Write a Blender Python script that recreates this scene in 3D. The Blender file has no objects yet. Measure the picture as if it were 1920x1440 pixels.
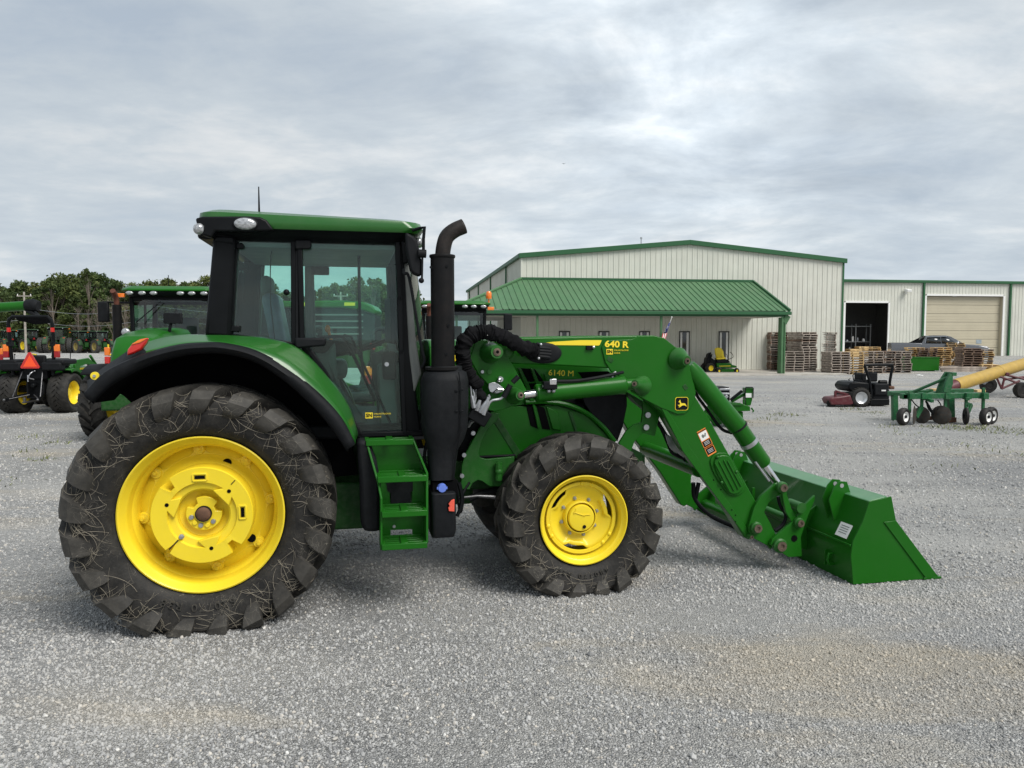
import bpy, bmesh, math, random
from mathutils import Vector, Matrix, noise as mnoise
import numpy as np
R = math.radians
rnd = random.Random(7)
scene = bpy.context.scene
COL = scene.collection

# ------------------------------------------------------------------ camera
F, HZ, CAMH = 1400.0, 631.0, 2.009          # focal length (photo px), horizon row, lens height (m)
PITCH = math.atan((720 - HZ) / F)
cam = bpy.data.cameras.new('camera'); cam.sensor_width = 36; cam.lens = F * 36 / 1920
cam.clip_start = 0.1; cam.clip_end = 3000
camo = bpy.data.objects.new('camera', cam); COL.objects.link(camo)
camo.location = (0, 0, CAMH); camo.rotation_euler = (R(90) - PITCH, 0, 0)
scene.camera = camo

# ------------------------------------------------------------------ sky, sun, exposure
SUN_AZ, SUN_EL = 132.0, 50.0                  # degrees right of the view direction, elevation
world = bpy.data.worlds.new('World'); scene.world = world; world.use_nodes = True
wn = world.node_tree.nodes; wl = world.node_tree.links; wn.clear()
def N(t, nodes=wn, **k):
    n = nodes.new(t)
    for a, b in k.items(): setattr(n, a, b)
    return n
out = N('ShaderNodeOutputWorld'); bg = N('ShaderNodeBackground'); bg.inputs['Strength'].default_value = 0.1
wl.new(bg.outputs[0], out.inputs[0])
sky = N('ShaderNodeTexSky', sky_type='NISHITA'); sky.sun_disc = False
sky.sun_elevation = R(SUN_EL); sky.sun_rotation = R(SUN_AZ); sky.dust_density = 2.0
tc = N('ShaderNodeTexCoord')
sep = N('ShaderNodeSeparateXYZ'); wl.new(tc.outputs['Generated'], sep.inputs[0])
def M(op, a, b=None, c=None, clamp=False):
    n = N('ShaderNodeMath', operation=op); n.use_clamp = clamp
    for i, x in enumerate((a, b, c)):
        if x is None: continue
        if isinstance(x, (int, float)): n.inputs[i].default_value = x
        else: wl.new(x, n.inputs[i])
    return n.outputs[0]
zz = M('ADD', M('MAXIMUM', sep.outputs[2], 0.0), 0.16)
comb = N('ShaderNodeCombineXYZ')
wl.new(M('DIVIDE', sep.outputs[0], zz), comb.inputs[0]); wl.new(M('DIVIDE', sep.outputs[1], zz), comb.inputs[1])
def cloud(scale, detail, rough, off, dist=0.0, stretch=(1, 1, 1)):
    mp = N('ShaderNodeMapping'); mp.inputs['Location'].default_value = off; mp.inputs['Scale'].default_value = stretch
    mp.inputs['Rotation'].default_value = (0, 0, R(14))
    wl.new(comb.outputs[0], mp.inputs[0])
    n = N('ShaderNodeTexNoise'); n.inputs['Scale'].default_value = scale; n.inputs['Detail'].default_value = detail
    n.inputs['Roughness'].default_value = rough; n.inputs['Distortion'].default_value = dist
    wl.new(mp.outputs[0], n.inputs['Vector']); return n.outputs['Fac']
def ramp(fac, stops, nodes=wn, links=wl):
    r = N('ShaderNodeValToRGB', nodes)
    e = r.color_ramp.elements
    while len(e) < len(stops): e.new(0.5)
    for i, (p, c) in enumerate(stops):
        e[i].position = p; e[i].color = (c[0], c[1], c[2], 1) if not isinstance(c, (int, float)) else (c, c, c, 1)
    links.new(fac, r.inputs[0]); return r.outputs[0]
fine_ = cloud(5.5, 8, 0.6, (2.3, 5.1, 0), 0.4, (.8, 1, 1))
big = cloud(0.6, 8, 0.55, (3.1, 1.7, 0), 0.1, (1, .85, 1))
mid = cloud(1.7, 10, 0.60, (9.3, 4.1, 0), 0.35, (.9, 1, 1))
wisp = cloud(0.9, 12, 0.7, (1.3, 7.9, 0), .7, (.6, 1.2, 1))
mixv = M('ADD', M('MULTIPLY', fine_, 0.14), M('ADD', M('MULTIPLY', big, 0.36), M('ADD', M('MULTIPLY', mid, 0.32), M('MULTIPLY', wisp, 0.18))))
ccol = ramp(mixv, [(0.39, (1.95, 2.24, 2.56)), (0.455, (2.24, 2.52, 2.80)), (0.51, (2.52, 2.78, 3.00)), (0.58, (3.15, 3.28, 3.36)), (0.64, (3.7, 3.72, 3.72))])
# thinner cloud (brighter) in front of the hidden sun's side of the sky
bd = Vector((math.sin(R(13)) * math.cos(R(21)), math.cos(R(13)) * math.cos(R(21)), math.sin(R(21))))
dot = N('ShaderNodeVectorMath', operation='DOT_PRODUCT'); wl.new(tc.outputs['Generated'], dot.inputs[0]); dot.inputs[1].default_value = bd
glow = M('POWER', M('MAXIMUM', dot.outputs['Value'], 0.0), 22.0)
gl = M('MULTIPLY', glow, M('MULTIPLY_ADD', mid, 2.6, -0.85))
horiz = M('POWER', M('SUBTRACT', 1.0, M('MAXIMUM', sep.outputs[2], 0.0)), 9.0)
k = M('ADD', M('ADD', 0.95, M('MULTIPLY', gl, .62)), M('MULTIPLY', horiz, 0.16))
sc = N('ShaderNodeVectorMath', operation='SCALE'); wl.new(ccol, sc.inputs[0]); wl.new(k, sc.inputs['Scale'])
mx = N('ShaderNodeMix', data_type='RGBA')
wl.new(ramp(mixv, [(0.34, 0.90), (0.47, 0.98)]), mx.inputs['Factor'])
wl.new(sky.outputs[0], mx.inputs['A']); wl.new(sc.outputs[0], mx.inputs['B']); wl.new(mx.outputs['Result'], bg.inputs['Color'])

sun = bpy.data.lights.new('sun', 'SUN'); sun.energy = 1.5; sun.angle = R(34); sun.color = (1.0, 0.965, 0.91)
suno = bpy.data.objects.new('sun', sun); COL.objects.link(suno)
sd = Vector((math.sin(R(SUN_AZ)) * math.cos(R(SUN_EL)), math.cos(R(SUN_AZ)) * math.cos(R(SUN_EL)), math.sin(R(SUN_EL))))
suno.rotation_euler = sd.to_track_quat('Z', 'Y').to_euler(); suno.location = (20, 10, 40)
scene.view_settings.view_transform = 'Standard'; scene.view_settings.look = 'None'
scene.view_settings.exposure = 1.25; scene.view_settings.gamma = 1.0; scene.view_settings.use_curve_mapping = False
scene.render.engine = 'CYCLES'
scene.cycles.transparent_max_bounces = 16; scene.cycles.max_bounces = 8

# ------------------------------------------------------------------ measuring the photograph: pixel -> place
O = Vector((0, 0, CAMH))
def ray(x, y):
    a, b = (x - 960) / F, -(y - 720) / F
    return Vector((a, math.cos(PITCH) + b * math.sin(PITCH), b * math.cos(PITCH) - math.sin(PITCH)))
def G(x, y, z=0.0):                         # on the level z
    d = ray(x, y); return O + d * ((z - CAMH) / d.z)
def W(x, y, Y):                             # on the upright plane at world depth Y
    d = ray(x, y); return O + d * (Y / d.y)
TH = R(12); T0 = Vector((-2.334, 6.078, 0))  # the loader tractor's rear axle on the ground, heading
AX = Vector((math.cos(TH), math.sin(TH), 0)); AL = Vector((-math.sin(TH), math.cos(TH), 0))
def Q(x, y, v):                             # tractor frame: forward, away, up; on the plane away = v
    d = ray(x, y); kk = (v - AL.dot(O - T0)) / AL.dot(d); p = O + d * kk - T0
    return (p.dot(AX), v, p.z)
def smooth(a, b, x):
    t = max(0, min(1, (x - a) / (b - a))); return t * t * (3 - 2 * t)
def gh(x, y): return 0.33 * smooth(44, 58, y) * smooth(10, 22, x)

# ------------------------------------------------------------------ materials
MATS = {}
def pmat(name, col, rough=0.5, metal=0.0, coat=0.0, var=0.12, nscale=6.0, bump=0.0, bscale=60.0, dust=0.0, dcol=(0.30, 0.28, 0.25), spec=0.5, rvar=0.0, trans=0.0):
    m = bpy.data.materials.new(name); m.use_nodes = True; nt = m.node_tree; b = nt.nodes['Principled BSDF']
    b.inputs['Roughness'].default_value = rough; b.inputs['Metallic'].default_value = metal
    b.inputs['Coat Weight'].default_value = coat; b.inputs['Coat Roughness'].default_value = 0.08
    b.inputs['Specular IOR Level'].default_value = spec
    if trans: b.inputs['Transmission Weight'].default_value = trans
    tcn = nt.nodes.new('ShaderNodeTexCoord')
    n1 = nt.nodes.new('ShaderNodeTexNoise'); n1.inputs['Scale'].default_value = nscale; n1.inputs['Detail'].default_value = 6
    nt.links.new(tcn.outputs['Object'], n1.inputs['Vector'])
    mr = nt.nodes.new('ShaderNodeMapRange'); mr.inputs['From Min'].default_value = 0.3; mr.inputs['From Max'].default_value = 0.7
    mr.inputs['To Min'].default_value = 1 - var; mr.inputs['To Max'].default_value = 1 + var
    nt.links.new(n1.outputs['Fac'], mr.inputs['Value'])
    s = nt.nodes.new('ShaderNodeVectorMath'); s.operation = 'SCALE'; s.inputs[0].default_value = col
    nt.links.new(mr.outputs[0], s.inputs['Scale']); last = s.outputs[0]
    if dust:
        n2 = nt.nodes.new('ShaderNodeTexNoise'); n2.inputs['Scale'].default_value = nscale * 2.7; n2.inputs['Detail'].default_value = 9
        n2.inputs['Roughness'].default_value = 0.68
        nt.links.new(tcn.outputs['Object'], n2.inputs['Vector'])
        m2 = nt.nodes.new('ShaderNodeMapRange'); m2.inputs['From Min'].default_value = 0.42; m2.inputs['From Max'].default_value = 0.75
        m2.inputs['To Max'].default_value = dust; m2.clamp = True
        nt.links.new(n2.outputs['Fac'], m2.inputs['Value'])
        mm = nt.nodes.new('ShaderNodeMix'); mm.data_type = 'RGBA'; nt.links.new(m2.outputs[0], mm.inputs['Factor'])
        nt.links.new(last, mm.inputs['A']); mm.inputs['B'].default_value = (*dcol, 1); last = mm.outputs['Result']
        ra = nt.nodes.new('ShaderNodeMath'); ra.operation = 'MULTIPLY_ADD'; nt.links.new(m2.outputs[0], ra.inputs[0])
        ra.inputs[1].default_value = 0.6; ra.inputs[2].default_value = rough; ra.use_clamp = True
        nt.links.new(ra.outputs[0], b.inputs['Roughness'])
    nt.links.new(last, b.inputs['Base Color'])
    if bump:
        n3 = nt.nodes.new('ShaderNodeTexNoise'); n3.inputs['Scale'].default_value = bscale; n3.inputs['Detail'].default_value = 5
        nt.links.new(tcn.outputs['Object'], n3.inputs['Vector'])
        bp = nt.nodes.new('ShaderNodeBump'); bp.inputs['Strength'].default_value = bump; bp.inputs['Distance'].default_value = 0.01
        nt.links.new(n3.outputs['Fac'], bp.inputs['Height']); nt.links.new(bp.outputs[0], b.inputs['Normal'])
    MATS[name] = m; return m
GREEN = pmat('green_paint', (0.0095, 0.106, 0.006), 0.34, coat=0.12, var=0.06, nscale=2.0, dust=0.05, dcol=(.10, .12, .08), spec=.17)
GREEN_SHELL = pmat('green_moulded_panel', (0.011, 0.105, 0.009), 0.30, coat=0.30, var=0.05, nscale=2.0, dust=0.04, spec=.5)
GREEN_CAST = pmat('green_cast_paint', (0.012, 0.102, 0.010), 0.42, coat=0.05, var=0.08, bump=0.08, bscale=90, dust=0.08, spec=.25)
GREEN_DK = pmat('green_chassis_paint', (0.010, 0.065, 0.010), 0.5, var=0.2, dust=0.12, spec=.2)
GREEN_TRIM = pmat('green_trim_metal', (0.028, 0.105, 0.045), 0.45, var=0.06, spec=.3, nscale=.6)
GREEN_ROOF = pmat('green_roof_metal', (0.070, 0.165, 0.075), 0.45, spec=.3, var=0.09, nscale=.8, dust=0.12)
GREEN_IMP = pmat('implement_green_paint', (0.010, 0.105, 0.034), 0.45, spec=.3, var=0.12, dust=0.2)
YELLOW = pmat('yellow_paint', (0.83, 0.63, 0.026), 0.36, spec=.3, coat=0.15, var=0.04, nscale=3, dust=0.10, dcol=(0.45, 0.36, 0.12))
YEL_DECAL = pmat('yellow_decal', (0.86, 0.66, 0.03), 0.4, var=0.02)
YEL_OLD = pmat('auger_yellow_paint', (0.42, 0.27, 0.045), 0.5, var=0.1, dust=0.2)
BLACK = pmat('black_plastic', (0.006, 0.0068, 0.0078), 0.42, var=0.2, spec=.13)
BLACK_M = pmat('black_matt_plastic', (0.0075, 0.0085, 0.010), 0.60, var=0.25, spec=.16, nscale=9, bump=0.1, bscale=120, dust=0.05, dcol=(.10, .10, .10))
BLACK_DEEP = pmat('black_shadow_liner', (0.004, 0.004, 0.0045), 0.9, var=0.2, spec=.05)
PIPE = pmat('black_stack_paint', (0.0065, 0.0065, 0.007), 0.5, var=0.35, spec=.14, nscale=5, dust=0.06, dcol=(.10, .065, .05))
PIPE_TIP = pmat('scorched_pipe_steel', (0.018, 0.016, 0.015), 0.5, spec=.2, var=0.3, nscale=14, dust=0.15, dcol=(.10, .06, .05))
RUSTPIPE = pmat('rusty_pipe', (0.11, 0.035, 0.02), 0.8, var=0.35, nscale=9)
CLOTH = pmat('black_nylon_sleeve', (0.006, 0.006, 0.007), 0.85, var=0.3, spec=.12, nscale=22, bump=1.0, bscale=22)
STEEL_DK = pmat('dull_steel', (0.12, 0.12, 0.125), 0.42, metal=0.7, var=0.3, nscale=30)
GREEN_OLD = pmat('weathered_green_paint', (0.022, 0.060, 0.024), 0.55, spec=.25, var=0.2, dust=0.35, dcol=(.12, .115, .09))
YELLOW_OLD = pmat('muddy_yellow_rim', (0.30, 0.235, 0.06), 0.6, var=0.25, dust=0.5, dcol=(.16, .14, .10))
CHROME = pmat('chrome', (0.75, 0.75, 0.76), 0.12, metal=1.0, var=0.03)
STEEL = pmat('galvanised_steel', (0.45, 0.46, 0.48), 0.38, metal=0.8, var=0.15, nscale=20)
RUST = pmat('rusty_steel', (0.12, 0.06, 0.035), 0.85, var=0.4, nscale=14)
WHITE = pmat('white_paint', (0.78, 0.78, 0.76), 0.45, var=0.05, dust=0.15)
SILVER = pmat('silver_trim', (0.6, 0.61, 0.62), 0.3, metal=0.6, var=0.05)
GREYP = pmat('grey_interior_plastic', (0.15, 0.16, 0.15), 0.6, var=0.12)
GREYL = pmat('light_grey_plastic', (0.30, 0.31, 0.31), 0.55, var=0.1)
SEATB = pmat('blue_grey_film', (0.16, 0.19, 0.27), 0.3, var=0.2, nscale=10, bump=0.3, bscale=12)
ORANGE = pmat('amber_lens', (0.85, 0.20, 0.02), 0.22, coat=0.5, var=0.08)
REDLENS = pmat('red_lens', (0.55, 0.02, 0.015), 0.2, coat=0.6, var=0.1, nscale=20)
REDSMV = pmat('fluorescent_orange_red', (0.95, 0.09, 0.02), 0.45, var=0.03)
REDDK = pmat('dark_red_reflector', (0.30, 0.01, 0.012), 0.35, var=0.1)
REDMETAL = pmat('red_frame_paint', (0.085, 0.008, 0.014), 0.45, var=0.15, dust=0.15)
REDCLIP = pmat('red_plastic', (0.72, 0.10, 0.06), 0.5, var=0.06)
BLUECAP = pmat('blue_plastic', (0.12, 0.20, 0.62), 0.4, var=0.08)
SEATY = pmat('yellow_seat_vinyl', (0.80, 0.62, 0.03), 0.45, var=0.05)
MIRROR = pmat('mirror_glass', (0.5, 0.52, 0.54), 0.04, metal=1.0, var=0.01)
CONCRETE = pmat('concrete', (0.42, 0.40, 0.36), 0.85, var=0.15, nscale=1.6, bump=0.2, bscale=30, dust=0.25, dcol=(.30, .24, .18))
WOOD_G = pmat('weathered_grey_wood', (0.34, 0.29, 0.25), 0.85, var=0.35, nscale=5)
WOOD_B = pmat('brown_wood', (0.20, 0.135, 0.10), 0.85, var=0.35, nscale=5)
WOOD_Y = pmat('fresh_yellow_wood', (0.60, 0.42, 0.20), 0.75, var=0.25, nscale=5)
WALL = pmat('wall_sheet_metal', (0.585, 0.59, 0.525), 0.5, var=0.06, nscale=.7, dust=0.22, dcol=(.42, .39, .33))
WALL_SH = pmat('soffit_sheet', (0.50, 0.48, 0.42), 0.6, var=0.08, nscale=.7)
TANDOOR = pmat('tan_door_panel', (0.47, 0.425, 0.315), 0.5, var=0.05, nscale=.9, dust=0.10, dcol=(.38, .31, .22))
TRUCKP = pmat('grey_metallic_paint', (0.14, 0.145, 0.155), 0.25, metal=0.5, coat=0.8, var=0.03)
DARKGLASS = pmat('dark_window_glass', (0.02, 0.024, 0.028), 0.06, var=0.1, spec=0.8)
PALEGLASS = pmat('windshield_glass', (0.28, 0.33, 0.36), 0.08, var=0.15, nscale=3, spec=0.8)
TRUNK = pmat('bark', (0.15, 0.125, 0.10), 0.9, var=0.3, nscale=3)
WIRE = pmat('cable', (0.10, 0.10, 0.10), 0.7, var=0.05)
POLEW = pmat('pole_wood', (0.34, 0.31, 0.27), 0.85, var=0.25, nscale=4)
FLAGR = pmat('flag_red', (0.5, 0.03, 0.05), 0.8, var=0.1); FLAGB = pmat('flag_blue', (0.03, 0.04, 0.16), 0.8, var=0.1)
PINBRASS = pmat('greasy_pin_steel', (0.16, 0.12, 0.09), 0.45, metal=0.6, var=0.35, nscale=40)

def glass(name, tint, refl=1.0, rough=0.0):
    m = bpy.data.materials.new(name); m.use_nodes = True; nt = m.node_tree; nt.nodes.clear()
    o = nt.nodes.new('ShaderNodeOutputMaterial'); mix = nt.nodes.new('ShaderNodeMixShader')
    t = nt.nodes.new('ShaderNodeBsdfTransparent'); t.inputs[0].default_value = (*tint, 1)
    g = nt.nodes.new('ShaderNodeBsdfGlossy'); g.inputs['Roughness'].default_value = 0.015
    fr = nt.nodes.new('ShaderNodeFresnel'); fr.inputs[0].default_value = 1.5
    mu = nt.nodes.new('ShaderNodeMath'); mu.operation = 'MULTIPLY'; mu.inputs[1].default_value = refl
    # faint film of dust on the pane
    df = nt.nodes.new('ShaderNodeBsdfDiffuse'); df.inputs[0].default_value = (.35, .36, .34, 1)
    tcn = nt.nodes.new('ShaderNodeTexCoord'); ns = nt.nodes.new('ShaderNodeTexNoise'); ns.inputs['Scale'].default_value = 3; ns.inputs['Detail'].default_value = 8
    nt.links.new(tcn.outputs['Object'], ns.inputs['Vector'])
    mr = nt.nodes.new('ShaderNodeMapRange'); mr.inputs['From Min'].default_value = .35; mr.inputs['From Max'].default_value = .8; mr.inputs['To Max'].default_value = 0.06
    nt.links.new(ns.outputs['Fac'], mr.inputs['Value'])
    mix2 = nt.nodes.new('ShaderNodeMixShader')
    nt.links.new(fr.outputs[0], mu.inputs[0]); nt.links.new(mu.outputs[0], mix.inputs[0])
    nt.links.new(mr.outputs[0], mix2.inputs[0]); nt.links.new(t.outputs[0], mix2.inputs[1]); nt.links.new(df.outputs[0], mix2.inputs[2])
    nt.links.new(mix2.outputs[0], mix.inputs[1]); nt.links.new(g.outputs[0], mix.inputs[2]); nt.links.new(mix.outputs[0], o.inputs[0])
    MATS[name] = m; return m
GLASS = glass('green_tinted_glass', (0.81, 0.97, 0.92), 1.0)
GLASS_F = glass('far_cab_glass', (0.55, 0.68, 0.64), 1.6)
LAMP = pmat('clear_lamp_lens', (0.38, 0.39, 0.40), 0.12, metal=0.35, coat=0.8, var=0.45, nscale=60)

def rubber(name, straw=1.0, base=0.012, sc=1.0):
    m = bpy.data.materials.new(name); m.use_nodes = True; nt = m.node_tree; b = nt.nodes['Principled BSDF']
    b.inputs['Roughness'].default_value = 0.62
    tcn = nt.nodes.new('ShaderNodeTexCoord')
    def noise(s, d=6, r=.6, dist=0.0):
        n = nt.nodes.new('ShaderNodeTexNoise'); n.inputs['Scale'].default_value = s; n.inputs['Detail'].default_value = d
        n.inputs['Roughness'].default_value = r; n.inputs['Distortion'].default_value = dist
        nt.links.new(tcn.outputs['Object'], n.inputs['Vector']); return n.outputs['Fac']
    def mth(op, a, bb=None, clamp=False):
        n = nt.nodes.new('ShaderNodeMath'); n.operation = op; n.use_clamp = clamp
        for i, x in enumerate((a, bb)):
            if x is None: continue
            if isinstance(x, (int, float)): n.inputs[i].default_value = x
            else: nt.links.new(x, n.inputs[i])
        return n.outputs[0]
    def mixc(f, a, c):
        n = nt.nodes.new('ShaderNodeMix'); n.data_type = 'RGBA'; nt.links.new(f, n.inputs['Factor'])
        for k_, x in (('A', a), ('B', c)):
            if isinstance(x, tuple): n.inputs[k_].default_value = (*x, 1)
            else: nt.links.new(x, n.inputs[k_])
        return n.outputs['Result']
    def line(s, wdt, gate, dist):          # thin wandering strands
        a = mth('ABSOLUTE', mth('SUBTRACT', noise(s, 1.2, .5, dist), 0.5))
        l = mth('SUBTRACT', 1.0, mth('DIVIDE', a, wdt), True)
        g = mth('MULTIPLY', mth('SUBTRACT', noise(3.1 * sc, 3, .5), gate), 7.0, True)
        return mth('MULTIPLY', l, g)
    strands = mth('MAXIMUM', line(4.5 * sc, 0.0035, .44, 1.6), mth('MAXIMUM', line(8 * sc, .0045, .47, 1.4), line(15 * sc, .007, .50, .8)))
    dirt = nt.nodes.new('ShaderNodeMapRange'); nt.links.new(noise(9 * sc, 10, .72), dirt.inputs['Value'])
    dirt.inputs['From Min'].default_value = .38; dirt.inputs['From Max'].default_value = .78; dirt.inputs["To Max"].default_value = .33
    c = mixc(dirt.outputs[0], (base, base * .98, base * .95), (0.12, 0.11, 0.095)); b.inputs['Specular IOR Level'].default_value = .25
    gp = nt.nodes.new('ShaderNodeNewGeometry'); pe = nt.nodes.new('ShaderNodeMapRange'); nt.links.new(gp.outputs['Pointiness'], pe.inputs['Value'])
    pe.inputs['From Min'].default_value = .54; pe.inputs['From Max'].default_value = .68; pe.inputs['To Max'].default_value = .45 if straw else .1
    c = mixc(mth('MULTIPLY', pe.outputs[0], mth('ADD', noise(18 * sc, 4), .3), True), c, (0.17, 0.16, 0.14))
    if straw: c = mixc(mth('MULTIPLY', strands, .5 * straw), c, (0.36, 0.33, 0.27))
    nt.links.new(c, b.inputs['Base Color'])
    bp = nt.nodes.new('ShaderNodeBump'); bp.inputs['Strength'].default_value = .35; bp.inputs['Distance'].default_value = .006
    h = mth('ADD', noise(60 * sc, 4), mth('MULTIPLY', strands, 1.2)); nt.links.new(h, bp.inputs['Height']); nt.links.new(bp.outputs[0], b.inputs['Normal'])
    return m
RUBBER = rubber('worn_tyre_rubber_with_straw'); RUBBER_C = rubber('clean_tyre_rubber', 0, .010); RUBBER_D = rubber('dusty_tyre_rubber', 0, .045)

# ------------------------------------------------------------------ mesh building
class MB:
    def __init__(s): s.v = []; s.f = []
    def add(s, vs, fs):
        o = len(s.v); s.v += [tuple(p) for p in vs]; s.f += [tuple(i + o for i in f) for f in fs]; return s
    def box(s, c, d, rot=None):
        hx, hy, hz = d[0] / 2, d[1] / 2, d[2] / 2
        vs = [Vector((x, y, z)) for x in (-hx, hx) for y in (-hy, hy) for z in (-hz, hz)]
        if rot is not None: vs = [rot @ p for p in vs]
        c = Vector(c)
        return s.add([p + c for p in vs], [(0, 1, 3, 2), (4, 6, 7, 5), (0, 4, 5, 1), (2, 3, 7, 6), (0, 2, 6, 4), (1, 5, 7, 3)])
    def prism(s, pts, y0, y1):             # outline in x,z pushed along y
        n = len(pts)
        vs = [(p[0], y0, p[1]) for p in pts] + [(p[0], y1, p[1]) for p in pts]
        return s.add(vs, [tuple(range(n)), tuple(range(2 * n - 1, n - 1, -1))] + [(i, i + n, (i + 1) % n + n, (i + 1) % n) for i in range(n)])
    def prism_z(s, pts, z0, z1):
        n = len(pts)
        vs = [(p[0], p[1], z0) for p in pts] + [(p[0], p[1], z1) for p in pts]
        return s.add(vs, [tuple(range(n)), tuple(range(2 * n - 1, n - 1, -1))] + [(i, i + n, (i + 1) % n + n, (i + 1) % n) for i in range(n)])
    def prism_x(s, pts, x0, x1):
        n = len(pts)
        vs = [(x0, p[0], p[1]) for p in pts] + [(x1, p[0], p[1]) for p in pts]
        return s.add(vs, [tuple(range(n)), tuple(range(2 * n - 1, n - 1, -1))] + [(i, i + n, (i + 1) % n + n, (i + 1) % n) for i in range(n)])
    def tube(s, pts, r, n=10, caps=True, flat=None):
        pts = [Vector(p) for p in pts]; rs = r if isinstance(r, (list, tuple)) else [r] * len(pts)
        rings = []; up = None
        for i, p in enumerate(pts):
            t = (pts[min(i + 1, len(pts) - 1)] - pts[max(i - 1, 0)]).normalized()
            if up is None: up = Vector((0, 0, 1)) if abs(t.z) < .9 else Vector((1, 0, 0))
            a = (up - t * up.dot(t)).normalized(); b = t.cross(a); up = a
            rings.append([p + (a * math.cos(q) + b * math.sin(q)) * rs[i] for q in (2 * math.pi * j / n for j in range(n))])
        vs = [p for rg in rings for p in rg]; fs = []
        for i in range(len(pts) - 1):
            for j in range(n): fs.append((i * n + j, i * n + (j + 1) % n, (i + 1) * n + (j + 1) % n, (i + 1) * n + j))
        if caps: fs += [tuple(range(n - 1, -1, -1)), tuple(range((len(pts) - 1) * n, len(pts) * n))]
        return s.add(vs, fs)
    def beam(s, p0, p1, w, h):             # square bar
        p0, p1 = Vector(p0), Vector(p1); t = (p1 - p0).normalized()
        up = Vector((0, 0, 1)) if abs(t.z) < .95 else Vector((1, 0, 0))
        a = (up - t * up.dot(t)).normalized() * h / 2; b = t.cross(a).normalized() * w / 2
        vs = [p + x for p in (p0, p1) for x in (a + b, a - b, -a - b, -a + b)]
        return s.add(vs, [(0, 1, 2, 3), (7, 6, 5, 4)] + [(i, i + 4, (i + 1) % 4 + 4, (i + 1) % 4) for i in range(4)])
    def lathe(s, prof, c=(0, 0, 0), n=32, axis='y', close=False):   # prof: (radius, offset along axis)
        c = Vector(c); vs = []; fs = []; m = len(prof)
        for j in range(n):
            q = 2 * math.pi * j / n; cs, sn = math.cos(q), math.sin(q)
            for r, a in prof:
                vs.append(c + (Vector((r * cs, a, r * sn)) if axis == 'y' else Vector((r * cs, r * sn, a)) if axis == 'z' else Vector((a, r * cs, r * sn))))
        for j in range(n):
            k_ = (j + 1) % n
            for i in range(m - 1 if not close else m): fs.append((j * m + i, j * m + (i + 1) % m, k_ * m + (i + 1) % m, k_ * m + i))
        return s.add(vs, fs)
    def disc(s, c, r, t, n=20, axis='y'):
        return s.lathe([(0.0001, -t / 2), (r, -t / 2), (r, t / 2), (0.0001, t / 2)], c, n, axis)
    def ball(s, c, rx, ry=None, rz=None, n=14, m=9, rot=None):
        ry = ry or rx; rz = rz or rx; vs = []; fs = []; c = Vector(c)
        for i in range(m + 1):
            ph = math.pi * i / m
            for j in range(n):
                q = 2 * math.pi * j / n
                p = Vector((rx * math.sin(ph) * math.cos(q), ry * math.sin(ph) * math.sin(q), rz * math.cos(ph)))
                vs.append(c + (rot @ p if rot is not None else p))
        for i in range(m):
            for j in range(n): fs.append((i * n + j, (i + 1) * n + j, (i + 1) * n + (j + 1) % n, i * n + (j + 1) % n))
        return s.add(vs, fs)
    def loft(s, secs, closed=False, caps=False):
        m = len(secs[0]); vs = [p for q in secs for p in q]; fs = []
        for i in range(len(secs) - 1):
            for j in range(m if closed else m - 1): fs.append((i * m + j, i * m + (j + 1) % m, (i + 1) * m + (j + 1) % m, (i + 1) * m + j))
        if caps: fs += [tuple(range(m - 1, -1, -1)), tuple(range((len(secs) - 1) * m, len(secs) * m))]
        return s.add(vs, fs)
    def xf(s, mat): s.v = [tuple(mat @ Vector(p)) for p in s.v]; return s
    def mesh(s, name, mat, off=None, angle=35, recalc=True):
        me = bpy.data.meshes.new(name)
        vs = s.v if off is None else [(p[0] - off[0], p[1] - off[1], p[2] - off[2]) for p in s.v]
        me.from_pydata(vs, [], s.f)
        if recalc:
            bm = bmesh.new(); bm.from_mesh(me); bmesh.ops.remove_doubles(bm, verts=bm.verts, dist=1e-5)
            bmesh.ops.recalc_face_normals(bm, faces=bm.faces); bm.to_mesh(me); bm.free()
        me.polygons.foreach_set('use_smooth', [True] * len(me.polygons)); me.set_sharp_from_angle(angle=R(angle))
        if mat: me.materials.append(mat)
        return me
    def build(s, name, mat, parent=None, bevel=0.0, seg=2, angle=35, world=False, solid=0.0, sub=0):
        off = parent_loc(parent) if (world and parent is not None) else None
        o = bpy.data.objects.new(name, s.mesh(name, mat, off, angle)); COL.objects.link(o)
        if parent is not None: o.parent = parent
        if solid: md = o.modifiers.new('solid', 'SOLIDIFY'); md.thickness = solid; md.offset = 0
        if sub: md = o.modifiers.new('sub', 'SUBSURF'); md.levels = sub; md.render_levels = sub
        if bevel: md = o.modifiers.new('bevel', 'BEVEL'); md.width = bevel; md.segments = seg; md.limit_method = 'ANGLE'; md.angle_limit = R(30); md.harden_normals = False
        return o
def parent_loc(p):
    l = Vector((0, 0, 0))
    while p is not None: l += p.location; p = p.parent
    return l
def tag(o, label=None, cat=None, group=None, kind=None):
    for k_, v in (('label', label), ('category', cat), ('group', group), ('kind', kind)):
        if v: o[k_] = v
    return o
def empty(name, loc, label, cat, rz=0.0, group=None, scale=None):
    o = bpy.data.objects.new(name, None); COL.objects.link(o); o.location = loc; o.rotation_euler = (0, 0, rz); o.empty_display_size = .2
    if scale: o.scale = (scale,) * 3
    return tag(o, label, cat, group)
def kids(o): return list(o.children)
def copy_tree(o, parent=None):
    c = o.copy(); COL.objects.link(c); c.parent = parent
    for ch in kids(o): copy_tree(ch, c)
    return c
def part(name, mb, mat, parent, bevel=0.0, **k): return mb.build(name, mat, parent, bevel, **k)
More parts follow.
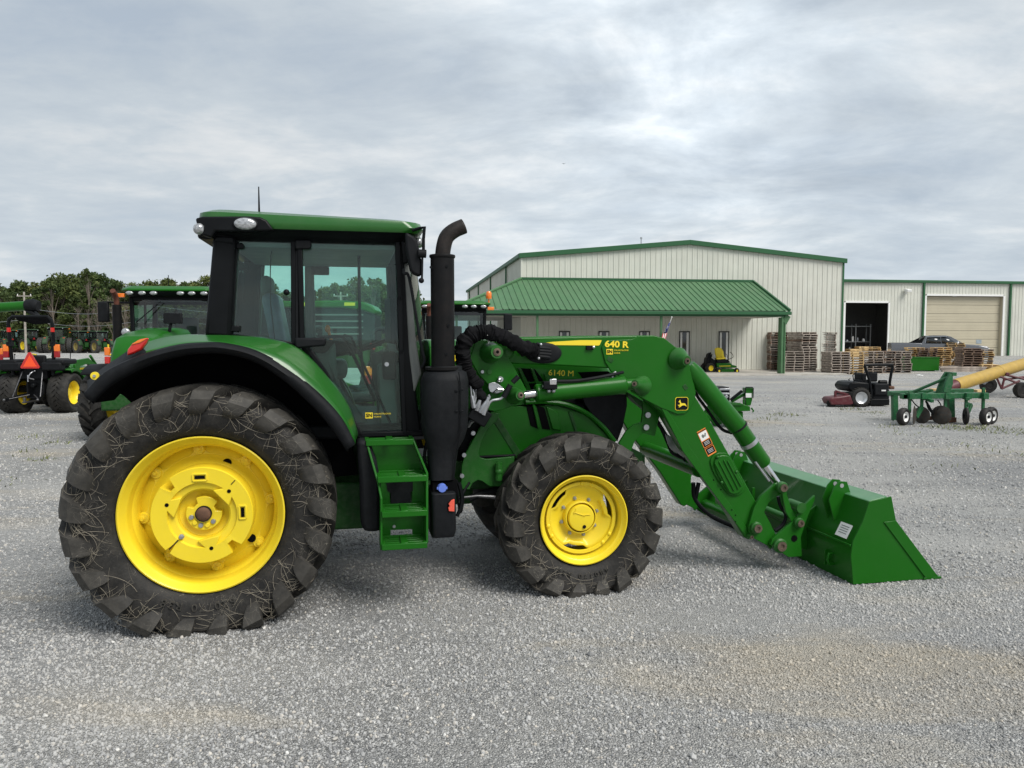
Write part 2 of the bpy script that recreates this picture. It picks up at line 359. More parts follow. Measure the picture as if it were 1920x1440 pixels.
def text(name, s, size, mat, parent, loc, rot, bold=0.0, wide=1.0, depth=0.002, align='CENTER', font_shear=0.0):
    cu = bpy.data.curves.new(name, 'FONT'); cu.body = s; cu.size = size; cu.offset = bold; cu.extrude = depth; cu.align_x = align; cu.align_y = 'CENTER'; cu.shear = font_shear
    t = bpy.data.objects.new(name, cu); COL.objects.link(t); bpy.context.view_layer.update()
    me = bpy.data.meshes.new_from_object(t.evaluated_get(bpy.context.evaluated_depsgraph_get())); me.name = name
    bpy.data.objects.remove(t); me.materials.clear(); me.materials.append(mat)
    o = bpy.data.objects.new(name, me); COL.objects.link(o); o.parent = parent; o.location = loc; o.rotation_euler = rot; o.scale = (wide, 1, 1)
    return o

STRAW = pmat('dry_grass_stem', (0.22, 0.195, 0.15), .8, var=.3, nscale=30)
def straw_on(parent, Rad, Wd, rb, lh, cy, n, seed, sink):
    '''dry grass stems plastered over the outer sidewall and lugs'''
    rr = random.Random(seed); Rc = Rad - lh; hw = Wd / 2; sw = Rad - rb; mb = MB()
    prof = [(rb + .03, hw * .86), (rb + sw * .22, hw * .965), (rb + sw * .48, hw * 1.02), (rb + sw * .60, hw * 1.04), (rb + sw * .80, hw * 1.03), (Rc + .02, hw * .99), (Rad, hw * .90)]
    def yof(r):
        for (r0, y0), (r1, y1) in zip(prof, prof[1:]):
            if r0 <= r <= r1: return y0 + (y1 - y0) * (r - r0) / (r1 - r0)
        return prof[-1][1]
    for _ in range(n):
        r = rb + sw * (.15 + .80 * rr.random() ** .55); a = rr.uniform(0, 6.28); d = rr.uniform(0, 6.28); cv = rr.uniform(-.9, .9); st = rr.uniform(.014, .040); pts = []
        for k_ in range(8):
            if not (rb + .035 < r < Rad - .01) or r * math.sin(a) < -sink + .02: break
            pts.append((r * math.cos(a), cy - yof(r) - .004 - .006 * math.sin(k_ * .8), r * math.sin(a)))
            r += st * math.sin(d); a += st * math.cos(d) / r; d += cv * .35
        if len(pts) > 3: mb.tube(pts, rr.uniform(.0006, .0013), 3, caps=False)
    o = mb.build('dry_grass', STRAW, parent); o['kind'] = 'stuff'; return o
# ------------------------------------------------------------------ tyres and wheels
def tyre(Rad, Wd, rb, lugs, lh=0.045, mat=None, sink=None, lw=1.0, ang=0.30, name='tyre'):
    """agricultural tyre about the y axis, near face at -y"""
    Rc = Rad - lh; hw = Wd / 2; sw = Rad - rb; mb = MB()
    half = [(rb - .010, hw * .60), (rb + .004, hw * .72), (rb + .03, hw * .84), (rb + sw * .22, hw * .95), (rb + sw * .48, hw * 1.0), (rb + sw * .66, hw * .985),
            (Rc - .03, hw * .93), (Rc - .006, hw * .80), (Rc, hw * .5), (Rc + .004, 0)]
    prof = [(r, -a) for r, a in half] + [(r, a) for r, a in reversed(half[:-1])]
    mb.lathe(prof, n=96)
    # raised rings on the sidewall
    path = [(Rc, -hw * .06, 1.0), (Rc, hw * .25, 1.0), (Rc, hw * .52, 1.0), (Rc - .003, hw * .74, 1.02), (Rc - .02, hw * .90, 1.0), (rb + sw * .70, hw * .978, .86), (rb + sw * .60, hw * .992, .70), (rb + sw * .50, hw * .998, .42), (rb + sw * .42, hw * .998, -.05)]
    m = len(path)
    for side in (-1, 1):
        for L in range(lugs):
            ph0 = 2 * math.pi * (L + (0.5 if side > 0 else 0)) / lugs
            secs = []
            for i, (r, a, hh) in enumerate(path):
                a0 = path[max(i - 1, 0)]; a1 = path[min(i + 1, m - 1)]
                tr, ta = a1[0] - a0[0], a1[1] - a0[1]; ln = math.hypot(tr, ta); nr, na = ta / ln, -tr / ln
                s_ = min(1, max(0, (a + hw * .06) / (hw * .96)))
                ph = ph0 + ang * (1 - (1 - s_) ** 1.45) + .020 * max(0, i - 3)
                wb = (0.036 + .044 * s_) * lw; wt = (0.027 + .042 * s_) * lw
                tp_ = (1, 1, 1, 1, 1, .98, .92, .80, .55)[i]; wb *= tp_; wt *= tp_
                hgt = lh * 1.02 * hh
                row = []
                for wv, hv in ((-wb, -.004), (-wt, hgt), (wt, hgt), (wb, -.004)):
                    rr = r + nr * hv; aa = a + na * hv; q = ph + wv / Rc
                    row.append((rr * math.cos(q), side * aa, rr * math.sin(q)))
                secs.append(row)
            mb.loft(secs, closed=False)
            mb.add(secs[0], [(0, 1, 2, 3)])
    if sink is not None:                    # flattened where it stands
        out_ = []
        for x, y, z in mb.v:
            if z < -sink:
                k_ = 1 + 0.0 * (-sink - z); y = y * k_; z = -sink - 0.006
            elif z < -sink + .12:
                y = y * (1 + .10 * (1 - (z + sink) / .12))
            out_.append((x, y, z))
        mb.v = out_
    return mb

# ================================================================== THE SETTING
def patch_nodes(nt):
    '''tan clay patches and pale trodden lanes, read from the place itself so sheet and loose stones agree'''
    g_ = nt.nodes.new('ShaderNodeNewGeometry'); outs = []
    for sc_, loc_, rot_, fs, st in (((.55, 1.5, 1), (3, 1, 0), 8, .42, [(.53, 0.0), (.64, .95)]), ((.16, .85, 1), (7, 4, 0), -14, .8, [(.46, 0.0), (.58, .9)])):
        mp = nt.nodes.new('ShaderNodeMapping'); mp.inputs['Scale'].default_value = sc_; mp.inputs['Location'].default_value = loc_; mp.inputs['Rotation'].default_value = (0, 0, R(rot_))
        nt.links.new(g_.outputs['Position'], mp.inputs[0]); n = nt.nodes.new('ShaderNodeTexNoise'); n.inputs['Scale'].default_value = fs; n.inputs['Detail'].default_value = 7; n.inputs['Roughness'].default_value = .6; n.inputs['Distortion'].default_value = .5
        nt.links.new(mp.outputs[0], n.inputs['Vector']); outs.append(ramp(n.outputs['Fac'], st, nt.nodes, nt.links))
    return outs
def gravel_material():
    m = bpy.data.materials.new('crushed_limestone'); m.use_nodes = True; nt = m.node_tree; b = nt.nodes['Principled BSDF']
    b.inputs['Roughness'].default_value = 0.9; b.inputs['Specular IOR Level'].default_value = 0.25
    tcn = nt.nodes.new('ShaderNodeTexCoord'); L = nt.links
    def nz(s, d=5, r=.55, dist=0):
        n = nt.nodes.new('ShaderNodeTexNoise'); n.inputs['Scale'].default_value = s; n.inputs['Detail'].default_value = d; n.inputs['Roughness'].default_value = r; n.inputs['Distortion'].default_value = dist
        L.new(tcn.outputs['Object'], n.inputs['Vector']); return n.outputs['Fac']
    def vor(s, feat='F1'):
        n = nt.nodes.new('ShaderNodeTexVoronoi'); n.feature = feat; n.inputs['Scale'].default_value = s
        L.new(tcn.outputs['Object'], n.inputs['Vector']); return n
    def rp(f, st): return ramp(f, st, nt.nodes, nt.links)
    def mx(f, a, c, bl='MIX'):
        n = nt.nodes.new('ShaderNodeMix'); n.data_type = 'RGBA'; n.blend_type = bl
        if isinstance(f, float): n.inputs['Factor'].default_value = f
        else: L.new(f, n.inputs['Factor'])
        for kk, x in (('A', a), ('B', c)):
            if isinstance(x, tuple): n.inputs[kk].default_value = (*x, 1)
            else: L.new(x, n.inputs[kk])
        return n.outputs['Result']
    v1 = vor(62); v2 = vor(150); v3 = vor(27)
    sx = nt.nodes.new('ShaderNodeSeparateXYZ'); L.new(v1.outputs['Color'], sx.inputs[0])
    stone = rp(sx.outputs[0], [(0.0, (.19, .192, .192)), (.35, (.31, .31, .305)), (.7, (.44, .438, .425)), (1.0, (.66, .655, .63))])
    sx2 = nt.nodes.new('ShaderNodeSeparateXYZ'); L.new(v2.outputs['Color'], sx2.inputs[0])
    fine = rp(sx2.outputs[1], [(0.0, (.23, .23, .226)), (1.0, (.54, .53, .505))])
    c = mx(rp(nz(3.5, 6, .6), [(.38, 0.0), (.62, .75)]), stone, fine)
    e1 = vor(62, 'DISTANCE_TO_EDGE')
    c = mx(rp(e1.outputs['Distance'], [(0.0, .72), (.09, 0.0)]), c, (.075, .075, .075))
    # trodden pale dust and tan clay showing through
    pat, lane = patch_nodes(nt)
    c = mx(pat, c, mx(.62, c, (.47, .41, .31)))
    c = mx(lane, c, mx(.5, c, (.44, .435, .42)))
    fa = rp(nz(.14, 5, .55), [(.40, 0.0), (.64, 1.0)])
    c = mx(fa, c, mx(.25, c, (.44, .45, .455)))
    big_ = rp(nz(.33, 5, .55), [(.32, (.80, .81, .83)), (.68, (1.14, 1.13, 1.10))])
    c = mx(1.0, c, big_, 'MULTIPLY')
    L.new(c, b.inputs['Base Color'])
    bp = nt.nodes.new('ShaderNodeBump'); bp.inputs['Strength'].default_value = 1.0; bp.inputs['Distance'].default_value = .012
    a1 = nt.nodes.new('ShaderNodeMath'); a1.operation = 'MULTIPLY_ADD'; L.new(e1.outputs['Distance'], a1.inputs[0]); a1.inputs[1].default_value = 2.2; L.new(nz(25, 4), a1.inputs[2])
    L.new(a1.outputs[0], bp.inputs['Height']); L.new(bp.outputs[0], b.inputs['Normal'])
    return m
GRAVEL = gravel_material()
xs = [-1500, -700, -300, -140] + [x * 4.0 for x in range(-25, 26)] + [140, 300, 700, 1500]
ys = [-400, -100, -30] + [y * 3.0 for y in range(-5, 45)] + [160, 240, 420, 800, 1500]
gv = [(x, y, gh(x, y)) for y in ys for x in xs]; nx = len(xs)
gf = [(j * nx + i, j * nx + i + 1, (j + 1) * nx + i + 1, (j + 1) * nx + i) for j in range(len(ys) - 1) for i in range(nx - 1)]
g = MB(); g.add(gv, gf); ground = g.build('ground', GRAVEL); tag(ground, 'grey crushed limestone yard surface', kind='structure')

# loose stones lying on the near ground
def loose_stones():
    rg = np.random.default_rng(3); P = []; S = []
    def band(y0, y1, dens, s0, s1):
        w0 = y1 * .72 + .4; n = int((y1 - y0) * 2 * w0 * dens)
        x = rg.uniform(-w0, w0, n); y = rg.uniform(y0, y1, n); keep = (np.abs(x) < y * .70 + .45) & (rg.uniform(0, 1, n) < np.clip(.62 + .75 * np.array([mnoise.noise(Vector((a * .55, b_ * 1.1, 3.3))) + .5 * mnoise.noise(Vector((a * 2.1, b_ * 3.1, 8.3))) for a, b_ in zip(x.tolist(), y.tolist())]), .12, 1))
        x, y = x[keep], y[keep]; s = rg.uniform(0, 1, len(x)) ** 2.6 * (s1 - s0) + s0
        P.append(np.stack([x, y, s * .15], 1)); S.append(s)
    band(3.0, 9, 7, .014, .026); band(3.0, 4.4, 4300, .0042, .0135); band(4.4, 6.4, 2600, .0055, .015); band(6.4, 9.5, 800, .008, .019); band(9.5, 15, 260, .011, .024); band(15, 26, 60, .015, .03)
    P = np.concatenate(P); S = np.concatenate(S)
    me = bpy.data.meshes.new('loose_stones'); me.vertices.add(len(P)); me.vertices.foreach_set('co', P.astype(np.float32).ravel())
    at = me.attributes.new('sz', 'FLOAT', 'POINT'); at.data.foreach_set('value', S.astype(np.float32))
    o = bpy.data.objects.new('loose_stones', me); COL.objects.link(o); tag(o, 'loose crushed stones scattered over the yard', kind='stuff')
    m = bpy.data.materials.new('loose_limestone'); m.use_nodes = True; nt = m.node_tree; b = nt.nodes['Principled BSDF']; b.inputs['Roughness'].default_value = .9
    b.inputs['Specular IOR Level'].default_value = .25
    oi = nt.nodes.new('ShaderNodeObjectInfo')
    c = ramp(oi.outputs['Random'], [(0, (.20, .202, .205)), (.4, (.36, .36, .355)), (.85, (.47, .467, .455)), (.97, (.50, .46, .40)), (1, (.72, .71, .68))], nt.nodes, nt.links)
    pat, lane = patch_nodes(nt)
    for f_, cc in ((pat, (.47, .41, .31)), (lane, (.44, .435, .42))):
        q_ = nt.nodes.new('ShaderNodeMath'); q_.operation = 'MULTIPLY'; nt.links.new(f_, q_.inputs[0]); q_.inputs[1].default_value = .6
        mm = nt.nodes.new('ShaderNodeMix'); mm.data_type = 'RGBA'; nt.links.new(q_.outputs[0], mm.inputs['Factor']); nt.links.new(c, mm.inputs['A']); mm.inputs['B'].default_value = (*cc, 1); c = mm.outputs['Result']
    nt.links.new(c, b.inputs['Base Color']); me.materials.append(m)
    ng = bpy.data.node_groups.new('stones', 'GeometryNodeTree')
    ng.interface.new_socket('Geometry', in_out='INPUT', socket_type='NodeSocketGeometry'); ng.interface.new_socket('Geometry', in_out='OUTPUT', socket_type='NodeSocketGeometry')
    n_ = ng.nodes; l_ = ng.links; gi = n_.new('NodeGroupInput'); go = n_.new('NodeGroupOutput')
    ico = n_.new('GeometryNodeMeshIcoSphere'); ico.inputs['Radius'].default_value = 1; ico.inputs['Subdivisions'].default_value = 1
    sm = n_.new('GeometryNodeSetMaterial'); sm.inputs['Material'].default_value = m; l_.new(ico.outputs[0], sm.inputs[0])
    ip = n_.new('GeometryNodeInstanceOnPoints'); l_.new(gi.outputs[0], ip.inputs['Points']); l_.new(sm.outputs[0], ip.inputs['Instance'])
    rv = n_.new('FunctionNodeRandomValue'); rv.data_type = 'FLOAT_VECTOR'; rv.inputs[0].default_value = (0, 0, 0); rv.inputs[1].default_value = (6.28, 6.28, 6.28)
    l_.new(rv.outputs[0], ip.inputs['Rotation'])
    rs = n_.new('FunctionNodeRandomValue'); rs.data_type = 'FLOAT_VECTOR'; rs.inputs[0].default_value = (.55, .6, .4); rs.inputs[1].default_value = (1.35, 1.1, .95); rs.inputs['Seed'].default_value = 4
    na = n_.new('GeometryNodeInputNamedAttribute'); na.data_type = 'FLOAT'; na.inputs['Name'].default_value = 'sz'
    vm = n_.new('ShaderNodeVectorMath'); vm.operation = 'SCALE'; l_.new(rs.outputs[0], vm.inputs[0]); l_.new(na.outputs[0], vm.inputs['Scale'])
    l_.new(vm.outputs[0], ip.inputs['Scale']); l_.new(ip.outputs[0], go.inputs[0])
    md = o.modifiers.new('stones', 'NODES'); md.node_group = ng
loose_stones()

# ------------------------------------------------------------------ weeds
WEED = pmat('weed_leaf', (0.13, 0.15, 0.045), 0.7, var=0.4, nscale=6)
def weeds():
    mb = MB(); rr = random.Random(5)
    spots = [(104, 832, .30, 90), (78, 862, .25, 60), (60, 820, .4, 60), (1475, 779, .55, 150), (1440, 787, .4, 70), (1380, 792, .45, 90), (1595, 768, .5, 120), (1855, 806, .9, 320), (1800, 803, .7, 200),
             (1762, 801, .5, 90), (1672, 800, .5, 80), (1700, 812, .6, 50), (1905, 812, .6, 90), (1790, 838, .7, 40), (1780, 880, .8, 30), (1870, 846, .9, 40), (40, 850, .6, 40), (1640, 775, .4, 70), (1690, 742, 1.2, 40), (20, 905, .5, 30)]
    for px, py, rad, n in spots:
        c = G(px, py)
        for _ in range(int(n * .55)):
            a = rr.uniform(0, 6.28); d = rad * math.sqrt(rr.random()); p = c + Vector((math.cos(a) * d, math.sin(a) * d * .8, 0))
            hgt = rr.uniform(.02, .11) * (1.3 - d / rad); q = rr.uniform(0, 6.28); w_ = rr.uniform(.004, .011); lean = Vector((math.cos(q), math.sin(q), 0)) * rr.uniform(.02, .09)
            s_ = Vector((-math.sin(q), math.cos(q), 0)) * w_
            mb.add([p - s_, p + s_, p + lean * .5 + Vector((0, 0, hgt * .7)) + s_ * .8, p + lean + Vector((0, 0, hgt))], [(0, 1, 2), (0, 2, 3)])
    o = mb.build('weeds', WEED); tag(o, 'sparse green and straw weeds growing through the gravel', kind='stuff')
weeds()

# ------------------------------------------------------------------ sheet metal buildings
def sheet(x0, x1, zb, zt0, zt1, pitch=.305, rib=.028, rw=.035, ph=0.0):
    """vertical sheet between x0 and x1 in the local x,z plane facing -y; raised ribs"""
    mb = MB(); pts = [(x0, 0.0)]
    i0 = math.ceil((x0 + 1e-6 - ph) / pitch)
    x = i0 * pitch + ph
    while x < x1 - 1e-6:
        for dx, dy in ((-rw, 0), (-rw * .45, -rib), (rw * .45, -rib), (rw, 0)):
            if x0 < x + dx < x1: pts.append((x + dx, dy))
        mid = x + pitch / 2
        if mid + .02 < x1 and mid - .02 > x0: pts += [(mid - .05, 0), (mid - .04, -.006), (mid - .02, -.006), (mid - .01, 0)]
        x += pitch
    pts.append((x1, 0.0)); pts.sort(key=lambda p: p[0])
    zt = lambda xx: zt0 + (zt1 - zt0) * (xx - x0) / (x1 - x0)
    vs = [(p[0], p[1], zb) for p in pts] + [(p[0], p[1], zt(p[0])) for p in pts]; n = len(pts)
    mb.add(vs, [(i, i + 1, i + 1 + n, i + n) for i in range(n - 1)]); return mb
ALPHA = R(8.5)
def bldg(name, loc, label, cat='building'): return empty(name, loc, label, cat, ALPHA)
def on_front(x, y, base, dep=0.0):          # photo px -> (along, up) on the building's front plane
    E_ = Vector((math.cos(ALPHA), math.sin(ALPHA), 0)); D_ = Vector((-math.sin(ALPHA), math.cos(ALPHA), 0))
    d = ray(x, y); k_ = (dep - D_.dot(O - Vector((base[0], base[1], 0)))) / D_.dot(d); p = O + d * k_ - Vector((base[0], base[1], 0))
    return p.dot(E_), p.z
B0 = (0.53, 41.0); WB = 18.95; EV = 6.38; PK = 7.25; PKX = 9.55; DEPTHB = 33.0
main_b = bldg('warehouse', (B0[0], B0[1], 0), 'cream metal warehouse with green trim, low gable and green front canopy')
def gable_z(x): return EV + (PK - EV) * (x / PKX) if x < PKX else EV + (PK - EV) * ((WB - x) / (WB - PKX))
win_t = []
for px in (1068, 1143, 1219, 1283, 1357):
    t, h = on_front(px, 622, B0); win_t.append(t)
win_t[0], win_t[1], win_t[2] = on_front(1058, 622, B0)[0], on_front(1132, 622, B0)[0], on_front(1208, 622, B0)[0]
def wall_panels(parent, segs, width=.914, ph=0.0):
    """segs: list of (x0, x1, zb, ztfun); splits into sheets"""
    for x0, x1, zb, ztf in segs:
        n = max(1, round((x1 - x0) / width)); w = (x1 - x0) / n
        for i in range(n):
            a, b_ = x0 + i * w, x0 + (i + 1) * w
            o = sheet(a, b_, zb, ztf(a), ztf(b_), ph=ph).build('wall_panel', WALL, parent, angle=20)
            o.location.y = -0.001 * (i % 2)
            yield o
def peak_segs(x0, x1, zb):
    r = []
    if x0 < PKX < x1: r = [(x0, PKX, zb, gable_z), (PKX, x1, zb, gable_z)]
    else: r = [(x0, x1, zb, gable_z)]
    return r
list(wall_panels(main_b, peak_segs(0, WB, 0.02)))
# concrete foundation lip, base flashing
part('foundation', MB().box((WB / 2, .5, .05), (WB + .1, 1.2, .14)), CONCRETE, main_b)
# left side wall: sheets facing -x
for i in range(36):
    y0 = i * .9167
    mb = sheet(y0, y0 + .9167, 0.02, EV, EV); mb.v = [(p[1], p[0], p[2]) for p in mb.v]
    mb.build('wall_panel', WALL, main_b, angle=20)
part('side_wall', MB().box((WB + .02, DEPTHB / 2, EV / 2), (.05, DEPTHB, EV)), WALL, main_b)
part('back_wall', MB().prism([(0, 0), (WB, 0), (WB, EV), (PKX, PK), (0, EV)], DEPTHB - .05, DEPTHB), WALL, main_b)
rf = MB()
rf.prism([(-.12, EV - .01), (PKX, PK - .0), (WB + .12, EV - .01), (WB + .12, EV + .07), (PKX, PK + .09), (-.12, EV + .07)], -.10, DEPTHB + .1)
part('roof', rf, GREEN_ROOF, main_b)
for a, b_ in (((-.16, EV + .14), (PKX, PK + .17)), ((PKX, PK + .17), (WB + .16, EV + .14))):
    mb = MB(); mb.prism([(a[0], a[1] - .26), (b_[0], b_[1] - .26), (b_[0], b_[1]), (a[0], a[1])], -.17, -.035)
    part('rake_trim', mb, GREEN_TRIM, main_b, .01)
part('gutter', MB().box((-.10, DEPTHB / 2, EV + .03), (.16, DEPTHB + .1, .22)), GREEN_TRIM, main_b, .02)
for x_ in (0.0, WB): part('corner_trim', MB().box((x_, -.02, EV / 2), (.11, .07, EV)), WALL if x_ == 0 else GREEN_TRIM, main_b)
for yy in (5.5, 13.5, 22, 30): part('downspout', MB().box((-.10, yy, EV / 2), (.09, .12, EV)), GREEN_TRIM, main_b)
part('roof_vent', MB().tube([(6.9, .5, PK - .1), (6.9, .5, PK + .25)], .03).disc((6.9, .5, PK + .3), .06, .08, axis='z'), STEEL, main_b)
part('wall_light', MB().box((-.30, 6.6, 5.0), (.30, .25, .16)).box((-.12, 6.6, 4.95), (.2, .1, .1)), BLACK, main_b)
part('wall_light', MB().box((-.30, 15.6, 5.0), (.30, .25, .16)).box((-.12, 15.6, 4.95), (.2, .1, .1)), BLACK, main_b)
# tall narrow windows under the canopy
for t in win_t:
    zt = 2.28
    f = MB()
    for dx, ww in ((-.28, .035), (.28, .035)): f.box((t + dx, -.055, 1.27), (ww, .05, 2.0))
    f.box((t, -.055, zt), (.62, .055, .05)); f.box((t, -.055, .27), (.62, .055, .05))
    w = part('window', f, BLACK_M, main_b)
    part('pane', MB().box((t, -.040, 1.27), (.23, .012, 1.94)), DARKGLASS, w)
    part('curtain', MB().box((t - .195, -.041, 1.27), (.13, .012, 1.94)), WHITE, w); part('curtain', MB().box((t + .195, -.041, 1.27), (.13, .012, 1.94)), WHITE, w)
# canopy wrapping round the left corner
CP, CZT, CZE = 4.06, 5.13, 3.36; CR = 13.37
def canopy_panel(x0, x1, xt0=None):
    mb = MB(); pts = []
    x = math.ceil((x0 + 1e-6) / .32) * .32; pts.append((x0, 0))
    while x < x1 - 1e-6:
        for dx, dz in ((-.03, 0), (-.013, .045), (.013, .045), (.03, 0)):
            if x0 < x + dx < x1: pts.append((x + dx, dz))
        x += .32
    pts.append((x1, 0)); vs = []
    for q in (0, 1):
        for p in pts:
            # clip at the hip: for x<0 the sheet starts on the hip line
            s0 = min(1, max(0, -p[0] / CP))
            y = (-CP - .08) if q else -CP * s0
            z = CZE - .03 if q else CZT + (CZE - CZT) * s0
            vs.append((p[0], y, z + p[1]))
    n = len(pts); mb.add(vs, [(i, i + 1, i + 1 + n, i + n) for i in range(n - 1)]); return mb
x = -CP
while x < CR - .01:
    x1 = min(CR, x + .96); canopy_panel(x, x1).build('roof_panel', GREEN_ROOF, main_b, angle=15); x = x1
for i in range(12):                          # side leg of the canopy, falling to -x
    y0 = -CP + i * .96; y1 = y0 + .96; vs = []; mb = MB(); pts = [(y0, 0)]
    yy = math.ceil((y0 + 1e-6) / .32) * .32
    while yy < y1 - 1e-6:
        for dx, dz in ((-.03, 0), (-.013, .045), (.013, .045), (.03, 0)):
            if y0 < yy + dx < y1: pts.append((yy + dx, dz))
        yy += .32
    pts.append((y1, 0))
    for q in (0, 1):
        for p in pts:
            s0 = min(1, max(0, -p[0] / CP)); xx = -CP - .08 if q else -CP * s0
            vs.append((xx, p[0], (CZE - .03 if q else CZT + (CZE - CZT) * s0) + p[1]))
    n = len(pts); mb.add(vs, [(j, j + 1, j + 1 + n, j + n) for j in range(n - 1)]); mb.build('roof_panel', GREEN_ROOF, main_b, angle=15)
part('hip_trim', MB().tube([(0, 0, CZT + .06), (-CP, -CP, CZE + .05)], .07, 6), GREEN_ROOF, main_b)
part('canopy_top_trim', MB().box((CR / 2, -.05, CZT + .04), (CR, .10, .12)), GREEN_TRIM, main_b)
part('canopy_end_trim', MB().beam((CR + .03, 0, CZT + .02), (CR + .03, -CP - .1, CZE - .01), .10, .16), GREEN_TRIM, main_b)
part('canopy_end_wall', MB().prism_x([(-.02, CZT - .1), (-.02, CZE - .32), (-CP, CZE - .32), (-CP, CZE - .12)], CR - .06, CR - .02), WALL, main_b)
part('canopy_gutter', MB().box(((CR - CP) / 2, -CP - .12, CZE - .15), (CR + CP + .2, .14, .17)), GREEN_TRIM, main_b, .02)
part('canopy_fascia', MB().box(((CR - CP) / 2, -CP + .02, CZE - .23), (CR + CP, .06, .2)), GREEN_TRIM, main_b)
part('canopy_gutter', MB().box((-CP - .12, 3.0, CZE - .15), (.14, 14.2, .17)), GREEN_TRIM, main_b, .02)
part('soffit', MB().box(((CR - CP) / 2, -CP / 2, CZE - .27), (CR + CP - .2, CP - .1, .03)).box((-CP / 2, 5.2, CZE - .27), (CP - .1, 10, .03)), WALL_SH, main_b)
t, _ = on_front(1466, 640, B0, -CP + .1)
big_post = MB().box((t, -CP + .12, (CZE - .36) / 2), (.30, .26, CZE - .36)).box((t - .07, -CP - .03, (CZE - .3) / 2), (.09, .06, CZE - .3)).box((t + .08, -CP - .03, (CZE - .3) / 2), (.05, .05, CZE - .3)).box((t + .15, -CP + .02, CZE - .45), (.3, .12, .45), Matrix.Rotation(R(30), 3, 'Y'))
part('canopy_post', big_post, GREEN_ROOF, main_b, .012)
for tt in (.14, 6.53, -CP + .2): part('canopy_post', MB().box((tt, -CP + .1, (CZE - .33) / 2), (.11, .11, CZE - .33)), GREEN_ROOF, main_b)
for yy in (3.0, 9.0): part('canopy_post', MB().box((-CP + .1, yy, (CZE - .33) / 2), (.11, .11, CZE - .33)), GREEN_ROOF, main_b)
slab = MB().box((6, -2.2, .03), (21, 4.6, .10)); ap = slab.build('pavement', CONCRETE, None, .01); ap.location = (B0[0], B0[1], 0); ap.rotation_euler = (0, 0, ALPHA); tag(ap, 'pale concrete slab under the green canopy', kind='structure')

# annex
A0 = ((1560 - 960) / F * 62.9, 62.9)
AE, AL_ = 6.62, 27.0
annex = bldg('workshop_annex', (A0[0], A0[1], 0), 'long cream metal workshop with tan overhead door and an open dark doorway')
D1a = on_front(1585, 568, A0); D1b = on_front(1662, 668, A0); D2a = on_front(1737, 555, A0); D2b = on_front(1876, 668, A0)
flat = lambda x: AE
zb = .30
segs = [(-3.0, D1a[0] - .12, zb, flat), (D1a[0] - .12, D1b[0] + .12, D1a[1] + .12, flat), (D1b[0] + .12, D2a[0] - .12, zb, flat), (D2a[0] - .12, D2b[0] + .12, D2a[1] + .12, flat), (D2b[0] + .12, AL_, zb, flat)]
list(wall_panels(annex, segs, ph=.1))
for (a, b_) in ((D1a, D1b), (D2a, D2b)):
    fr = MB().box((a[0] - .08, -.03, (a[1] + zb) / 2), (.16, .08, a[1] - zb + .1)).box((b_[0] + .08, -.03, (a[1] + zb) / 2), (.16, .08, a[1] - zb + .1)).box(((a[0] + b_[0]) / 2, -.032, a[1] + .1), (b_[0] - a[0], .078, .16))
    part('door_frame', fr, WHITE, annex)
# tan sectional door
nsec = 7; hh_ = (D2a[1] - zb) / nsec
for i in range(nsec):
    z0 = zb + i * hh_; mb = MB().box(((D2a[0] + D2b[0]) / 2, .30, z0 + hh_ / 2), (D2b[0] - D2a[0], .05, hh_ - .025))
    for j in (1, 2): mb.box(((D2a[0] + D2b[0]) / 2, .272, z0 + hh_ * j / 3), (D2b[0] - D2a[0] - .1, .012, .03))
    p_ = part('door_panel', mb, TANDOOR, annex, .006)
    if i == 1: part('window_pane', MB().box((on_front(1840, 632, A0)[0], .268, z0 + hh_ * .72), (.52, .02, .34)), PALEGLASS, p_)
part('door_jamb', MB().box((D2b[0] - .01, .15, (D2a[1] + zb) / 2), (.02, .30, D2a[1] - zb)), TANDOOR, annex)
part('back_wall', MB().box((AL_ / 2 - 1.5, 20, AE / 2), (AL_ + 3, .1, AE)), WALL, annex)
part('side_wall', MB().box((AL_, 10, AE / 2), (.1, 20, AE)).box((-3, 10, AE / 2), (.1, 20, AE)), WALL, annex)
part('roof', MB().prism_x([(-.1, AE), (10, AE + .8), (20.1, AE), (20.1, AE + .1), (10, AE + .9), (-.1, AE + .1)], -3.1, AL_ + .1), GREEN_ROOF, annex)
part('gutter', MB().box((AL_ / 2 - 1.5, -.12, AE + .06), (AL_ + 3, .2, .24)), GREEN_TRIM, annex, .03)
for px in (1729, 1891):
    t, _ = on_front(px, 600, A0); part('downspout', MB().box((t, -.12, (AE + zb) / 2), (.15, .13, AE - zb)), GREEN_TRIM, annex)
tl, hl = on_front(1697, 545, A0); part('wall_light', MB().box((tl, -.35, hl), (.42, .5, .22), Matrix.Rotation(R(12), 3, 'X')).box((tl, -.1, hl - .15), (.14, .2, .3)), WHITE, annex, .03)
ROOM = pmat('dim_interior_wall', (0.10, 0.10, 0.095), 0.9, var=0.1)
cx = (D1a[0] + D1b[0]) / 2
part('room_shell', MB().box((cx, 5.2, 3.0), (9, .1, 6)).box((cx - 4.5, 2.65, 3), (.1, 5, 6)).box((cx + 4.5, 2.65, 3), (.1, 5, 6)).box((cx, 2.65, 6.0), (9, 5, .1)), ROOM, annex)
part('floor', MB().box((cx, 2.6, zb - .02), (9, 5.2, .06)), CONCRETE, annex)
